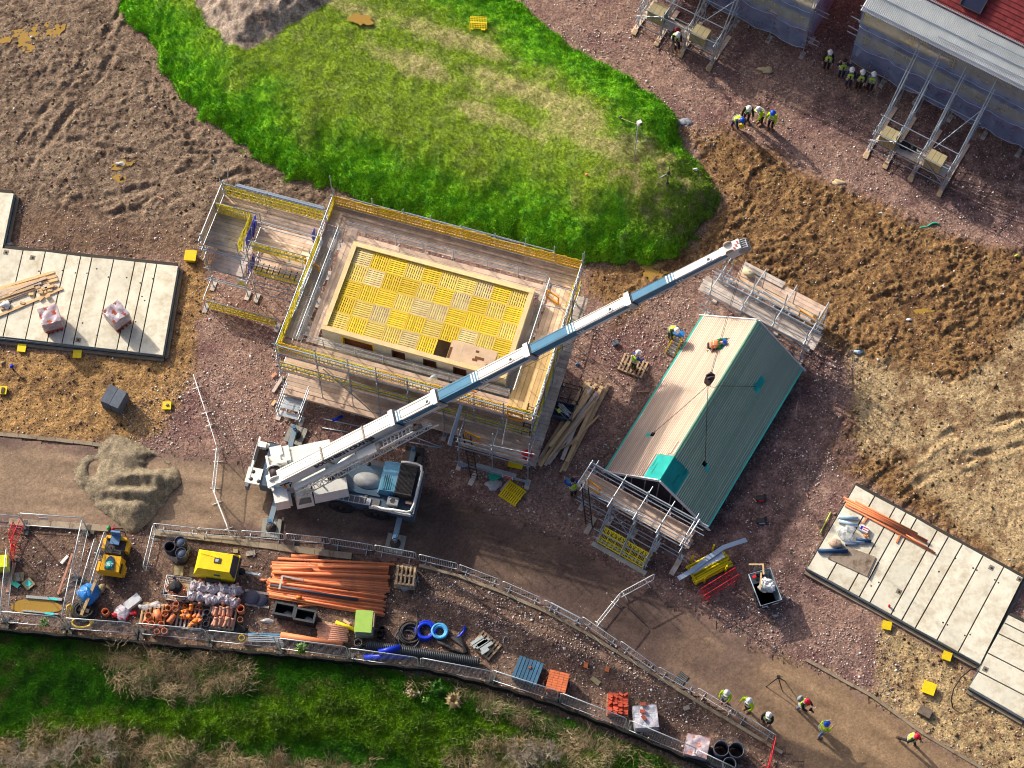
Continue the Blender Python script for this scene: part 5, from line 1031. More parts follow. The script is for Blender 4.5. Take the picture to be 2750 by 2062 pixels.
for x, y in ((50,560),(275,605),(665,1305)): recess('q', x, y, Sz, sl1, -.15)
for x, y in ((330,720),(530,715),(640,735),(738,738),(920,770),(1075,775),(1295,785),(1190,820),(820,700),(560,1185),(825,1265),(1020,1205),(1150,1150),(480,1150),(700,1160),(1205,935),(1228,970)): p = P('q',x,y,Sz); MB().lathe([(0,.004),(.045,.004),(.05,0)],(p.x,p.y,Sz),8).build('dowel_hole', dark, sl1, True)
slab('narrow concrete slab cut by the left edge above the planks', 'q', [((-260,35),(-420,560)),((-60,48),(-190,590)),((120,62),(8,605))], Sz)
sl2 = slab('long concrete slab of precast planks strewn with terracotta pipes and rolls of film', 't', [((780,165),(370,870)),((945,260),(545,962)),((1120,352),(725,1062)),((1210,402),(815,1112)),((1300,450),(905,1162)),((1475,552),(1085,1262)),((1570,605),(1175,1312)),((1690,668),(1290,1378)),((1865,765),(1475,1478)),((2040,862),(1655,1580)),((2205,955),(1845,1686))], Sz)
for x, y in ((1150,1070),(1935,868),(2172,965)): recess('t', x, y, Sz, sl2, -.5)
for x, y in ((1490,900),(1630,788),(1780,870),(1812,888),(1965,970),(1995,995),(1525,1332),(1562,1352),(980,992),(915,1022),(1710,1442),(1755,1435)): p = P('t',x,y,Sz); MB().lathe([(0,.004),(.045,.004),(.05,0)],(p.x,p.y,Sz),8).build('dowel_hole', dark, sl2, True)
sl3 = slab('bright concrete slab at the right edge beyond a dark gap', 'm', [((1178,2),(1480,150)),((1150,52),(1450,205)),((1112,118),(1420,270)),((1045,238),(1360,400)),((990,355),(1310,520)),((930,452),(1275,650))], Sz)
recess('m', 1030, 340, Sz, sl3, -.5)
# yellow pile covers
cv = [('q',1615,585,.36,-.05),('q',183,1370,.2,-.05),('q',655,1422,.2,.02),('w',812,160,.17,.05),('w',12,85,.2,-.05),('t',1050,1355,.2,-.2),('t',1560,1615,.2,-.35),('m',682,455,.25,-.35)]
cl = ['large yellow square cover in the soil strip beside the wide slab','yellow square cover below the planks of the wide slab','yellow square cover below the wrapped brick packs of the wide slab','yellow square cover with a small stone on it by the stony ground','yellow square cover with a dark phone-shaped bar at the left edge','yellow square cover by the corner of sandy soil under the long slab','yellow square cover at the far end of the sandy soil under the long slab','larger yellow square cover in the middle of the sandy soil']
for (k, x, y, z, a), lb in zip(cv, cl):
    s_ = .62 if 'arge' in lb else .44; p = P(k,x,y,z); t = thing('pile_cover', lb, 'cover', (p.x,p.y,0), a)
    MB().box((0,0,z-.03),(s_,s_,.06)).build('lid', yel, t); MB().box((0,0,(z-.06)/2),(s_*.8,s_*.8,z-.06)).build('collar', yel, t)
    if 'stone' in lb: MB().blob((.02,.02,z+.03),(.09,.08,.04),3).build('stone', concg, t)
    if 'phone' in lb: MB().box((.02,-.02,z+.02),(.16,.30,.04)).build('bar', dark, t)
def pallet(p, a, label, group=None, w=1.0, l=1.2, m=None, name='pallet'):
    t = thing(name, label, 'pallet', p, a, group); m = m or woodp
    for k in range(7): MB().box((-l/2+.05+k*(l-.1)/6,0,.135),(.10,w,.022)).build('slat', m, t)
    for y in (-w/2+.05,0,w/2-.05): MB().box((0,y,.075),(l,.09,.09)).build('bearer', m, t)
    for y in (-w/2+.05,0,w/2-.05): MB().box((0,y,.015),(l,.10,.02)).build('skid', m, t)
    return t
def brickpack(p, a, label, w=.95, l=.95, h=.95, film_=True, seed=0, base=True, bm=None, z=0., group=None):
    t = thing('brick_pack', label, 'brick pack', (p.x,p.y,z), a, group); bm = bm or brick
    mb = MB(); nx, nz, ny = 4, 10, 8
    if base:
        bb = MB()
        for i in range(4): bb.box((-l/2+.12+i*.24,0,.04),(.10,w+.12,.075))
        bb.build('base_bricks', bm, t)
    z0 = .09 if base else .0
    for k in range(nz):
        for i in range(nx): 
            mb.box((-l/2+l*(i+.5)/nx,-w/2+.06,z0+h*(k+.5)/nz),(l/nx-.012,.12,h/nz-.012)); mb.box((-l/2+l*(i+.5)/nx,w/2-.06,z0+h*(k+.5)/nz),(l/nx-.012,.12,h/nz-.012))
        for j in range(ny): mb.box((-l/2+.055,-w/2+w*(j+.5)/ny,z0+h*(k+.5)/nz),(.11,w/ny-.012,h/nz-.012)); mb.box((l/2-.055,-w/2+w*(j+.5)/ny,z0+h*(k+.5)/nz),(.11,w/ny-.012,h/nz-.012))
    for i in range(nx):
        for j in range(ny): mb.box((-l/2+l*(i+.5)/nx,-w/2+w*(j+.5)/ny,z0+h-.03),(l/nx-.012,w/ny-.012,.07))
    mb.build('bricks', bm, t)
    if film_:
        fm = MB(); r_ = random.Random(seed)
        def fn(u, v):
            x, y = (u-.5)*(l+.05), (v-.5)*(w+.05); return Vector((x,y,z0+h+.03+.05*math.sin(u*9+seed)*math.sin(v*7+1)+.02*r_.uniform(-1,1)))
        fm.grid(fn, 12, 12); fm.build('film_top', film, t)
        fm = MB(); N_ = 40; vs = []
        for zz in (z0+h+.03, z0+h*.6, z0+h*.25):
            for i in range(N_):
                a_ = 2*math.pi*i/N_; cx, cy = math.cos(a_), math.sin(a_); s_ = 1/max(abs(cx),abs(cy)); vs.append((cx*s_*(l/2+.03+.012*r_.uniform(-1,1)), cy*s_*(w/2+.03+.012*r_.uniform(-1,1)), zz+.02*r_.uniform(-1,1)))
        fm.add(vs, [(j*N_+i,(j+1)*N_+i,(j+1)*N_+(i+1)%N_,j*N_+(i+1)%N_) for j in range(2) for i in range(N_)], True); fm.build('film_wrap', film, t)
    return t
brickpack(P('q',450,1170,Sz), .35, 'film-wrapped brick pack on the wide slab, nearer the timber planks', seed=1, z=Sz); brickpack(P('q',1010,1145,Sz), .75, 'film-wrapped brick pack on the wide slab, standing turned, nearer the slab edge', seed=4, z=Sz)
def plank(p, q, w, h, m, label, group, name='timber_plank', roll=0.):
    return one(MB().bar(p, q, w, h), name, m, label, 'plank', group)
PG = 'planks stacked on the wide slab'
for x0, y0, x1, y1, z, m_ in ((-20,870,460,725,.46,woodn),(-20,890,480,760,.46,woodn),(-20,915,490,790,.47,woodn),(-20,935,390,775,.56,ply),(-20,955,290,850,.55,woodp),(-20,985,340,850,.5,woodn),(-40,1010,420,830,.46,woodg),(-40,1110,530,865,.46,woodn),(-20,905,350,820,.53,woodg)):
    plank(P('q',x0,y0,z), P('q',x1,y1,z), .15, .06, m_, 'long timber plank in the loose stack at the left end of the wide slab', PG)
for i, (x, y) in enumerate(((340,885),(380,870),(400,858),(435,850),(460,850),(375,905),(405,935),(350,955),(265,915),(345,900),(425,885),(55,920),(95,905),(25,1035),(190,990))):
    one(MB().box(P('q',x,y,Sz+.06+.06*(i%3==0)),(.26,.13,.10),random.uniform(-.2,.9)), 'timber_offcut', woodn, 'short timber offcut scattered beside the planks on the wide slab', 'offcut', 'offcuts on the wide slab')
mb = MB().blob(P('q',45,1005,Sz+.1),(.28,.2,.14),4,.4); one(mb, 'plastic_bag', whitep, 'crumpled white and blue plastic bag on the planks at the left edge', 'bag')
# grey block stack
p = P('w',563,140,.3); t = thing('block_stack', 'square stack of blue-grey concrete blocks on the brown soil', 'block stack', (p.x,p.y,0), -.38)
for k in range(7): 
    MB().box((-.26,0,.09+k*.13),(.50,1.0,.115)).build('block_course', greyb, t); MB().box((.26,.01 if k < 6 else -.03,.09+k*.13),(.50,.98,.115)).build('block_course', greyb, t)
# standpipe
p = P('q',115,1560); t = thing('standpipe', 'blue-topped standpipe marker in the soil at far left', 'standpipe', (p.x,p.y,0)); MB().tube((0,0,0),(0,0,.45),.045,8).build('post', dark, t); MB().lathe([(0,.55),(.10,.52),(.11,.42),(0,.4)],(0,0,0),10).build('cap', bluep, t)
# ================================================================ terracotta and yard stock
OP = 'orange pipes in the long stack'; OL = 'long orange drainage pipe lying in the big stack on the compound floor'
def pipe(p, q, r, m, label, group=None, name='drain_pipe', cat='pipe', hollow=True):
    mb = MB(); mb.pipe(p, q, r, .1, 12) if hollow else mb.tube(p, q, r, 12)
    return one(mb, name, m, label, cat, group)
for i in range(11):
    pipe(P('h',145+random.uniform(-15,25),255+i*25,.10+.03*(i%2)), P('h',1695+random.uniform(-25,15),298+i*33,.10+.03*(i%2)), .085, terr, OL, OP)
for i in range(13):
    pipe(P('h',85+random.uniform(-10,30),470+i*19,.09+.06*(i%2)), P('h',1635+random.uniform(-30,25),650+i*25,.09+.06*(i%2)), .066, terr, OL, OP)
for x0, y0, x1, y1, z, r in ((225,195,1765,270,.09,.07),(755,290,1690,318,.26,.085),(260,320,680,338,.26,.08),(160,375,1700,440,.28,.085),(310,440,1250,600,.3,.075),(0,482,110,485,.08,.08),(270,450,410,470,.3,.08),(120,500,1660,700,.24,.06),(100,560,1620,760,.26,.06),(110,665,1640,935,.24,.062),(495,822,760,805,.06,.06)):
    pipe(P('h',x0,y0,z), P('h',x1,y1,z), r, terr, OL, OP)
pipe(P('h',405,165,.10), P('h',760,175,.10), .11, terr, 'short orange pipe lying apart at the top of the big orange stack'); pipe(P('h',125,545,.34), P('h',1285,740,.34), .075, pipb, 'single dark pipe lying across the big orange stack')
pipe(P('h',470,705,.36), P('h',540,712,.36), .09, ora, 'short orange collar sitting on the big orange stack')
fr3 = thing('timber_frame_offcut', 'pale corner of a timber frame lying on the big orange stack', 'timber frame', P('h',270,510,.36)); MB().bar(P('h',290,420,.40),P('h',245,600,.40),.10,.05).build('leg', woodg, fr3, True); MB().bar(P('h',290,425,.42),P('h',560,480,.36),.09,.05).build('rail', woodg, fr3, True)
pipe(P('h',265,1205,.2), P('h',1080,1338,.2), .17, terr, 'fat orange pipe lying just inside the mesh fence')
for i in range(5): plank(P('g',1405,1480+i*24,.08+.03*i), P('g',1830+10*i,1490+i*26,.08), .05, .05, bluel if i < 1 else steelw, 'slim pale blue tube in the bundle behind the mesh fence', 'blue tubes behind the fence', 'duct_tube')
# crates
def crate(k, x, y, a, label):
    p = P(k,x,y); t = thing('plastic_crate', label, 'crate', p, a); w, l, h = .62, 1.02, .72; mb = MB()
    for sx in (-1,1): mb.box((sx*(l/2-.03),0,h/2),(.06,w,h))
    for sy in (-1,1): mb.box((0,sy*(w/2-.03),h/2),(l-.12,.06,h))
    mb.build('wall', mat('crate_black',(.028,.030,.034),.6,0,.3,4), t); MB().box((0,0,.04),(l-.12,w-.12,.05)).build('base', black, t)
    r = MB()
    for sx in (-1,1): r.box((sx*(l/2-.03),0,h+.02),(.10,w+.04,.05))
    for sy in (-1,1): r.box((0,sy*(w/2-.03),h+.02),(l-.14,.10,.05))
    r.build('rim', mat('rim_grey_black',(.06,.065,.075),.5), t)
    for i in range(5): MB().box((-.3+.15*i,-w/2-.012,h*.45),(.05,.02,h*.7)).build('rib', black, t)
    MB().blob((.15,-.05,.2),(.25,.16,.1),int(x),.3).build('bottle_bag', filmc, t)
crate('h',330,930,-.17,'open black plastic crate with a clear bag inside, left of the pair'); crate('h',600,1005,-.17,'open black plastic crate with a clear bag inside, right of the pair')
# wrapped pallet, lime stack, kerbs
p = P('h',1915,470); t = pallet(p, -.08, 'pale pallet stack wrapped in loose clear film above the stony patch', None, 1.05, 1.0)
for k in range(3): 
    for i in range(5): MB().box((-.42+.21*i,0,.28+.16*k),(.09,1.0,.022)).build('slat', woodp, t)
    for y in (-.45,0,.45): MB().box((0,y,.22+.16*k),(1.0,.09,.09)).build('bearer', woodp, t)
fm = MB(); fm.grid(lambda u,v: Vector((.58*math.cos(6.283*u)*(1+.12*math.sin(9*u*6.28)*(1-v)), .6*math.sin(6.283*u)*(1+.1*math.sin(7*u*6.28)*(1-v)), .04+.55*v)), 40, 4); fm.build('film_wrap', filmc, t)
p = P('h',1370,1100); t = thing('board_pack', 'lime green topped pack of boards beside the orange pipes', 'board pack', (p.x,p.y,0), -.03)
for k in range(9): MB().box((random.uniform(-.02,.02)+.04,random.uniform(-.02,.02),.12+k*.085),(.86,1.14,.07)).build('board', mat('board_grey_green',(.30,.33,.26),.7,isl=.15), t)
MB().box((0,0,.9),(.84,1.12,.05)).build('top_sheet', lime, t); MB().box((.48,.1,.45),(.06,.7,.9)).build('side_batten', woodp, t); MB().box((.04,0,.03),(.9,1.1,.06)).build('skid', woodp, t)
pl = pallet(P('i',952,468), -.66, 'slatted pallet loaded with grey kerb stones near the light blue coil'); 
for i, (x, y) in enumerate(((890,432),(905,455),(925,458),(955,472),(945,505),(935,445))):
    pc = P('i',x,y,.24); one(MB().box(pc,(.68 if i != 4 else .42,.16,.16),.62), 'kerb_stone', mat('kerb_pale',(.38,.42,.42),.85,isl=.1), 'grey kerb stone lying on the slatted pallet near the light blue coil', 'kerb stone', 'kerb stones on the pallet')
t = pallet(P('h',950,1180), -.2, 'pallet of short clay pipes beside the black crates', None, .95, 1.3)
for i in range(8): pipe(P('h',738+random.uniform(-8,15),1045+i*30,.24), P('h',1150+random.uniform(-10,10),1120+i*24,.24), .065, clay, 'short clay pipe in the row on the pallet beside the black crates', 'short clay pipes on a pallet')
pipe(P('h',990,1035,.12), P('h',1240,1130,.12), .10, yel, 'bright yellow pipe lying by the lime green pack'); plank(P('h',1090,1005,.06), P('h',1175,1060,.06), .14, .06, ply, 'pinkish timber offcut by the yellow pipe', None, 'timber_offcut')
def vpipe(k, x, y, r, h, m, label, group=None, z=0., name='pipe_section'):
    p = P(k,x,y,h+z); return one(MB().pipe((p.x,p.y,z+.02),(p.x,p.y,h+z),r,.13,16), name, m, label, 'pipe', group)
vpipe('h',1285,1300,.42*.42+.02,.55,mat('grey_pipe',(.14,.15,.15),.6),'upright grey pipe end beside the fence below the lime pack'); vpipe('h',1600,1120,.14,.4,black,'black pipe ring standing behind another by the lime pack'); vpipe('h',1568,1175,.15,.5,black,'black pipe ring standing in front of another by the lime pack')
for x0,y0,x1,y1,z,lb in ((1555,1435,1840,1365,.45,'upper royal blue pipe resting on another behind the fence'),(1360,1500,1990,1470,.16,'lower royal blue pipe lying behind the fence')): pipe(P('h',x0,y0,z), P('h',x1,y1,z), .15, bluep, lb)
mb = MB(); a, b = P('i',140,458,.3), P('i',905,577,.3); d = (b-a); n = 60
prof = []
for i in range(n): prof += [(.205,d.length*i/n),(.235,d.length*(i+.25)/n),(.235,d.length*(i+.6)/n),(.205,d.length*(i+.8)/n)]
prof += [(.19,d.length),(.19,d.length-.6),(0,d.length-.6)]; mb.lathe(prof,(0,0,0),16); M4 = Matrix.Translation(a) @ d.to_track_quat('Z','Y').to_matrix().to_4x4(); mb.v = [tuple(M4 @ Vector(v)) for v in mb.v]
one(mb, 'corrugated_duct', mat('duct_dark',(.045,.052,.06),.5), 'long dark corrugated duct lying behind the mesh fence', 'duct')
def coil(k, x, y, R0, r, m, label, turns=5, wob=.06, z0=.06, tail=None, seed=0, ry=1.):
    c = P(k,x,y); pts = []; rr = random.Random(seed)
    for i in range(turns*22+1):
        t = 2*math.pi*i/22; q = R0*(1+wob*math.sin(.37*t+seed))*(.86+.14*math.sin(t*.13+seed)); pts.append(c+Vector((q*math.cos(t),q*math.sin(t)*ry,z0+.3*r*2*i/22*.6+.02*math.sin(t*1.3))))
    if tail: pts += tail
    return one(MB().path(pts, r, 7), 'hose_coil', m, label, 'coil')
coil('i',437,385,.50,.05,black,'loose black duct coil beside the royal blue coil',4,.22,.06,[P('i',470,395,.3),P('i',487,300,.15),P('i',478,240,.1),P('i',455,212,.1)],1); coil('i',420,420,.62,.04,pipb,'flattened black duct loops under the loose black coil',2,.2,.05,None,5)
coil('i',540,372,.50,.075,bluep,'royal blue duct coil between black and light blue coils',5,.05,.08,None,2); coil('i',637,377,.37,.07,bluel,'light blue hose coil near the pallet of kerbs',6,.04,.09,None,3)
for j in range(6): 
    pts = [P('i',625+j*14,440+j*9,.12+.05*(j%2)),P('i',660+j*16,455+j*8,.22+.05*(j%3)),P('i',720+j*14,500+j*4,.18),P('i',790+j*6,525-j*3,.14),P('i',815-j*8,480-j*14,.12),P('i',740-j*5,425-j*2,.12)]
    one(MB().path(pts,.075,7), 'duct_length', black, 'bent black duct in the tied bundle beside the corrugated duct', 'duct', 'bent ducts in the bundle')
one(MB().path([P('i',740,420,.1),P('i',775,400,.12),P('i',800,370,.12),P('i',810,335,.12)],.075,8), 'duct_length', bluep, 'short bent royal blue duct right of the light blue coil', 'duct')
one(MB().path([P('i',1075,455,.05),P('i',1068,430,.05),P('i',1080,405,.05),P('i',1105,410,.05),P('i',1100,435,.05)],.02,5), 'wire_loop', steelw, 'bent pale wire hoop on the soil right of the kerb pallet', 'wire')
# bottom row of packs
p = P('j',155,365); t = thing('board_bundle', 'bundle of dark blue boards inside the fence', 'board bundle', (p.x,p.y,0), -.33)
for i in range(7): MB().box((-.54+.18*i,random.uniform(-.03,.03),.3),(.15,1.15,.5)).build('board', mat('board_blue',(.05,.13,.22),.7,0,.2,3,isl=.2), t)
MB().box((.05,.15,.57),(.12,.12,.06)).build('loose_brick', brick, t)
brickpack(P('j',338,440), -.22, 'orange tile pack in torn film beside the blue boards', .98, .98, .62, False, 1, True, mat('tile_orange',(.62,.17,.07),.8,0,.15,3,isl=.15)); 
p = P('j',335,450); fm = MB(); fm.grid(lambda u,v: Vector((p.x+.64*math.cos(6.283*u)*(1+.2*math.sin(5*u*6.28)*(1-v)), p.y+.62*math.sin(6.283*u)*(1+.18*math.sin(7*u*6.28)*(1-v)), .03+.35*v)), 40, 4); one(fm, 'film_sheet', filmc, 'torn clear film slumped round the orange tile pack', 'film')
t = thing('brick_stack', 'loose unwrapped red brick stack between the orange pack and a film-wrapped one', 'brick stack', P('j',712,565), -.02)
for k in range(5):
    mb = MB()
    for i in range(4):
        for j in range(9):
            if k == 4 and random.random() < .45: continue
            mb.box((-.38+.25*i+random.uniform(-.015,.015),-.48+.115*j,.12+.085*k),(.225,.10,.07),random.uniform(-.06,.06)+(random.uniform(-.8,.8) if k == 4 else 0))
    mb.build('brick_course', mat('brick_bright',(.45,.075,.04),.85,0,.2,4,isl=.25), t)
MB().box((0,0,.04),(1.05,1.1,.07)).build('pallet_base', woodp, t)
brickpack(P('j',880,660), .1, 'white film pack with three loose red bricks on top', 1.05, 1.1, .75, True, 7, False, mat('block_white',(.52,.58,.64),.7))
for x,y,a in ((872,555,.2),(868,600,0),(876,640,-.9)): one(MB().box(P('j',x,y,.86),(.26,.16,.08),a), 'loose_brick', brick, 'loose red brick lying on top of the white film pack', 'brick', 'bricks on the white pack')
brickpack(P('j',1195,845), -.2, 'pinkish brick pack under clear film at the end of the mesh fence', .98, 1.05, .8, True, 9, True, mat('brick_pink',(.50,.25,.22),.85,0,.2,4,isl=.2))
for x, y, a in ((516,315,1.4),(648,340,1.4)): one(MB().box(P('j',x,y,.06),(.27,.2,.10),a), 'loose_brick', mat('brick_orange',(.55,.16,.06),.8), 'loose orange brick lying on the stony bank', 'brick', 'orange bricks on the stony bank')
one(MB().box(P('j',575,412,.07),(.5,.24,.12),-.65), 'stone_block', insul, 'pale stone block lying under the stony bank', 'block'); one(MB().box(P('j',1150-10,580-0,.06),(.0+.3,.2,.1),.3), 'stone_block', concg, 'small grey block beside the white film pack', 'block')
DR = 'big black drainage drums by the bottom edge'
for i, (x, y, r) in enumerate(((365,830,.39),(457,840,.39),(415,925,.33))): vpipe('l',x,y,r,.95,pipb,['black drum, left of the two at the bottom edge','black drum, right of the two at the bottom edge','smaller black drum tucked in front of the two at the bottom edge'][i], DR, 0., 'drainage_drum')
p = P('l',400,860,.4); fm = MB(); fm.grid(lambda u,v: Vector((p.x+.95*math.cos(6.283*u)*(1+.1*math.sin(5*u*6.28)), p.y+.75*math.sin(6.283*u)*(1+.1*math.sin(7*u*6.28)), .05+.5*v)), 40, 3); one(fm, 'film_sheet', filmc, 'loose clear film round the black drums at the bottom edge', 'film')
# drain
p = P('j',1108,400,.03); t = thing('road_drain', 'dark road drain grate set in the road beside the barrier row', 'drain', (p.x,p.y,.0), .9); MB().box((0,0,.05),(.6,.5,.03)).build('frame', dark, t)
for k in range(6): MB().box((-.24+.095*k,0,.072),(.04,.44,.02)).build('bar', mat('iron_grey',(.16,.155,.15),.6,.3), t)
# three drums in film top left of the yard
for i, (x, y) in enumerate(((370,330),(506,262),(520,412))):
    p = P('g',x,y,1.0); t = thing('drainage_drum', ['open black drum of the film-wrapped trio by the compressor','capped dark drum of the film-wrapped trio, the farthest one','capped dark drum of the film-wrapped trio, nearest the compressor'][i], 'drum', (p.x,p.y,0)); MB().pipe((0,0,.02),(0,0,1.0),.275,.09,20).build('shell', pipb, t); 
    if i: MB().lathe([(0,.93),(.24,.94),(.25,.9)],(0,0,0),16).build('cap', mat('cap_blue_grey',(.07,.09,.14),.5,0,.3,6), t)
c_ = P('g',460,330,.6); fm = MB(); fm.grid(lambda u,v: Vector((c_.x+.62*math.cos(6.283*u)*(1+.05*math.sin(9*u*6.28)), c_.y+.62*math.sin(6.283*u), .08+.72*v)), 40, 3); one(fm, 'film_sheet', filmc, 'clear film wrapped round the trio of drums near the compressor', 'film')
# compressor
p = (P('g',760,690,.25)+P('g',1230,740,.25))/2; c0 = P('g',1005,570,.9); t = thing('air_compressor', 'yellow towable air compressor with a dark end grille and a drawbar', 'compressor', (c0.x,c0.y,0), -.13)
def prof_box(l0, l1, w, z0, z1, ch):
    pts = [(-w/2,z0),(-w/2,z1-ch),(-w/2+ch,z1),(w/2-ch,z1),(w/2,z1-ch),(w/2,z0)]; mb = MB(); vs = [(l0,y,z) for y,z in pts]+[(l1,y,z) for y,z in pts]; n = 6
    return mb.add(vs, [tuple(range(n)), tuple(range(n,2*n))[::-1]]+[(i,n+i,n+(i+1)%n,(i+1)%n) for i in range(n)])
MB().hexa([(-1.0,-.62,.38),(.85,-.62,.38),(.85,.62,.38),(-1.0,.62,.38)],[(-1.08,-.66,.85),(1.0,-.66,.85),(1.0,.66,.85),(-1.08,.66,.85)]).build('lower_body', yel, t)
MB().hexa([(-1.08,-.66,.852),(.88,-.66,.852),(.88,.66,.852),(-1.08,.66,.852)],[(-.86,-.45,1.3),(.72,-.45,1.32),(.72,.47,1.32),(-.86,.47,1.3)]).build('canopy', yel, t)
MB().hexa([(.885,-.60,.70),(1.06,-.60,.60),(1.06,.60,.60),(.885,.60,.70)],[(.735,-.43,1.29),(.80,-.43,1.27),(.80,.45,1.27),(.735,.45,1.29)]).build('end_grille', mat('grille_navy',(.045,.06,.10),.5), t)
hp = MB().box((.03,.06,1.325),(.34,.26,.04)).build('lifting_hatch', dark, t); MB().box((.0,.06,1.35),(.16,.14,.02)).build('lifting_eye', steelw, hp)
MB().box((.1,-.6,1.02),(.3,.02,.09),0,-.42).build('badge', bluec, t); MB().hexa([(-.9,.30,1.301),(.1,.18,1.311),(.1,.26,1.311),(-.9,.42,1.301)],[(-.88,.31,1.32),(.08,.19,1.33),(.08,.25,1.33),(-.88,.41,1.32)]).build('rib', yel, t)
for sy in (-1,1):
    w_ = MB().lathe([(.1,-.1),(.26,-.1),(.3,-.05),(.3,.05),(.26,.1)],(-.1,sy*.72,.3),18,'Y').build('wheel', black, t); MB().lathe([(0,-.11),(.16,-.11),(.17,-.06)],(-.1,sy*.72 if sy < 0 else sy*.72,.3),12,'Y').build('rim', steelw, w_)
    MB().box((-.1,sy*.72,.63),(.72,.24,.05)).build('mudguard', dark, t)
MB().bar((1.0,.0,.42),(2.0,-.05,.45),.10,.09).build('drawbar', steel, t); MB().lathe([(.04,-.03),(.08,-.03),(.08,.03),(.04,.03)],(2.08,-.05,.46),12).build('towing_eye', steelw, t); MB().blob((1.15,-.02,.5),(.2,.16,.12),3,.4).build('cable', black, t); MB().tube((1.4,-.03,.0),(1.4,-.03,.42),.04,6).build('jockey_leg', steel, t)
for i, (x, y) in enumerate(((492,622),(490,682),(697,642),(693,702))): one(MB().box(P('g',x,y,.05),(.46,.25,.09),-.1), 'paving_slab', insul, 'mossy paving slab on the ground left of the yellow compressor', 'paving slab', 'paving slabs by the compressor')
one(MB().box(P('g',1440,422,.06),(.46,.24,.12),.2), 'stone_block', mat('block_pale',(.46,.40,.32),.9), 'pale grey block by the kerb above the compressor drawbar', 'block'); one(MB().box(P('g',1240,392,.05),(.24,.2,.1),0), 'stone_block', insul, 'small square block above the compressor', 'block')
# wire cage with fittings
p = P('g',500,930); t = thing('wire_cage', 'wire mesh cage of clay and black pipe fittings behind the pallets', 'cage', (p.x,p.y,0), -.1); W_, L_, H_ = 1.0, 1.2, .85
MB().box((0,0,.06),(L_,W_,.08)).build('base', woodp, t)
for z in (.12,.45,H_): MB().path([(-L_/2,-W_/2,z),(L_/2,-W_/2,z),(L_/2,W_/2,z),(-L_/2,W_/2,z)],.022,5,True).build('rail', steelw, t)
for i in range(8):
    a = i/8*4; s_ = int(a); f_ = a-s_; cs = [(-L_/2,-W_/2),(L_/2,-W_/2),(L_/2,W_/2),(-L_/2,W_/2)]; x = cs[s_][0]*(1-f_)+cs[(s_+1)%4][0]*f_; y = cs[s_][1]*(1-f_)+cs[(s_+1)%4][1]*f_; MB().tube((x,y,.1),(x,y,H_),.018,5).build('upright', steelw, t)
def elbow(p, a, r, m, label, group, L=.3, bend=.7, tilt=.25, n=5):
    pts = []; d = Vector((math.cos(a),math.sin(a),0)); pos = Vector(p)
    for i in range(n): pts.append(pos.copy()); th_ = a+bend*(i/n)**2; pos += Vector((math.cos(th_)*math.cos(tilt),math.sin(th_)*math.cos(tilt),math.sin(tilt)))*L/(n-1)
    mb = MB().path(pts, r, 10); mb.sm[-2:] = [False,False]; e = pts[-1]; dd = (pts[-1]-pts[-2]).normalized(); mb.pipe(e-dd*.07, e+dd*.03, r*1.16, .2, 10); mb.tube(e+dd*.0,e+dd*.005,r*.9,10)
    return one(mb, 'pipe_fitting', m, label, 'pipe fitting', group)
for i in range(26):
    q = rotz((random.uniform(-.5,.5),random.uniform(-.4,.4),0),-.1); elbow((p.x+q.x,p.y+q.y,random.uniform(.25,.6)), random.uniform(0,6.28), random.uniform(.05,.085), random.choice((clay,clay,terr,pipb)), 'small pipe fitting heaped inside the wire cage', 'fittings in the wire cage', .25)
one(MB().blob(P('g',450,870,.75),(.33,.3,.16),8,.4), 'black_bag', cblk, 'black plastic bag on top of the wire cage fittings', 'bag')
# bagged fittings
p = P('g',985,1000); pb = pallet(p, -.1, 'pallet under the heap of milky film bags', None, 1.05, 2.4)
for i in range(14):
    q = rotz((-1.0+.34*(i%7)+random.uniform(-.06,.06), .28-.55*(i//7)+random.uniform(-.05,.05),0),-.1); one(MB().blob((p.x+q.x,p.y+q.y,.42+.1*random.random()),(.27,.26,.30),20+i,.5,14,9), 'film_bag', film, 'milky film bag of clay fittings in the heap by the wire cage', 'bag', 'milky film bags in the heap')
    for k in range(2): elbow((p.x+q.x+random.uniform(-.15,.15),p.y+q.y+random.uniform(-.15,.15),.45), random.uniform(0,6.28), .08, clay, 'clay fitting showing through the milky film bags', 'fittings in the film bags', .25)
# pallets with orange fittings
p1 = P('g',165,1230); pallet(p1, -.08, 'pale pallet with orange pipe ends and torn silver film', None, 1.1, 1.25, woodn); p2 = P('g',640,1290); pallet(p2, -.1, 'weathered pallet of mixed orange and dark pipe fittings', None, 1.1, 1.3, woodg); p3 = P('g',1065,1290); pallet(p3, -.1, 'pallet packed with rows of clay pipe bends', None, 1.1, 1.35, woodg)
for i, (x, y, r, h) in enumerate(((90,1240,.165,.45),(350,1140,.165,.42),(310,1210,.17,.36),(445,1150,.16,.36),(50,1340,.16,.38),(130,1350,.17,.38),(260,1350,.165,.36),(455,1085,.15,.3),(300,1440,.16,.34),(200,1450,.15,.3))):
    vpipe('g',x,y,r*.95,h,terr,'upright orange pipe socket on the pale pallet of drainage stock','orange sockets on the pale pallet',.15)
pipe(P('g',195,1170,.35), P('g',235,1310,.30), .16, terr, 'orange pipe lying across the sockets on the pale pallet'); pipe(P('g',430,1230,.3), P('g',360,1340,.3), .16, terr, 'orange pipe with a white tag lying beside the pale pallet')
for x, y, m_ in ((570,1110,ora),(735,1130,clay),(780,1140,terr)): vpipe('g',x,y,.09,.25,m_,'small pipe collar behind the weathered pallet','collars behind the weathered pallet',.1)
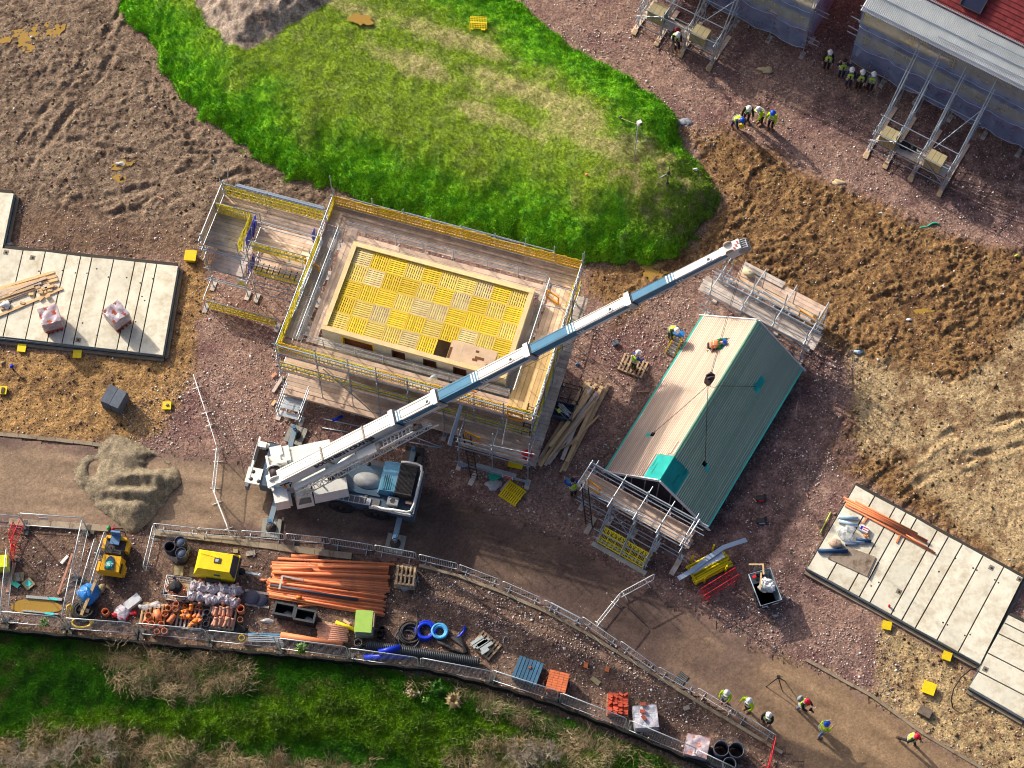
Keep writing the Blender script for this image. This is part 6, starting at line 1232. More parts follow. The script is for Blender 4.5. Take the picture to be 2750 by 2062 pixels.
for i in range(14): x, y = random.uniform(560,770), random.uniform(1170,1350); elbow(P('g',x,y,.3), random.uniform(0,6.28), random.uniform(.09,.14), random.choice((terr,terr,ora)), 'orange pipe fitting jumbled on the weathered pallet', 'orange fittings on the weathered pallet', .3)
for x, y in ((860,1195),(840,1265),(850,1350)): vpipe('g',x,y,.15,.32,pipb,'dark pipe socket at the edge of the weathered pallet','dark sockets on the weathered pallet',.15)
for r_ in range(2):
    for i in range(9): elbow(P('g',930+i*30+random.uniform(-6,6),1235+r_*140+10*(i%3),.3+.08*(i%2)), 1.3+random.uniform(-.25,.25), .085, clay, 'clay pipe bend in the packed rows on its pallet', 'clay bends on the pallet', .42, .5, .3)
vpipe('g',1305,1145,.19,.6,terr,'tall orange pipe socket standing beside the clay bends'); vpipe('g',1300,1290,.15,.25,clay,'clay double socket lying below the tall orange socket'); one(MB().blob(P('g',1290,1420,.1),(.35,.25,.12),31,.4), 'black_bag', cblk, 'black plastic sheeting heaped behind the yellow bucket', 'bag')
vpipe('g',1320,1530,.15,.3,yel,'yellow bucket hanging at the mesh fence',None,.15,'bucket')
for x, y, a in ((40,1130,1.0),(190,1100,-.7)): one(MB().blob(P('g',x,y,.3),(.3,.16,.1),int(x),.5), 'foil_wrap', filmc, 'crumpled silver film on the pale pallet of sockets', 'film', 'silver film on the pale pallet')
t = thing('cover_stack', 'two round dark chamber covers on timber bearers left of the black crates', 'cover', P('g',1510,1020)); 
for x,y,r,z in ((1450,1000,.37,.2),(1570,1040,.33,.12)): q = P('g',x,y,z); MB().lathe([(0,.07),(r*.7,.07),(r*.74,.05),(r,.05),(r,0)],q,22).build('cover', mat('cover_grey',(.10,.10,.14),.7,0,.2,6), t, True)
for y0,y1 in ((910,960),(1090,1135)): MB().bar(P('g',1365,y0,.06),P('g',1680,y1,.06),.12,.09).build('bearer', woodg, t, True)
one(MB().blob(P('g',1660,1310,.06),(.32,.12,.07),3,.4), 'film_roll', filmc, 'clear film scrap left of the black crates', 'film')
# pen and roller side
def flat(k, x, y, z, d, a, m, name, label, cat, group=None): return one(MB().box(P(k,x,y,z),d,a), name, m, label, cat, group)
p = P('f',45,800); t = thing('grit_bin', 'lime yellow lidded bin at the left edge of the pen', 'bin', (p.x,p.y,0), .12); MB().hexa([(-.42,-.3,.02),(.34,-.3,.02),(.34,.35,.02),(-.42,.35,.02)],[(-.48,-.36,.6),(.4,-.36,.6),(.4,.4,.6),(-.48,.4,.6)]).build('body', mat('lime_yellow',(.62,.66,.02),.5), t); MB().hexa([(-.5,-.38,.6),(.42,-.38,.6),(.42,.42,.6),(-.5,.42,.6)],[(-.42,-.28,.78),(.34,-.28,.78),(.34,.35,.78),(-.42,.35,.78)]).build('lid', mat('lime_yellow',(.62,.66,.02)), t)
plank(P('f',205,705,.06), P('f',95,1130,.06), .16, .05, clay, 'pinkish plank lying beside the lime bin', None); flat('f',245,930,.05,(.5,.46,.05),.1,insul,'board_offcut','brown board under a white block in the pen','board'); flat('f',235,930,.14,(.16,.42,.12),.35,concg,'stone_block','white block lying on a brown board in the pen','block')
flat('f',185,1012,.05,(.62,.24,.05),-.55,mat('mint_board',(.10,.62,.42),.6),'insulation_board','mint green board lying in the pen','board'); t = flat('f',375,1017,.05,(.5,.5,.05),.75,insul,'insulation_board','square tan board with a teal centre in the pen','board'); MB().box((0,0,.055),(.28,.28,.012),.75).build('teal_face', mat('teal_face',(.06,.55,.52),.6), t)
for x0,y0,x1,y1,lb in ((345,1190,820,1228,'grey steel channel with a teal band across the yellow puddle'),(300,1375,770,1422,'slim grey bar at the lower side of the yellow puddle')):
    o = plank(P('f',x0,y0,.08), P('f',x1,y1,.08), .14 if y0 < 1300 else .07, .09, mat('channel_grey',(.33,.36,.38),.6), lb, None, 'steel_channel'); 
    a, b = P('f',x0,y0,.128), P('f',x1,y1,.128); MB().bar(a.lerp(b,.62)-o.location,a.lerp(b,.87)-o.location,.12,.006).build('teal_band', mat('teal_face'  ,(.06,.55,.52)), o)
pts = [P('f',480+330*math.cos(t)*(1+.1*math.sin(3*t)),1310+110*math.sin(t)*(1+.15*math.sin(4*t)),.045) for t in np.linspace(0,6.283,30)[:-1]]; mb = MB(); mb.add(pts[::-1],[tuple(range(29))]); tag(mb.build('puddle', pudm), None, None, None, 'structure')
plank(P('f',955,620,.5), P('f',765,1160,.06), .10, .06, clay, 'pinkish plank leaning on the dividing fence in the pen', None); flat('f',850,700,.06,(.5,.14,.06),.95,whitep,'foam_strip','white foam strip beside the dividing fence in the pen','offcut')
one(MB().blob(P('f',1165,1150,.35),(.50,.52,.42),41,.22,18,12,.02), 'blue_bag', bluew, 'bulging bright blue plastic sack below the rollers', 'bag'); plank(P('f',1268,965,.85), P('f',1070,1430,.42), .15, .05, woodn, 'pale plank laid across the blue sack and black coil', None)
coil('f',1120,1385,.62,.065,black,'black hose coil below the blue sack',5,.06,.08,None,7,.85); one(MB().path([P('f',900,1500,.1),P('f',880,1400,.6),P('f',890,1310,.9),P('f',925,1290,.9),P('f',945,1330,.8),P('f',940,1400,.5)],.055,8), 'hose_loop', mat('hose_yellow',(.75,.48,.05),.5), 'upright yellow hose loop hooked over the fence corner', 'hose')
coil('f',1085,1545,.60,.05,mat('hose_yellow',(.75,.48,.05)),'flat yellow hose coil below the black coil',3,.08,.1,None,9,.55); vpipe('f',1385,1380,.17,.5,terr,'short orange pipe standing right of the black coil'); one(MB().blob(P('f',1335,1080,.1),(.2,.24,.12),11,.25), 'sandbag', insul, 'tan sandbag between the roller and the blue sack', 'sandbag')
flat('f',1750,1260,.15,(.85,.42,.28),.75,mat('carton_white',(.62,.64,.66),.7,0,.15,3),'carton','long white carton beside the pale pallet','carton'); one(MB().blob(P('f',1620,1400,.1),(.42,.4,.12),12,.4), 'packaging', mat('pack_print',(.50,.46,.52),.5,0,.5,9), 'printed packaging sheet beside the pale pallet', 'packaging')
for i,(x,y) in enumerate(((1515,1430),(1640,1470),(1755,1405))): one(MB().blob(P('f',x,y,.12),(.2,.12,.06),50+i,.4), 'red_strap', red, 'scrap of red plastic among the packaging', 'scrap', 'red scraps among the packaging')
# road roller: two halves joined at the waist
cR = P('f',1510,640,.5); t = thing('road_roller', 'orange-yellow ride-on tandem roller with a green disc on its hood', 'roller', (cR.x,cR.y,0), -.12)
ryel = mat('roller_yellow',(.78,.42,.02),.4,0,.08,2)
for yc in (.62,-.72): MB().tube((-.45,yc,.32),(.45,yc,.32),.32,22).build('drum', mat('drum_steel',(.22,.20,.18),.5,.4), t)
MB().hexa([(-.55,-1.06,.35),(.62,-1.06,.35),(.60,-.18,.4),(-.48,-.18,.4)],[(-.45,-1.0,.95),(.5,-1.0,.95),(.48,-.22,1.05),(-.40,-.22,1.05)]).build('hood', ryel, t)
pts = [(-.22,-.94),(.22,-.94),(.22,-.5),(.14,-.32),(0,-.25),(-.14,-.32),(-.22,-.5)]; pn_ = MB().prism(pts, 1.0, 1.055).build('hood_panel', mat('panel_navy',(.03,.06,.13),.4), t)
MB().lathe([(0,1.064),(.2,1.064),(.2,1.05)],(0,-.72,0),22).build('disc', mat('disc_green',(.02,.35,.30),.4), pn_); text('B&T', 'lettering', whitep, pn_, Matrix.Translation((0,-.72,1.068)), .22)
MB().box((.53,-.75,.7),(.06,.5,.3)).build('side_vent', dark, t); MB().box((0,.3,.62),(.95,.9,.35)).build('platform', mat('roller_dark',(.07,.055,.06),.6,.1), t)
MB().box((0,.75,.7),(1.05,.14,.55)).build('rear_frame', ryel, t)
for sx in (-1,1): MB().box((sx*.58,.45,.55),(.16,.55,.45)).build('side_box', ryel, t); MB().box((sx*.62,-.72,.4),(.12,.5,.5)).build('drum_fork', ryel, t)
s_ = MB().box((-.02,.62,1.0),(.46,.5,.12)).build('seat', mat('seat_blue',(.10,.20,.36),.5,0,.2,4), t); MB().box((-.02,.88,1.2),(.46,.1,.4),0,-.15).build('seat_back', mat('seat_blue',(.1,.2,.36)), t)
st = MB().path([(-.12+.16*math.cos(a),.18+.13*math.sin(a),1.12+.05*math.sin(a)) for a in np.linspace(0,6.28,15)[:-1]],.018,5,True).build('steering_wheel', black, t); MB().tube((-.12,.1,.8),(-.12,.18,1.1),.03,6).build('column', black, st)
MB().box((0,.02,.86),(.8,.22,.22)).build('console', dark, t)
for x, m_, n_ in ((-.42,mat('lamp_green',(.02,.40,.10),.3),'lamp'),(-.18,red,'lamp')): b_ = MB().lathe([(.06,0),(.09,.05),(.08,.13),(0,.17)],(x,1.05,1.25),10).build(n_, m_, t); MB().tube((x,1.0,.8),(x,1.05,1.26),.02,5).build('stalk', dark, b_)
for sx in (-1,1): MB().tube((sx*.4,.95,.7),(sx*.4,1.0,1.25),.03,6).build('roll_bar', dark, t)
MB().tube((-.4,1.0,1.25),(.4,1.0,1.25),.03,6).build('roll_bar', dark, t)
# ================================================================ ground around the house
TG = 'long timbers piled loosely between house and teal roof'
TLn = [(1690,480,1165,1350,.10),(1715,495,1330,1310,.16),(1780,515,1250,1350,.12),(1835,430,1790,560,.42),(1805,650,1280,1370,.24),(1790,600,1240,1380,.30),(1920,510,1440,1440,.12),(1870,550,1400,1450,.1),(1815,850,1450,1200,.16),(1660,640,1190,1390,.22),(1725,540,1420,1320,.2),(1610,1110,1360,1220,.34),(1840,540,1470,1340,.2),(1700,640,1290,1180,.34),(1500,960,1180,1380,.12),(1760,700,1260,1330,.38)]
for i, (x0,y0,x1,y1,z) in enumerate(TLn): plank(P('d',x0,y0,z+.02*random.random()), P('d',x1,y1,z), random.choice((.10,.15,.19)), .05, random.choice((woodn,woodn,woodg,woodp)), 'long timber in the loose pile between the house scaffold and the teal roof', TG)
def stillage(k, x, y, a, label, fill):
    p = P(k,x,y); t = thing('stillage', label, 'stillage', (p.x,p.y,0), a); w,l,h = .85,1.05,.55; g = mat('stillage_grey',(.09,.11,.14),.6,.2,.2,3)
    for sx in (-1,1):
        for sy in (-1,1): MB().box((sx*l/2,sy*w/2,h/2),(.07,.07,h)).build('corner_post', g, t)
    if fill:
        for c,d in (((0,-w/2,.32),(l,.04,.42)),((0,w/2,.32),(l,.04,.42)),((-l/2,0,.32),(.04,w,.42)),((l/2,0,.32),(.04,w,.42)),((0,0,.12),(l,w,.04))): MB().box(c,d).build('panel', g, t)
    else:
        for z in (.1,h): MB().path([(-l/2,-w/2,z),(l/2,-w/2,z),(l/2,w/2,z),(-l/2,w/2,z)],.03,5,True).build('rail', dark, t)
        MB().tube((0,-w/2,.1),(0,w/2,.1),.03,5).build('cross_bar', dark, t)
    return p
p = stillage('d',1430,835,-.25,'dark stillage full of short scaffold tubes and a lime tag',True)
for i in range(14): a = -.7+random.uniform(-.5,.5); c = Vector((p.x+random.uniform(-.15,.2),p.y+random.uniform(-.15,.15),.3+.02*i)); d = Vector((math.cos(a),math.sin(a),0))*.36; one(MB().tube(c-d,c+d,.026,6), 'short_tube', steelw, 'short scaffold tube lying in the dark stillage', 'tube', 'short tubes in the stillage')
flat('d',1390,800,.62,(.2,.22,.02),.6,mat('tag_lime',(.55,.65,.12),.5),'tag','lime tag lying on the tubes in the stillage','tag'); stillage('d',1500,650,-.25,'empty dark stillage frame behind the one full of tubes',False)
pallet(P('r',315,1215), -.38, 'wooden pallet under the worker with a blue sleeve left of the teal roof', None, 1.0, 1.35, woodp)
def lattice_pallet(p, a, label, w=1.1, l=1.1, m=None, z=0.):
    t = thing('plastic_pallet', label, 'pallet', Vector((p.x,p.y,z)), a); m = m or yel
    for i in range(9): MB().box((-l/2+.06+i*(l-.12)/8,0,.13),(.075,w,.03)).build('slat', m, t)
    for y in (-w/2+.04,0,w/2-.04): MB().box((0,y,.07),(l,.08,.09)).build('bearer', m, t)
    return t
lattice_pallet(P('d',893,1685), -.6, 'yellow slatted plastic pallet on the ground below the access bay', 1.0, 1.05)
flat('d',930,1360,.25,(.75,.5,.08),-.2,yel,'yellow_panel','yellow panel lying under the access bay','panel'); flat('d',715,1490,.12,(.7,.45,.03),.5,grn,'green_sheet','crumpled green sheet below the access bay','sheet')
one(MB().blob(P('d',690,1590,.12),(.42,.28,.12),61,.45), 'film_heap', filmc, 'heap of clear film below the access bay', 'film'); plank(P('d',870,1530,.06), P('d',770,1650,.06), .12, .05, woodg, 'grey plank beside the yellow pallet below the access bay', None)
plank(P('d',510,1445,.05), P('d',440,1590,.05), .24, .05, woodg, 'weathered sole board lying at the foot of the bay ladder', None); one(MB().blob(P('d',380,1375,.2),(.2,.12,.07),3,.3), 'cloth', mat('cloth_pale_blue',(.30,.42,.62),.7), 'pale blue cloth at the foot of the bay ladder', 'cloth')
one(MB().blob(P('d',1050,1265,2.95),(.27,.25,.33),9,.2), 'red_bag', red, 'red bag hung on the rail of the access bay', 'bag')
one(MB().path([P('c',720,1060,.12),P('c',770,1045,.14),P('c',830,1015,.12)],.085,8), 'blue_duct', bluep, 'short royal blue duct on the stony ground behind the crane', 'duct')
for x0,y0,x1,y1 in ((630,1045,1040,1130),(615,1140,900,1190),(1530,1290,1885,1355),(1600,1240,1880,1345)): pipe(P('c',x0,y0,.06), P('c',x1,y1,.06), .032, steelw, 'scaffold tube lying on the ground beside the crane boom', 'loose tubes on the ground', 'scaffold_tube', 'tube', False)
for x0,y0,x1,y1,m_ in ((90,760,200,590,woodg),(75,600,125,560,clay),(80,900,120,850,woodn),(230,1010,310,1000,woodn)): plank(P('c',x0,y0,.08), P('c',x1,y1,.08), .16, .05, m_, 'board end lying at the left foot of the house scaffold', 'boards at the scaffold foot')
# right of the road
p = P('s',1270,1180); t = thing('prop_stillage', 'yellow stillage heaped with yellow steel props', 'stillage', (p.x,p.y,0), .52); yp = mat('prop_yellow',(.74,.60,.01),.45,0,.1,3,isl=.15)
for i in range(22):
    y = -.5+.13*(i%8)+random.uniform(-.02,.02); z = .2+.13*(i//8); o = MB().tube((-1.0+random.uniform(-.1,.1),y,z),(1.0+random.uniform(-.15,.12),y+random.uniform(-.06,.06),z+random.uniform(-.02,.02)),.05,7).build('prop', yp, t); MB().box((-1.0,y,z),(.03,.14,.14)).build('foot_plate', yp, o)
for x in (-.6,.6):
    for y in (-.62,.62): MB().tube((x,y,.0),(x,y,.95),.05,6).build('corner_post', yp, t)
    MB().tube((x,-.62,.1),(x,.62,.1),.04,6).build('cross_bar', yp, t)
def bent(k, pts, w, m, name, label):
    q = [P(k,x,y,z) for x,y,z in pts]; mb = MB(); side = (q[-1]-q[0]); side = Vector((-side.y,side.x,0)).normalized()*w/2; vs = []
    for p_ in q: vs += [p_-side, p_+side]
    mb.add(vs, [(2*i,2*i+1,2*i+3,2*i+2) for i in range(len(q)-1)], True); mb.add([Vector(v)-Vector((0,0,.02)) for v in vs], [(2*i+2,2*i+3,2*i+1,2*i) for i in range(len(q)-1)], True); return one(mb, name, m, label, 'sheet')
bent('s',[(1015,1275,.6),(1130,1210,.72),(1260,1105,.85),(1400,1010,.9),(1500,975,.72),(1595,945,.5)],.24,sheetm,'metal_sheet','long bent grey metal sheet lying across the yellow props'); bent('s',[(1130,1215,.66),(1230,1150,.76),(1400,1070,.78)],.34,mat('sheet_pale',(.52,.60,.68),.4,.2),'metal_sheet','shorter pale metal sheet under the bent one on the yellow props')
p = P('s',1740,1420); t = thing('tipping_skip', 'grey wheeled skip holding white bags and timber', 'skip', (p.x,p.y,0), -1.25)
b0 = [(-.62,-.42,.25),(.55,-.42,.25),(.55,.42,.25),(-.62,.42,.25)]; b1 = [(-.95,-.56,1.0),(.75,-.56,1.0),(.75,.56,1.0),(-.95,.56,1.0)]
mb = MB(); 
for i in range(4): j = (i+1)%4; mb.add([b0[i],b0[j],b1[j],b1[i]],[(0,1,2,3),(3,2,1,0)])
mb.add(b0,[(0,1,2,3),(3,2,1,0)]); mb.build('hopper', binm, t); MB().path(b1,.035,6,True).build('rim', mat('rim_blue_grey',(.26,.33,.40),.5), t)
for x,y in ((-.5,-.35),(-.5,.35),(.5,-.35),(.5,.35)): MB().tube((x,y-.05,.1),(x,y+.05,.1),.1,10).build('wheel', dark, t)
MB().box((0,-.5,.15),(1.1,.06,.1)).build('chassis', dark, t); MB().box((0,.5,.15),(1.1,.06,.1)).build('chassis', dark, t)
for y in (-.3,.25): MB().box((.77,y,.72),(.012,.3,.14)).build('label_plate', mat('plate_pale',(.5,.58,.64),.5), t)
for i,(x,y,m_) in enumerate(((1760,1310,whitep),(1800,1345,whitep),(1745,1350,filmc))): one(MB().blob(P('s',x,y,.85),(.3,.25,.25),70+i,.35,14,9), 'rubbish_bag', m_, 'white rubbish bag inside the grey skip', 'bag', 'white bags in the skip')
one(MB().blob(P('s',1690,1220,.7),(.3,.25,.2),77,.35), 'rubbish_bag', cblk, 'black rubbish sack inside the grey skip', 'bag'); one(MB().box(P('s',1660,1260,.95),(.2,.12,.12),.5), 'red_can', red, 'red can on the rubbish in the grey skip', 'can')
for x0,y0,x1,y1 in ((1615,1155,1740,1155),(1735,1150,1740,1240),(1720,1225,1710,1370)): plank(P('s',x0,y0,1.12), P('s',x1,y1,1.1), .08, .05, woodn, 'timber strip sticking out of the grey skip', 'timber strips in the skip')
for x0,y0,x1,y1,z in ((680,268,1395,640,.55),(690,290,1390,655,.49),(700,320,1230,580,.56),(690,335,1300,640,.48),(720,345,1460,745,.48),(780,300,1310,580,.6),(1210,585,1440,730,.50),(700,300,1230,570,.52)): pipe(P('t',x0,y0,z), P('t',x1,y1,z), .05, terr, 'long terracotta pipe in the bundle across the long slab', 'terracotta pipes on the long slab')
for x0,y0,x1,y1 in ((845,490,930,370),(1130,655,1160,590)): plank(P('t',x0,y0,.46), P('t',x1,y1,.46), .09, .06, terr, 'short terracotta bearer under the pipe bundle on the long slab', 'bearers on the long slab', 'bearer')
for x0,y0,x1,y1,m_,lb,r in ((635,435,805,448,mat('roll_pale_blue',(.45,.60,.74),.5),'pale blue roll, topmost of the film rolls on the slab',.085),(640,470,800,510,mat('roll_pale_blue'  ,(.45,.6,.74)),'pale blue roll below the topmost one on the slab',.085),(690,640,860,655,mat('roll_grey_blue',(.36,.44,.56),.5),'grey-blue roll at the foot of the film heap on the slab',.07),(690,660,790,668,mat('roll_grey_blue'  ,(.36,.44,.56)),'short grey-blue roll lowest of the film heap on the slab',.07),(790,625,915,645,mat('navy_roll',(.02,.06,.16),.5),'navy roll right of the film heap on the slab',.085),(465,722,715,725,mat('navy_roll'  ,(.02,.06,.16)),'long navy roll at the left end of the slab',.10)): pipe(P('t',x0,y0,Sz+r), P('t',x1,y1,Sz+r), r, m_, lb, None, 'material_roll', 'roll')
one(MB().blob(P('t',700,570,.58),(.42,.36,.2),81,.5,16,10), 'film_heap', filmc, 'heap of crumpled clear film between the rolls on the long slab', 'film'); one(MB().blob(P('t',615,660,.55),(.3,.27,.14),82,.3), 'rope_heap', mat('rope_beige',(.42,.31,.24),.9,0,.3,9), 'beige heap of sacking beside the navy roll on the slab', 'sacking')
c = P('t',858,535,.6); t = thing('carton', 'white carton with red and blue print on the long slab', 'carton', (c.x,c.y,Sz), -.45); MB().box((0,0,.09),(.44,.3,.18)).build('box', whitep, t); MB().box((.05,.06,.185),(.28,.05,.01)).build('red_print', red, t); MB().box((-.15,-.02,.185),(.10,.2,.01)).build('blue_print', bluep, t); MB().box((.06,-.06,.185),(.24,.04,.01)).build('red_print', red, t)
one(MB().path([P('t',850,590,.5),P('t',880,605,.52),P('t',895,585,.5)],.045,8), 'pipe_elbow', ora, 'small orange elbow beside the white carton on the slab', 'pipe fitting')
c1 = [P('t',x,y,.47) for x,y in ((560,740),(800,690),(960,780),(885,950))]; c1 = [P('t',x,y,.47) for x,y in ((545,785),(665,672),(955,775),(880,940))]; mb = MB().hexa([v-Vector((0,0,.03)) for v in c1][::-1], c1[::-1]); one(mb, 'site_board', mat('muddy_board',(.34,.27,.21),.85,0,.2,2,dirt=(.13,.085,.055),dirt_amt=.8), 'muddy brown board lying near the end of the long slab', 'board')
plank(P('t',960,800,.5), P('t',890,955,.5), .04, .06, dark, 'dark batten along the edge of the muddy board', None); p = P('t',1065,1195,Sz); one(MB().lathe([(.05,0),(.06,.16),(.0,.17)],(p.x,p.y,Sz),10), 'red_plug', red, 'small red plug standing on the long slab', 'plug')
pipe(P('t',572,395,.06), P('t',480,580,.06), .035, mat('lime_tube',(.5,.6,.1),.5), 'lime yellow tube on the ground beside the long slab', None, 'marker_tube', 'tube', False)
one(MB().path([P('m',985,330,.45),P('m',940,340,.5),P('m',880,390,.6),P('m',835,460,.6),P('m',818,530,.4),P('m',830,580,.05)],.03,7), 'cable_hose', black, 'curved dark hose rising from the slab corner to the sandy soil', 'hose')
flat('m',655,605,.14,(.62,.45,.28),-.5,mat('box_brown2',(.17,.13,.10),.8,0,.3,4),'inspection_box','dark muddy box set in the sandy soil','box')
for x,y,lb,m_ in ((1715,600,'open tool box with a red handle on the dark gravel',red),(1720,790,'small grey tool box on the dark gravel',mat('tool_grey',(.2,.25,.32),.5))):
    c = P('s',x,y); t = thing('tool_box', lb, 'tool box', (c.x,c.y,0), .1); MB().box((0,0,.1),(.5,.24,.2)).build('body', dark, t); MB().box((0,-.16,.12),(.3,.06,.1)).build('handle', m_, t); MB().box((.2,.05,.22),(.14,.2,.06)).build('tray', black, t)
for i,(k,x,y,m_,lb,s_) in enumerate((('o',1030,1395,filmc,'pale blue plastic bag on the mud above the left slab',.25),('A',1480,1040,mat('tarp_grey',(.25,.28,.34),.5),'grey plastic sheet at the corner of the grass mound',.42),('B',20,595,mat('card_tan',(.55,.43,.25),.8),'crumpled tan cardboard on the gravel near the hi-vis group',.42),('B',635,1555,mat('card_tan',(.55,.43,.25)),'tan insulation scrap at the edge of the churned soil',.36),('y',460,812,mat('litter_blue',(.4,.6,.75),.5),'pale blue strip at the corner of the gravel right of the roof',.22),('y',708,655,whitep,'white scrap in the churned brown soil',.16),('A',1560,1260+250,whitep,'white scrap on the tail of the grass mound',.14),('y',1232,347,mat('lime_tube'  ,(.5,.6,.1)),'lime scrap at the right edge of the churned soil',.14),('y',568,140,filmc,'pale scrap near the gravel edge of the churned soil',.16),('q',75,500,filmc,'clear bottle by the corner of the two left slabs',.2),('d',1585,310,bluel,'small blue can on the stones right of the house',.12),('l',700+0,310-300,filmc,'clear scrap on the gravel above the road',.16))):
    p = P(k,x,y); one(MB().blob((p.x,p.y,ground_z(p.x,p.y)+.05),(s_,s_*.5,.07),90+i,.5), 'litter_scrap', m_, lb, 'litter')
for k,x0,y0,x1,y1 in (('r',355,1425,450,1425),('r',1700,1590,1712,1515),('t',362,235,378,268),('s',130,410,180,408),('s',165,345,190,330),('q',1330,85,1390,110),('s',1655,598,1680,625)): plank(P(k,x0,y0,.05), P(k,x1,y1,.05), .05, .04, clay, 'short splinter of orange timber on the stony ground', 'timber splinters on the ground', 'timber_scrap')
p = P('r',165,1022); one(MB().box((p.x,p.y,.1),(.32,.22,.16),.4), 'stone_block', greyb, 'grey block on the stones below the stepladder', 'block')
one(MB().path([P('y',750,205,.06),P('y',775,200,.1),P('y',800,196,.06),P('y',820,182,.12),P('y',840,178,.06),P('y',860,190,.06)],.05,5), 'green_netting', grn, 'twisted green netting scrap on the gravel at the right', 'litter')
# ================================================================ netted houses at the top right
BO, AO = Vector((18.245,20.0,0)), Vector((15.69,20.70,0)); BF, AF = Fr(BO,-30.2), Fr(AO,-29.0)
def netted(fr, a0, a1, name, lbl, guards=True):
    N_ = Scaf(name, lbl, 'scaffold', fr)
    n = round((a1-a0)/2.1)
    for i in range(n+1):
        a = a0+(a1-a0)*i/n; N_.post(a, .05, .07, 6.0, True); N_.post(a, 1.25, .07, 5.8, True)
    for z in (2.5,4.3,3.5,5.3,6.0): N_.rail((a0,.05,z),(a1,.05,z),'ledger')
    for z in (2.5,4.3): N_.deck(a0,a1,.15,1.2,z,'a',woodg)
    def wave(a, z): return .07*math.sin(a*3.1+z)+.05*math.sin(a*7.3+2*z)
    rows = ((.95,2.75),(2.6,4.5),(4.3,5.85))
    for k, (z0, z1) in enumerate(rows):
        mb = MB(); nu = int((a1-a0)*5)
        def fn(u, v):
            a = a0+(a1-a0)*u; z = z0+(z1-z0)*v-(.16*abs(math.sin(a*1.5))*(1-v)); return Vector((a, -.10-.02*k+wave(a,z)*(1-abs(2*v-1)*.6), z))
        mb.grid(fn, nu, 8); mb.build('net_sheet', netm, N_.t); hem = MB(); hem.path([fn(u/60,0)+Vector((0,-.01,0)) for u in range(61)], .022, 4); hem.build('net_hem', mat('net_hem',(.40,.48,.58),.7), N_.t)
    for z in (2.55,4.35): N_.guard((a0+.1,.02),(a1-.1,.02),z,'brick')
    return N_
NB = netted(BF, 0, 12.6, 'netted_scaffold', 'long netted scaffold with corrugated sheeting in front of the red tiled roof')
for z0, z1, dz in ((.95,5.9,0),):
    mb = MB(); mb.grid(lambda u,v: Vector((-.06-.05*math.sin(v*9),u*2.6,z0+(z1-z0)*v)), 8, 10); mb.build('net_sheet', netm, NB.t)
mb = MB(); nr = 250
vs = []; 
for i in range(nr+1):
    a = -.1+12.8*i/nr; dz = .045 if i % 2 else -.045; vs += [(a,-.38,5.95+dz),(a,.6,6.35+dz),(a,1.62,6.78+dz)]
mb.add(vs,[(3*i+j,3*i+3+j,3*i+4+j,3*i+1+j) for i in range(nr) for j in range(2)]); mb.build('corrugated_roof', corr, NB.t)
for b, z in ((-.25,6.1),(.55,6.42),(1.5,6.82)): NB.rail((0,b,z),(12.6,b,z),'guard_rail',.035,steel); 
for b, z, a0 in ((.05,6.25,4.2),(.95,6.65,6.0)): NB.tube('guard_rail',(a0,b,z),(12.6,b+.05,z),.03,steel)
for z in (2.7,3.2,4.1): NB.tube('ledger',(-.7,.3,z),(.6,.25,z),.028,steelw)
hb = thing('red_roofed_house', 'house with a red tiled roof and a dark skylight behind the netting at top right', 'building', BF.o, BF.a)
MB().box((6.4,4.4,3.0),(12.4,6.2,6.0)).build('brick_wall', brick, hb); tl = MB()
for r_ in range(22):
    b0, b1 = 1.45+.235*r_, 1.45+.235*(r_+1)+.03; z0, z1 = 6.72+.13*r_, 6.72+.13*(r_+1)
    for i in range(44):
        a = .1+.29*i+(.145 if r_ % 2 else 0); tl.hexa([(a,b0,z0-.01),(a+.283,b0,z0-.01),(a+.283,b1,z1-.02),(a,b1,z1-.02)],[(a,b0,z0+.025),(a+.283,b0,z0+.025),(a+.283,b1,z1+.0),(a,b1,z1+.0)])
tl.build('tiled_roof', tile, hb); sk = MB().hexa([(4.4,1.9,7.02),(5.55,1.9,7.02),(5.55,3.4,7.85),(4.4,3.4,7.85)],[(4.4,1.85,7.12),(5.55,1.85,7.12),(5.55,3.35,7.95),(4.4,3.35,7.95)]).build('skylight', mat('skylight_glass',(.03,.035,.07),.15,0,.05), hb)
MB().path([(4.38,1.84,7.13),(5.57,1.84,7.13),(5.57,3.36,7.96),(4.38,3.36,7.96)],.04,4,True).build('frame', dark, sk)
NA = netted(AF, -12.6, 0, 'netted_scaffold', 'netted scaffold cut by the top edge of the picture, left of the red roof')
mb = MB(); mb.grid(lambda u,v: Vector((.06+.05*math.sin(v*9),u*5,.95+4.9*v)), 10, 10); mb.build('net_sheet', netm, NA.t)
for z in (1.2,1.6,3.0,3.4): NA.tube('ledger',(-.8,.3 if z < 2 else .9,z),(.7,.25 if z < 2 else .9,z),.028,steelw)
NA.deck(-2.3,-1.9,-.2,.2,2.9,'a',wood,'board_end'); NA.deck(-1.4,-.9,.3,1.0,5.2,'a',wood,'board_end')
ha = thing('netted_house', 'house shell hidden behind the netting at the top edge of the picture', 'building', AF.o, AF.a); MB().box((-6.2,4.4,2.9),(12.2,6.2,5.8)).build('brick_wall', brick, ha)
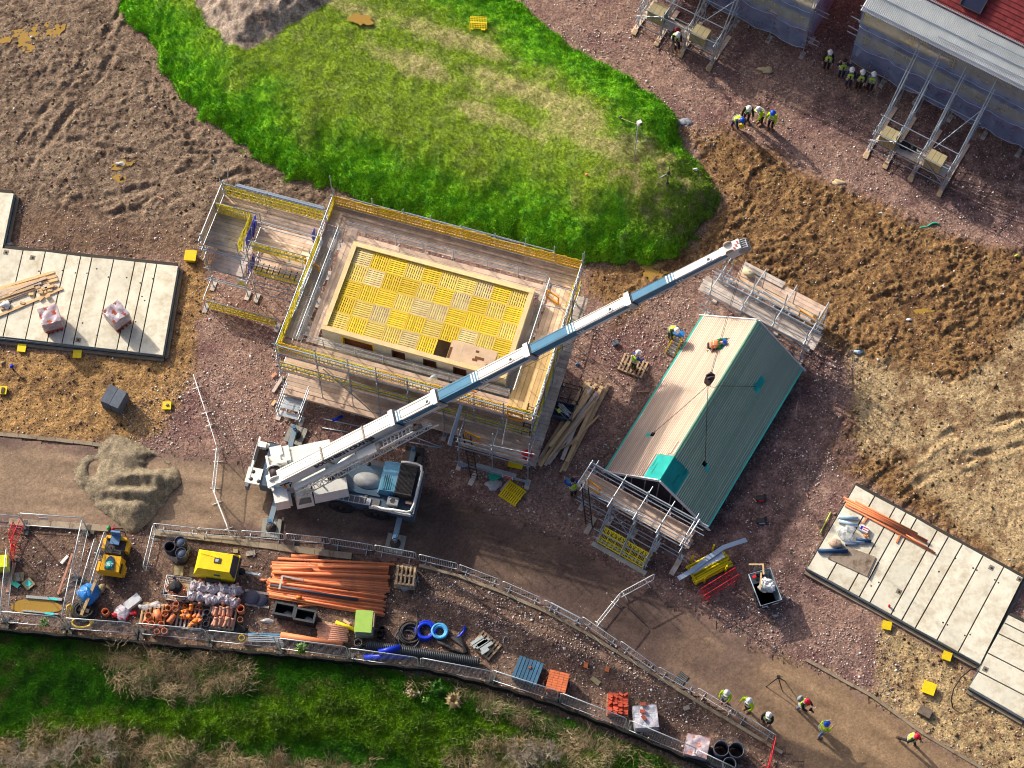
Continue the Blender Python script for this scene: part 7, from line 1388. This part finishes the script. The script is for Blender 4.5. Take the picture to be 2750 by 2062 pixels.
def bay(fr, aa, bo, name, lbl, top_z=5.4):
    K = Scaf(name, lbl, 'loading bay', fr); a0, a3 = aa[0], aa[-1]
    for a in aa:
        K.tube('raker',(a,-.22,top_z),(a,bo+.35,.15),.032,steel); K.tube('raker',(a+.10,-.22,top_z-.7),(a+.08,bo+.75,.12),.028,steel); K.tube('raker',(a-.08,-.2,2.7),(a-.06,bo+1.3,.1),.026)
        K.tube('standard',(a+.04,bo+.55,.08),(a+.04,bo+.55,2.5),.028); K.tube('standard',(a,-.5,.08),(a,-.5,2.6),.028); K.tube('standard',(a-.04,bo+1.5,.08),(a-.04,bo+1.5,2.0),.028)
        K.rail((a,bo+.3,.9),(a,-.3,.95),'ledger'); K.rail((a,bo+.45,1.9),(a,-.3,2.0),'ledger')
        mb = MB(); mb.box((a,(bo-.9)/2,.045),(.24,-bo-.9,.06),random.uniform(-.02,.02)); mb.build('sole_board', wood, K.t); MB().box((a+.05,bo+.1,.05),(.25,.4,.07),.1).build('sole_board', woodp, K.t)
    for b, z in ((bo+.5,1.95),(bo+.45,1.0),(bo+.4,.45),(bo+1.5,.95),(bo+1.6,2.0),(-.7,2.0)): K.rail((a0,b,z),(a3,b,z),'guard_rail' if z > 1.5 else 'ledger',.028)
    K.deck(a0+.15,a3-.1,bo+.55,bo+1.3,1.02,'a',woodg); K.tube('brace',(aa[2],bo+.5,2.0),(a3,bo+.45,.4),.028); K.tube('brace',(a0-.1,bo+.5,1.0),((aa[0]+aa[1])/2+.7,bo+.5,2.0),.028); K.tube('brace',(a3,-.3,3.0),(aa[2]+.4,bo+1.5,1.6),.026)
    return K
bay(BF,(3.45,4.65,6.2,7.93),-4.65,'raked_loading_bay','loading bay on raking tubes in front of the red roofed house')
bay(AF,(-8.85,-7.4,-5.9,-4.1),-3.5,'raked_loading_bay','loading bay on raking tubes at the top edge where a worker sits')
def blockpack(fr, a, b, z, lbl, ang=0.):
    p = fr(a,b,z); t = thing('block_pack', lbl, 'block pack', p, fr.a+ang)
    for k in range(4):
        for i in range(3): MB().box((-.32+.32*i,0,.1+.19*k),(.305,.78,.18)).build('block_row', insul, t)
blockpack(BF,4.25,-3.75,1.05,'tan block pack at the left of the bay before the red roofed house'); blockpack(BF,7.0,-3.75,1.05,'tan block pack at the right of the bay before the red roofed house'); blockpack(AF,-7.9,-2.55,1.05,'tan block pack at the left of the bay by the top edge'); blockpack(AF,-5.2,-2.6,1.05,'tan block pack at the right of the bay by the top edge')
for k,x,y,z,m_,lb,s_ in (('B',1200,1235,1.25,cblk,'black rucksack on the bay boards before the red roofed house',.3),('B',1265,1265,1.25,cblk,'black bag beside a rucksack on the bay boards',.24),('A',1415,255,1.3,mat('maroon',(.20,.02,.03),.7),'maroon bag behind the sitting worker',.22),('A',1375,290,1.25,cblk,'black bag beside the sitting worker',.22)): one(MB().blob(P(k,x,y,z),(s_,s_*.8,s_*.8),int(x),.2),'work_bag',m_,lb,'bag')
# ================================================================ people
def skinmesh(name, V, E, Rr, m, sub=1):
    me = bpy.data.meshes.new(name); me.from_pydata([tuple(v) for v in V], E, []); o = bpy.data.objects.new(name, me); col.objects.link(o)
    sm = o.modifiers.new('s','SKIN'); sm.use_smooth_shade = True; ss = o.modifiers.new('u','SUBSURF'); ss.levels = sub; ss.render_levels = sub
    for i, r_ in enumerate(Rr): d = me.skin_vertices[0].data[i]; d.radius = r_ if isinstance(r_, tuple) else (r_, r_); d.use_root = (i == 0)
    bpy.context.view_layer.update(); ev = o.evaluated_get(bpy.context.evaluated_depsgraph_get()); nm = bpy.data.meshes.new_from_object(ev); bpy.data.objects.remove(o); nm.materials.clear(); nm.materials.append(m); nm.name = name
    for p in nm.polygons: p.use_smooth = True
    return nm
def person(lbl, pos, yaw, hat=hwhite, top_=None, under=cblk, legs=cblk, lean=5, look=0, arms=((8,10,15),(8,10,15)), lg=((0,0),(0,0)), kind='vest', sc_=1.04, group=None, z=None, roll=0, extra=None):
    """yaw: heading in degrees (0 = towards +x). arms: (swing, out, elbow) left/right; lg: (hip swing, knee bend)"""
    t = thing('person', lbl, 'person', pos, R(yaw)-math.pi/2, group); l = R(lean)
    Pv = Vector((0,0,.93)); up_ = Vector((0,math.sin(l),math.cos(l)))
    sh = Pv+up_*.47; nk = Pv+up_*.55; l2 = R(lean*.8+look); hd_ = nk+Vector((0,math.sin(l2),math.cos(l2)))*.17
    V = [Pv, Pv+up_*.22, Pv+up_*.42, nk, hd_-Vector((0,math.sin(l2),math.cos(l2)))*.05, hd_+Vector((0,math.sin(l2),math.cos(l2)))*.06]; E = [(0,1),(1,2),(2,3),(3,4),(4,5)]; Rr = [(.14,.11),(.13,.10),(.16,.11),.055,.085,.075]
    ny = V[4]+Vector((0,.10*math.cos(l2),-.08*math.sin(l2))); V.append(ny); E.append((4,6)); Rr.append(.016)
    JV, JE, JR = [Pv+up_*.0, Pv+up_*.22, Pv+up_*.42, Pv+up_*.52], [(0,1),(1,2),(2,3)], [(.185,.145),(.175,.14),(.195,.145),.085]
    TV, TE, TR = [Pv+Vector((0,0,.06)), Pv-Vector((0,0,.03))], [(0,1)], [(.155,.125),(.16,.13)]
    feet = []; lo = 9
    for s_, (hs, kb), (sw, out, eb) in ((-1,lg[0],arms[0]),(1,lg[1],arms[1])):
        S_ = sh+Vector((s_*.19,0,0)); o_ = R(out); a1, a2 = R(sw), R(sw+eb)
        el = S_+Vector((s_*math.sin(o_),math.sin(a1)*math.cos(o_),-math.cos(a1)*math.cos(o_)))*.29; o2 = o_*.3 if eb < 40 else -R(18)
        wr = el+Vector((s_*math.sin(o2),math.sin(a2)*math.cos(o2),-math.cos(a2)*math.cos(o2)))*.25; fd = (wr-el).normalized(); hnd = wr+fd*.075
        i0 = len(V); V += [S_,el,wr,hnd]; E += [(2,i0),(i0,i0+1),(i0+1,i0+2),(i0+2,i0+3)]; Rr += [.06,.045,.032,.036]
        sx = fd.cross(Vector((0,0,1))); sx = sx.normalized() if sx.length > .1 else Vector((0,1,0))
        for k in range(4): i1 = len(V); b_ = hnd+sx*(k-1.5)*.019; V += [b_+fd*.035, b_+fd*(.065+.01*(1.5-abs(k-1.5)))-Vector((0,0,.012))]; E += [(i0+3,i1),(i1,i1+1)]; Rr += [.010,.008]
        i1 = len(V); V += [wr+fd*.03+sx*.04, wr+fd*.065+sx*.062]; E += [(i0+2,i1),(i1,i1+1)]; Rr += [.012,.009]
        j0 = len(JV); JV += [S_,el,wr-fd*.02]; JE += [(2,j0),(j0,j0+1),(j0+1,j0+2)]; JR += [.082,.066,.052]
        H_ = Pv+Vector((s_*.095,0,-.03)); h, k_ = R(hs), R(hs-kb); kn = H_+Vector((s_*.01,math.sin(h),-math.cos(h)))*.42; an = kn+Vector((s_*.01,math.sin(k_),-math.cos(k_)))*.41
        i2 = len(V); V += [H_,kn,an]; E += [(0,i2),(i2,i2+1),(i2+1,i2+2)]; Rr += [.08,.055,.04]
        j2 = len(TV); TV += [H_-Vector((0,0,.04)),kn,an+Vector((0,0,.03))]; TE += [(1,j2),(j2,j2+1),(j2+1,j2+2)]; TR += [.098,.074,.062]
        feet.append(an); lo = min(lo, an.z)
    dz = (.085-lo) if z is None else z
    sft = Vector((0,0,dz)); M4 = Matrix.Diagonal((sc_,sc_,sc_,1)) @ Matrix.Translation(sft)
    inst('body', skinmesh('body',V,E,Rr,skin), t, M4); inst('trousers', skinmesh('trousers',TV,TE,TR,legs), t, M4)
    inst('jacket', skinmesh('jacket',JV,JE,JR,under), t, M4)
    if kind == 'vest':
        inst('vest', skinmesh('vest',[Pv+up_*.02,Pv+up_*.2,Pv+up_*.40,Pv+up_*.50],[(0,1),(1,2),(2,3)],[(.23,.185),(.225,.18),(.262,.19),(.20,.14)],top_ or hiv), t, M4)
    f_ = Vector((0,math.cos(l),-math.sin(l)))
    if kind in ('vest','hivis'):
        for hh in (.10,.27): MB().path([Pv+up_*hh+Vector((.238*math.cos(a),0,0))+f_*(.195*math.sin(a)) for a in np.linspace(0,6.283,17)[:-1]],.010,4,True).build('reflective_band', refl, t).matrix_basis = M4
        for s_ in (-1,1): MB().path([Pv+up_*.1+Vector((s_*.10,0,0))+f_*.192,Pv+up_*.46+Vector((s_*.10,0,0))+f_*.15,Pv+up_*.56+Vector((s_*.10,0,0)),Pv+up_*.46+Vector((s_*.10,0,0))-f_*.15,Pv+up_*.1+Vector((s_*.10,0,0))-f_*.165],.009,4).build('reflective_band', refl, t).matrix_basis = M4
        if kind == 'vest': MB().bar(Pv+up_*.08+f_*.192,Pv+up_*.44+f_*.188,.07,.02,up=f_).build('open_front', under, t).matrix_basis = M4
    for an in feet: MB().hexa([(an.x-.05,an.y-.08,an.z-.085),(an.x+.05,an.y-.08,an.z-.085),(an.x+.055,an.y+.2,an.z-.085),(an.x-.055,an.y+.2,an.z-.085)],[(an.x-.045,an.y-.07,an.z+.06),(an.x+.045,an.y-.07,an.z+.06),(an.x+.05,an.y+.18,an.z-.02),(an.x-.05,an.y+.18,an.z-.02)]).build('boot', boot, t).matrix_basis = M4
    hm = Matrix.Translation(sft*sc_) @ Matrix.Scale(sc_,4) @ Matrix.Translation(hd_) @ Matrix.Rotation(-l2,4,'X')
    if hat: 
        ho = MB().lathe([(.155,.045),(.15,.055),(.135,.065),(.128,.11),(.10,.155),(.05,.178),(0,.182)],(0,0,0),14).build('hard_hat', hat, t); ho.matrix_basis = hm; pk = MB().box((0,.15,.05),(.17,.09,.014)).build('peak', hat, ho); MB().box((0,0,.182),(.03,.2,.015)).build('crown_ridge', hat, ho)
    else: MB().lathe([(.10,-.04),(.115,.03),(.10,.09),(.05,.125),(0,.13)],(0,-.015,0),12).build('hair', hair, t).matrix_basis = hm
    for s_ in (-1,1): MB().lathe([(0,.012),(.012,0),(0,-.012)],(s_*.034,.086,-.005),6).build('eye', hair, t).matrix_basis = hm
    if extra: extra(t, M4, Pv, up_, f_)
    return t
def PGd(k, x, y):
    z = 0.
    for _ in range(4): p = P(k,x,y,z); z = ground_z(p.x,p.y)
    p.z = z; return p
def backpack(t, M4, Pv, up_, f_): MB().blob(Pv+up_*.32-f_*.26,(.17,.13,.22),3,.1).build('rucksack', cgrey, t).matrix_basis = M4
def camera_(t, M4, Pv, up_, f_): c = MB().box(Pv+up_*.3+f_*.42,(.15,.10,.11)).build('camera', cblk, t); c.matrix_basis = M4; MB().tube(Pv+up_*.3+f_*.46,Pv+up_*.3+f_*.62,.045,8).build('lens', cblk, c)
def both(*a): backpack(*a); camera_(*a)
fwd = (35,10,75); hips = (10,25,60)
person('person in a full hi-vis jacket and white hard hat, first spectator behind the white barrier', PGd('l',378,540), -120, hwhite, None, hiv, cjean, 4, 8, ((10,14,70),(12,14,60)), kind='hivis')
person('person in hi-vis jacket and white hard hat, the middle of three spectators by the kerb', PGd('l',520,588), -140, hwhite, None, hiv, cblk, 6, 8, ((15,30,75),(15,30,75)), kind='hivis')
person('person in black sleeves and white hard hat, third spectator nearest the red barrier', PGd('l',635,676), -115, hwhite, hiv, cblk, cblk, 5, 8, ((12,14,40),(12,14,40)))
person('person in red hard hat with a grey rucksack and camera on the road', PGd('l',850,590), -45, hred, hiv, cblk, cjean, 8, 12, (fwd,fwd), ((12,8),(-6,6)), extra=both)
person('person in blue hard hat and hi-vis jacket standing on the road with a long shadow', PGd('l',972,745), 30, hblue, None, hiv, cjean, 5, 5, ((25,10,70),(20,10,60)), ((10,5),(-8,5)), kind='hivis')
person('person in red hard hat and black jacket striding along the road near the bottom right', PGd('m',548,800), -35, hred, hiv, cblk, cblk, 10, 10, ((25,10,40),(-20,10,20)), ((28,10),(-30,20)))
person('person in blue hard hat bending over a yellow bag in the group of four', PGd('A',1900,1085), -60, hblue, hiv, cnavy, cnavy, 42, 10, ((20,8,15),(35,8,10)), ((6,8),(-6,4)))
person('person in white hard hat and black jacket in the group of four', PGd('A',2000,1025), -95, hwhite, hiv, cblk, cblk, 16, 20, ((15,16,20),(15,16,20)), ((6,4),(-5,4)))
person('person in full hi-vis coat and white hard hat leaning in the group of four', PGd('A',2120,1045), -150, hwhite, None, hiv, cblk, 22, 15, ((25,14,30),(10,18,20)), kind='hivis')
person('person in full hi-vis coat and blue hard hat, rightmost of the group of four', PGd('B',55,1088), -115, hblue, None, hiv, cblk, 6, 12, ((10,12,35),(10,12,35)), kind='hivis')
one(MB().blob(P('A',1965,1070,.35),(.17,.13,.2),5,.25), 'carrier_bag', yel, 'yellow bag held down to the gravel by the bending person', 'bag')
person('person in white hard hat and open vest, leftmost of five by the netting', PGd('B',528,595), -100, hwhite, hiv, cblk, cblk, 2, -8, ((8,12,10),(8,12,10)))
person('bare-headed person in hi-vis vest with hands raised to the head by the netting', PGd('B',652,665), -95, None, hiv, cnavy, cnavy, 2, -8, ((120,40,70),(120,40,70)))
person('person in white hard hat with folded arms, third of the five by the netting', PGd('B',712,740), -100, hwhite, hiv, cnavy, cnavy, 3, -8, ((22,14,95),(22,14,95)))
person('person in white hard hat, hand at the face, fourth of five by the netting', PGd('B',800,762), -95, hwhite, hiv, cblk, cblk, 2, -8, ((15,12,70),(45,20,110)))
person('person in white hard hat and grey shirt, far right of the five by the netting', PGd('B',895,775), -105, hwhite, hiv, cgrey, cblk, 3, -5, ((10,12,20),(10,12,20)))
person('person in white hard hat sitting on the loading bay boards at the top edge', P('A',1402,330,1.06)-Vector((0,0,.86)), -75, hwhite, hiv, cblk, cblk, 16, 20, ((25,8,60),(25,8,60)), ((80,80),(80,80)), z=0.0)
person('person in white hard hat and blue sleeves standing on the wooden pallet', P('r',318,1235,.15), 35, hwhite, hiv, cblue, cdgn, 10, 14, ((18,14,45),(25,14,50)))
person('person in white hard hat and dark green sleeves leaning over the stepladder', PGd('r',632,968), -62, hwhite, hiv, cdgn, cdgn, 30, 15, ((30,16,35),(35,16,35)))
person('person in green sleeves and orange vest kneeling on the roof battens', Vector(GF(*slope(0,.47,8.15,.05)))+Vector((0,0,.0)), 5, hblue, hivo, cgrn, cblk, 68, 5, ((75,10,25),(45,10,40)), ((62,125),(55,120)), z=-.52)
person('person in hi-vis vest and dark beanie seen from behind beside the gable scaffold', PGd('s',125,575), 120, None, hiv, cblue, cblk, 14, 10, ((50,20,45),(30,12,30)))
one(MB().box(P('s',85,450,1.15),(.42,.22,.05),-.6,.4), 'blue_board', bluel, 'blue board held up beside the gable scaffold', 'board')
# stepladder
t = thing('step_ladder', 'yellow stepladder with a blue tool tray leaning at the eave of the teal roof', 'ladder', P('r',640,1100))
tl_, tr_, bl_, br_ = P('r',675,932,1.35), P('r',735,955,1.35), P('r',592,1095,.02), P('r',668,1130,.02)
for a, b in ((tl_,bl_),(tr_,br_)): MB().bar(a,b,.06,.09).build('stile', yel, t, True)
for i in range(6): u = .1+.16*i; MB().bar(tl_.lerp(bl_,u),tr_.lerp(br_,u),.11,.03).build('tread', steelw, t, True)
MB().bar(tl_+Vector((-.1,.05,.06)),tr_+Vector((.1,.05,.06)),.28,.12).build('tool_tray', bluew, t, True); MB().bar(tl_.lerp(tr_,.9),tl_.lerp(tr_,.9)+Vector((.15,.35,-1.3)),.05,.05).build('rear_leg', yel, t, True); MB().bar(tl_,tl_+Vector((.15,.35,-1.3)),.05,.05).build('rear_leg', yel, t, True)
# ================================================================ things on the mound
b0 = PGd('A',1048,1365); t = thing('survey_mast', 'thin guyed survey mast with a white box on the grass mound', 'mast', b0); hM = 3.7
MB().tube((0,0,0),(0,0,hM),.03,6).build('pole', steelw, t); bx = MB().box((.05,0,hM+.08),(.22,.2,.26),.5).build('instrument_box', whitep, t); MB().box((.14,-.06,hM+.1),(.1,.14,.2),.5).build('panel', dark, bx)
for z in (1.2,1.9): MB().box((.04,0,z),(.14,.1,.1)).build('clamp', steelw, t)
for k,x,y in (('A',650,1485),('A',935,1000),('A',1335,1555)):
    q = PGd(k,x,y); MB().tube(b0+Vector((0,0,hM-.1)),q,.009,4).build('guy_line', mat('cord_tan',(.50,.45,.25),.7), t, True); MB().blob(q+Vector((0,0,.05)),(.09,.09,.06),3,.2).build('anchor', terr if x == 650 else dark, t, True)
b0 = PGd('A',1335,1530); t = thing('survey_tripod', 'small dark survey tripod on the thin end of the grass mound', 'tripod', b0)
for a in (.6,2.6,4.6): MB().tube((.32*math.cos(a),.32*math.sin(a),0),(0,0,.75),.02,5).build('leg', dark, t)
MB().tube((0,0,.7),(0,0,1.35),.025,6).build('column', dark, t); MB().blob((0,0,.8),(.1,.1,.1),3,.2).build('head', dark, t); MB().tube((0,0,.75),(-.55,-.2,.5),.015,5).build('arm', steelw, t)
p = PGd('n',1910,198); t = thing('plastic_grid', 'yellow lattice panel lying on the grass mound near the top edge', 'lattice panel', p+Vector((0,0,.07)), -.03)
for i in range(11): MB().box((-.46+.092*i,0,0),(.025,.80,.03)).build('bar', yel, t)
for y in (-.39,-.26,-.13,.0,.05,.18,.29,.39): MB().box((0,y,.004),(.95,.022 if y != .0 else .08,.03)).build('cross_bar', yel, t)
for x in (-.35,.3): MB().box((x,-.44,0),(.22,.08,.03)).build('foot_tab', yel, t)
hd_ = P('l',718,388,1.2); t = thing('camera_tripod', 'black camera tripod standing alone on the road', 'tripod', (hd_.x,hd_.y,0))
for x,y in ((640,448),(742,476),(757,413)): MB().tube(P('l',x,y,.03),hd_-Vector((0,0,.08)),.022,6,.03).build('leg', cblk, t, True)
MB().box(hd_,(.16,.13,.16)).build('head', cblk, t, True); MB().tube(hd_,hd_+Vector((.2,.03,-.05)),.014,5).build('handle', cblk, t, True)
# ================================================================ shrubs and weeds on the verge
bark = mat('grey_bark', (.36,.31,.25), .9, 0, .25, 6)
def shrub(p, h, seed, lbl, spread=1.0):
    t = thing('bare_shrub', lbl, 'shrub', p); rr = random.Random(seed); mb = MB(); tw = MB()
    def grow(p0, d, L, r, n):
        q = p0+d*L; (mb if n > 2 else tw).tube(p0,q,r,5 if n > 2 else 3,r*.7,False)
        if n == 0: return
        for _ in range(3 if n > 1 else 4):
            dd = (d+Vector((rr.uniform(-1,1),rr.uniform(-1,1),rr.uniform(-.35,.5)))*.85*spread).normalized(); grow(p0.lerp(q,rr.uniform(.55,1)), dd, L*rr.uniform(.6,.85), r*.62, n-1)
    for i in range(3): a = rr.uniform(0,6.28); grow(Vector((0,0,0)), Vector((.45*math.cos(a),.45*math.sin(a),1)).normalized(), h*.36, .05, 5)
    mb.build('branch', bark, t); tw.build('twigs', bark, t)
for k,x,y,h,s,lb in (('v',330,815,2.2,1,'bare grey shrub at the bottom edge below the dry reeds'),('v',90,830,1.8,2,'bare grey shrub in the bottom left corner'),('v',520,760,1.5,3,'low bare shrub beside the bright green growth at bottom left'),('j',110,905,1.8,4,'bare grey shrub at the bottom edge, middle of the picture'),('j',260,880,1.3,5,'low bare shrub right of the one at the middle of the bottom edge')): shrub(P(k,x,y), h, s, lb)
def weed(p, r, lbl, m, n=12, group=None):
    t = thing('weed_plant', lbl, 'plant', p, random.random()*6, group)
    for i in range(n):
        a = 2.4*i; l_ = r*random.uniform(.6,1.1); d = Vector((math.cos(a),math.sin(a),0)); s_ = Vector((-d.y,d.x,0))*l_*.16; z = .12+.02*i; mb = MB(); mb.add([Vector((0,0,z*.5)),d*l_*.5+s_+Vector((0,0,z+.08)),d*l_+Vector((0,0,z)),d*l_*.5-s_+Vector((0,0,z+.08))],[(0,1,2,3),(3,2,1,0)]); mb.build('leaf', m, t)
lf = mat('leaf_green',(.06,.20,.02),.6,0,.2,4,isl=.2); lf2 = mat('leaf_pale',(.16,.30,.05),.6,0,.2,4,isl=.2); lf3 = mat('leaf_straw',(.42,.33,.18),.8,0,.2,4,isl=.25)
weed(P('i',622,765,.15),.5,'broad-leaved green weed on the verge below the duct bundle',lf,16); weed(P('i',540,850,.15),.25,'pale green seedling weed on the verge',lf2,9); weed(P('h',545,1420,.1),.38,'tufted pale weed at the foot of the mesh fence below the fat orange pipe',lf2,26); weed(P('i',735,860,.15),.5,'spiky straw-coloured weed on the verge',lf3,30); weed(P('i',450,805,.15),.3,'yellowish weed on the verge near two small cans',lf3,16); weed(P('f',600,1560,.1),.3,'leafy weed behind the mesh fence at bottom left',lf2,14)
for x,y in ((422,775),(497,787)): one(MB().tube(P('i',x-6,y+2,.2),P('i',x+6,y-2,.2),.06,8),'drinks_can',filmc,'pale drinks can dropped in the verge grass','can','cans in the verge grass')
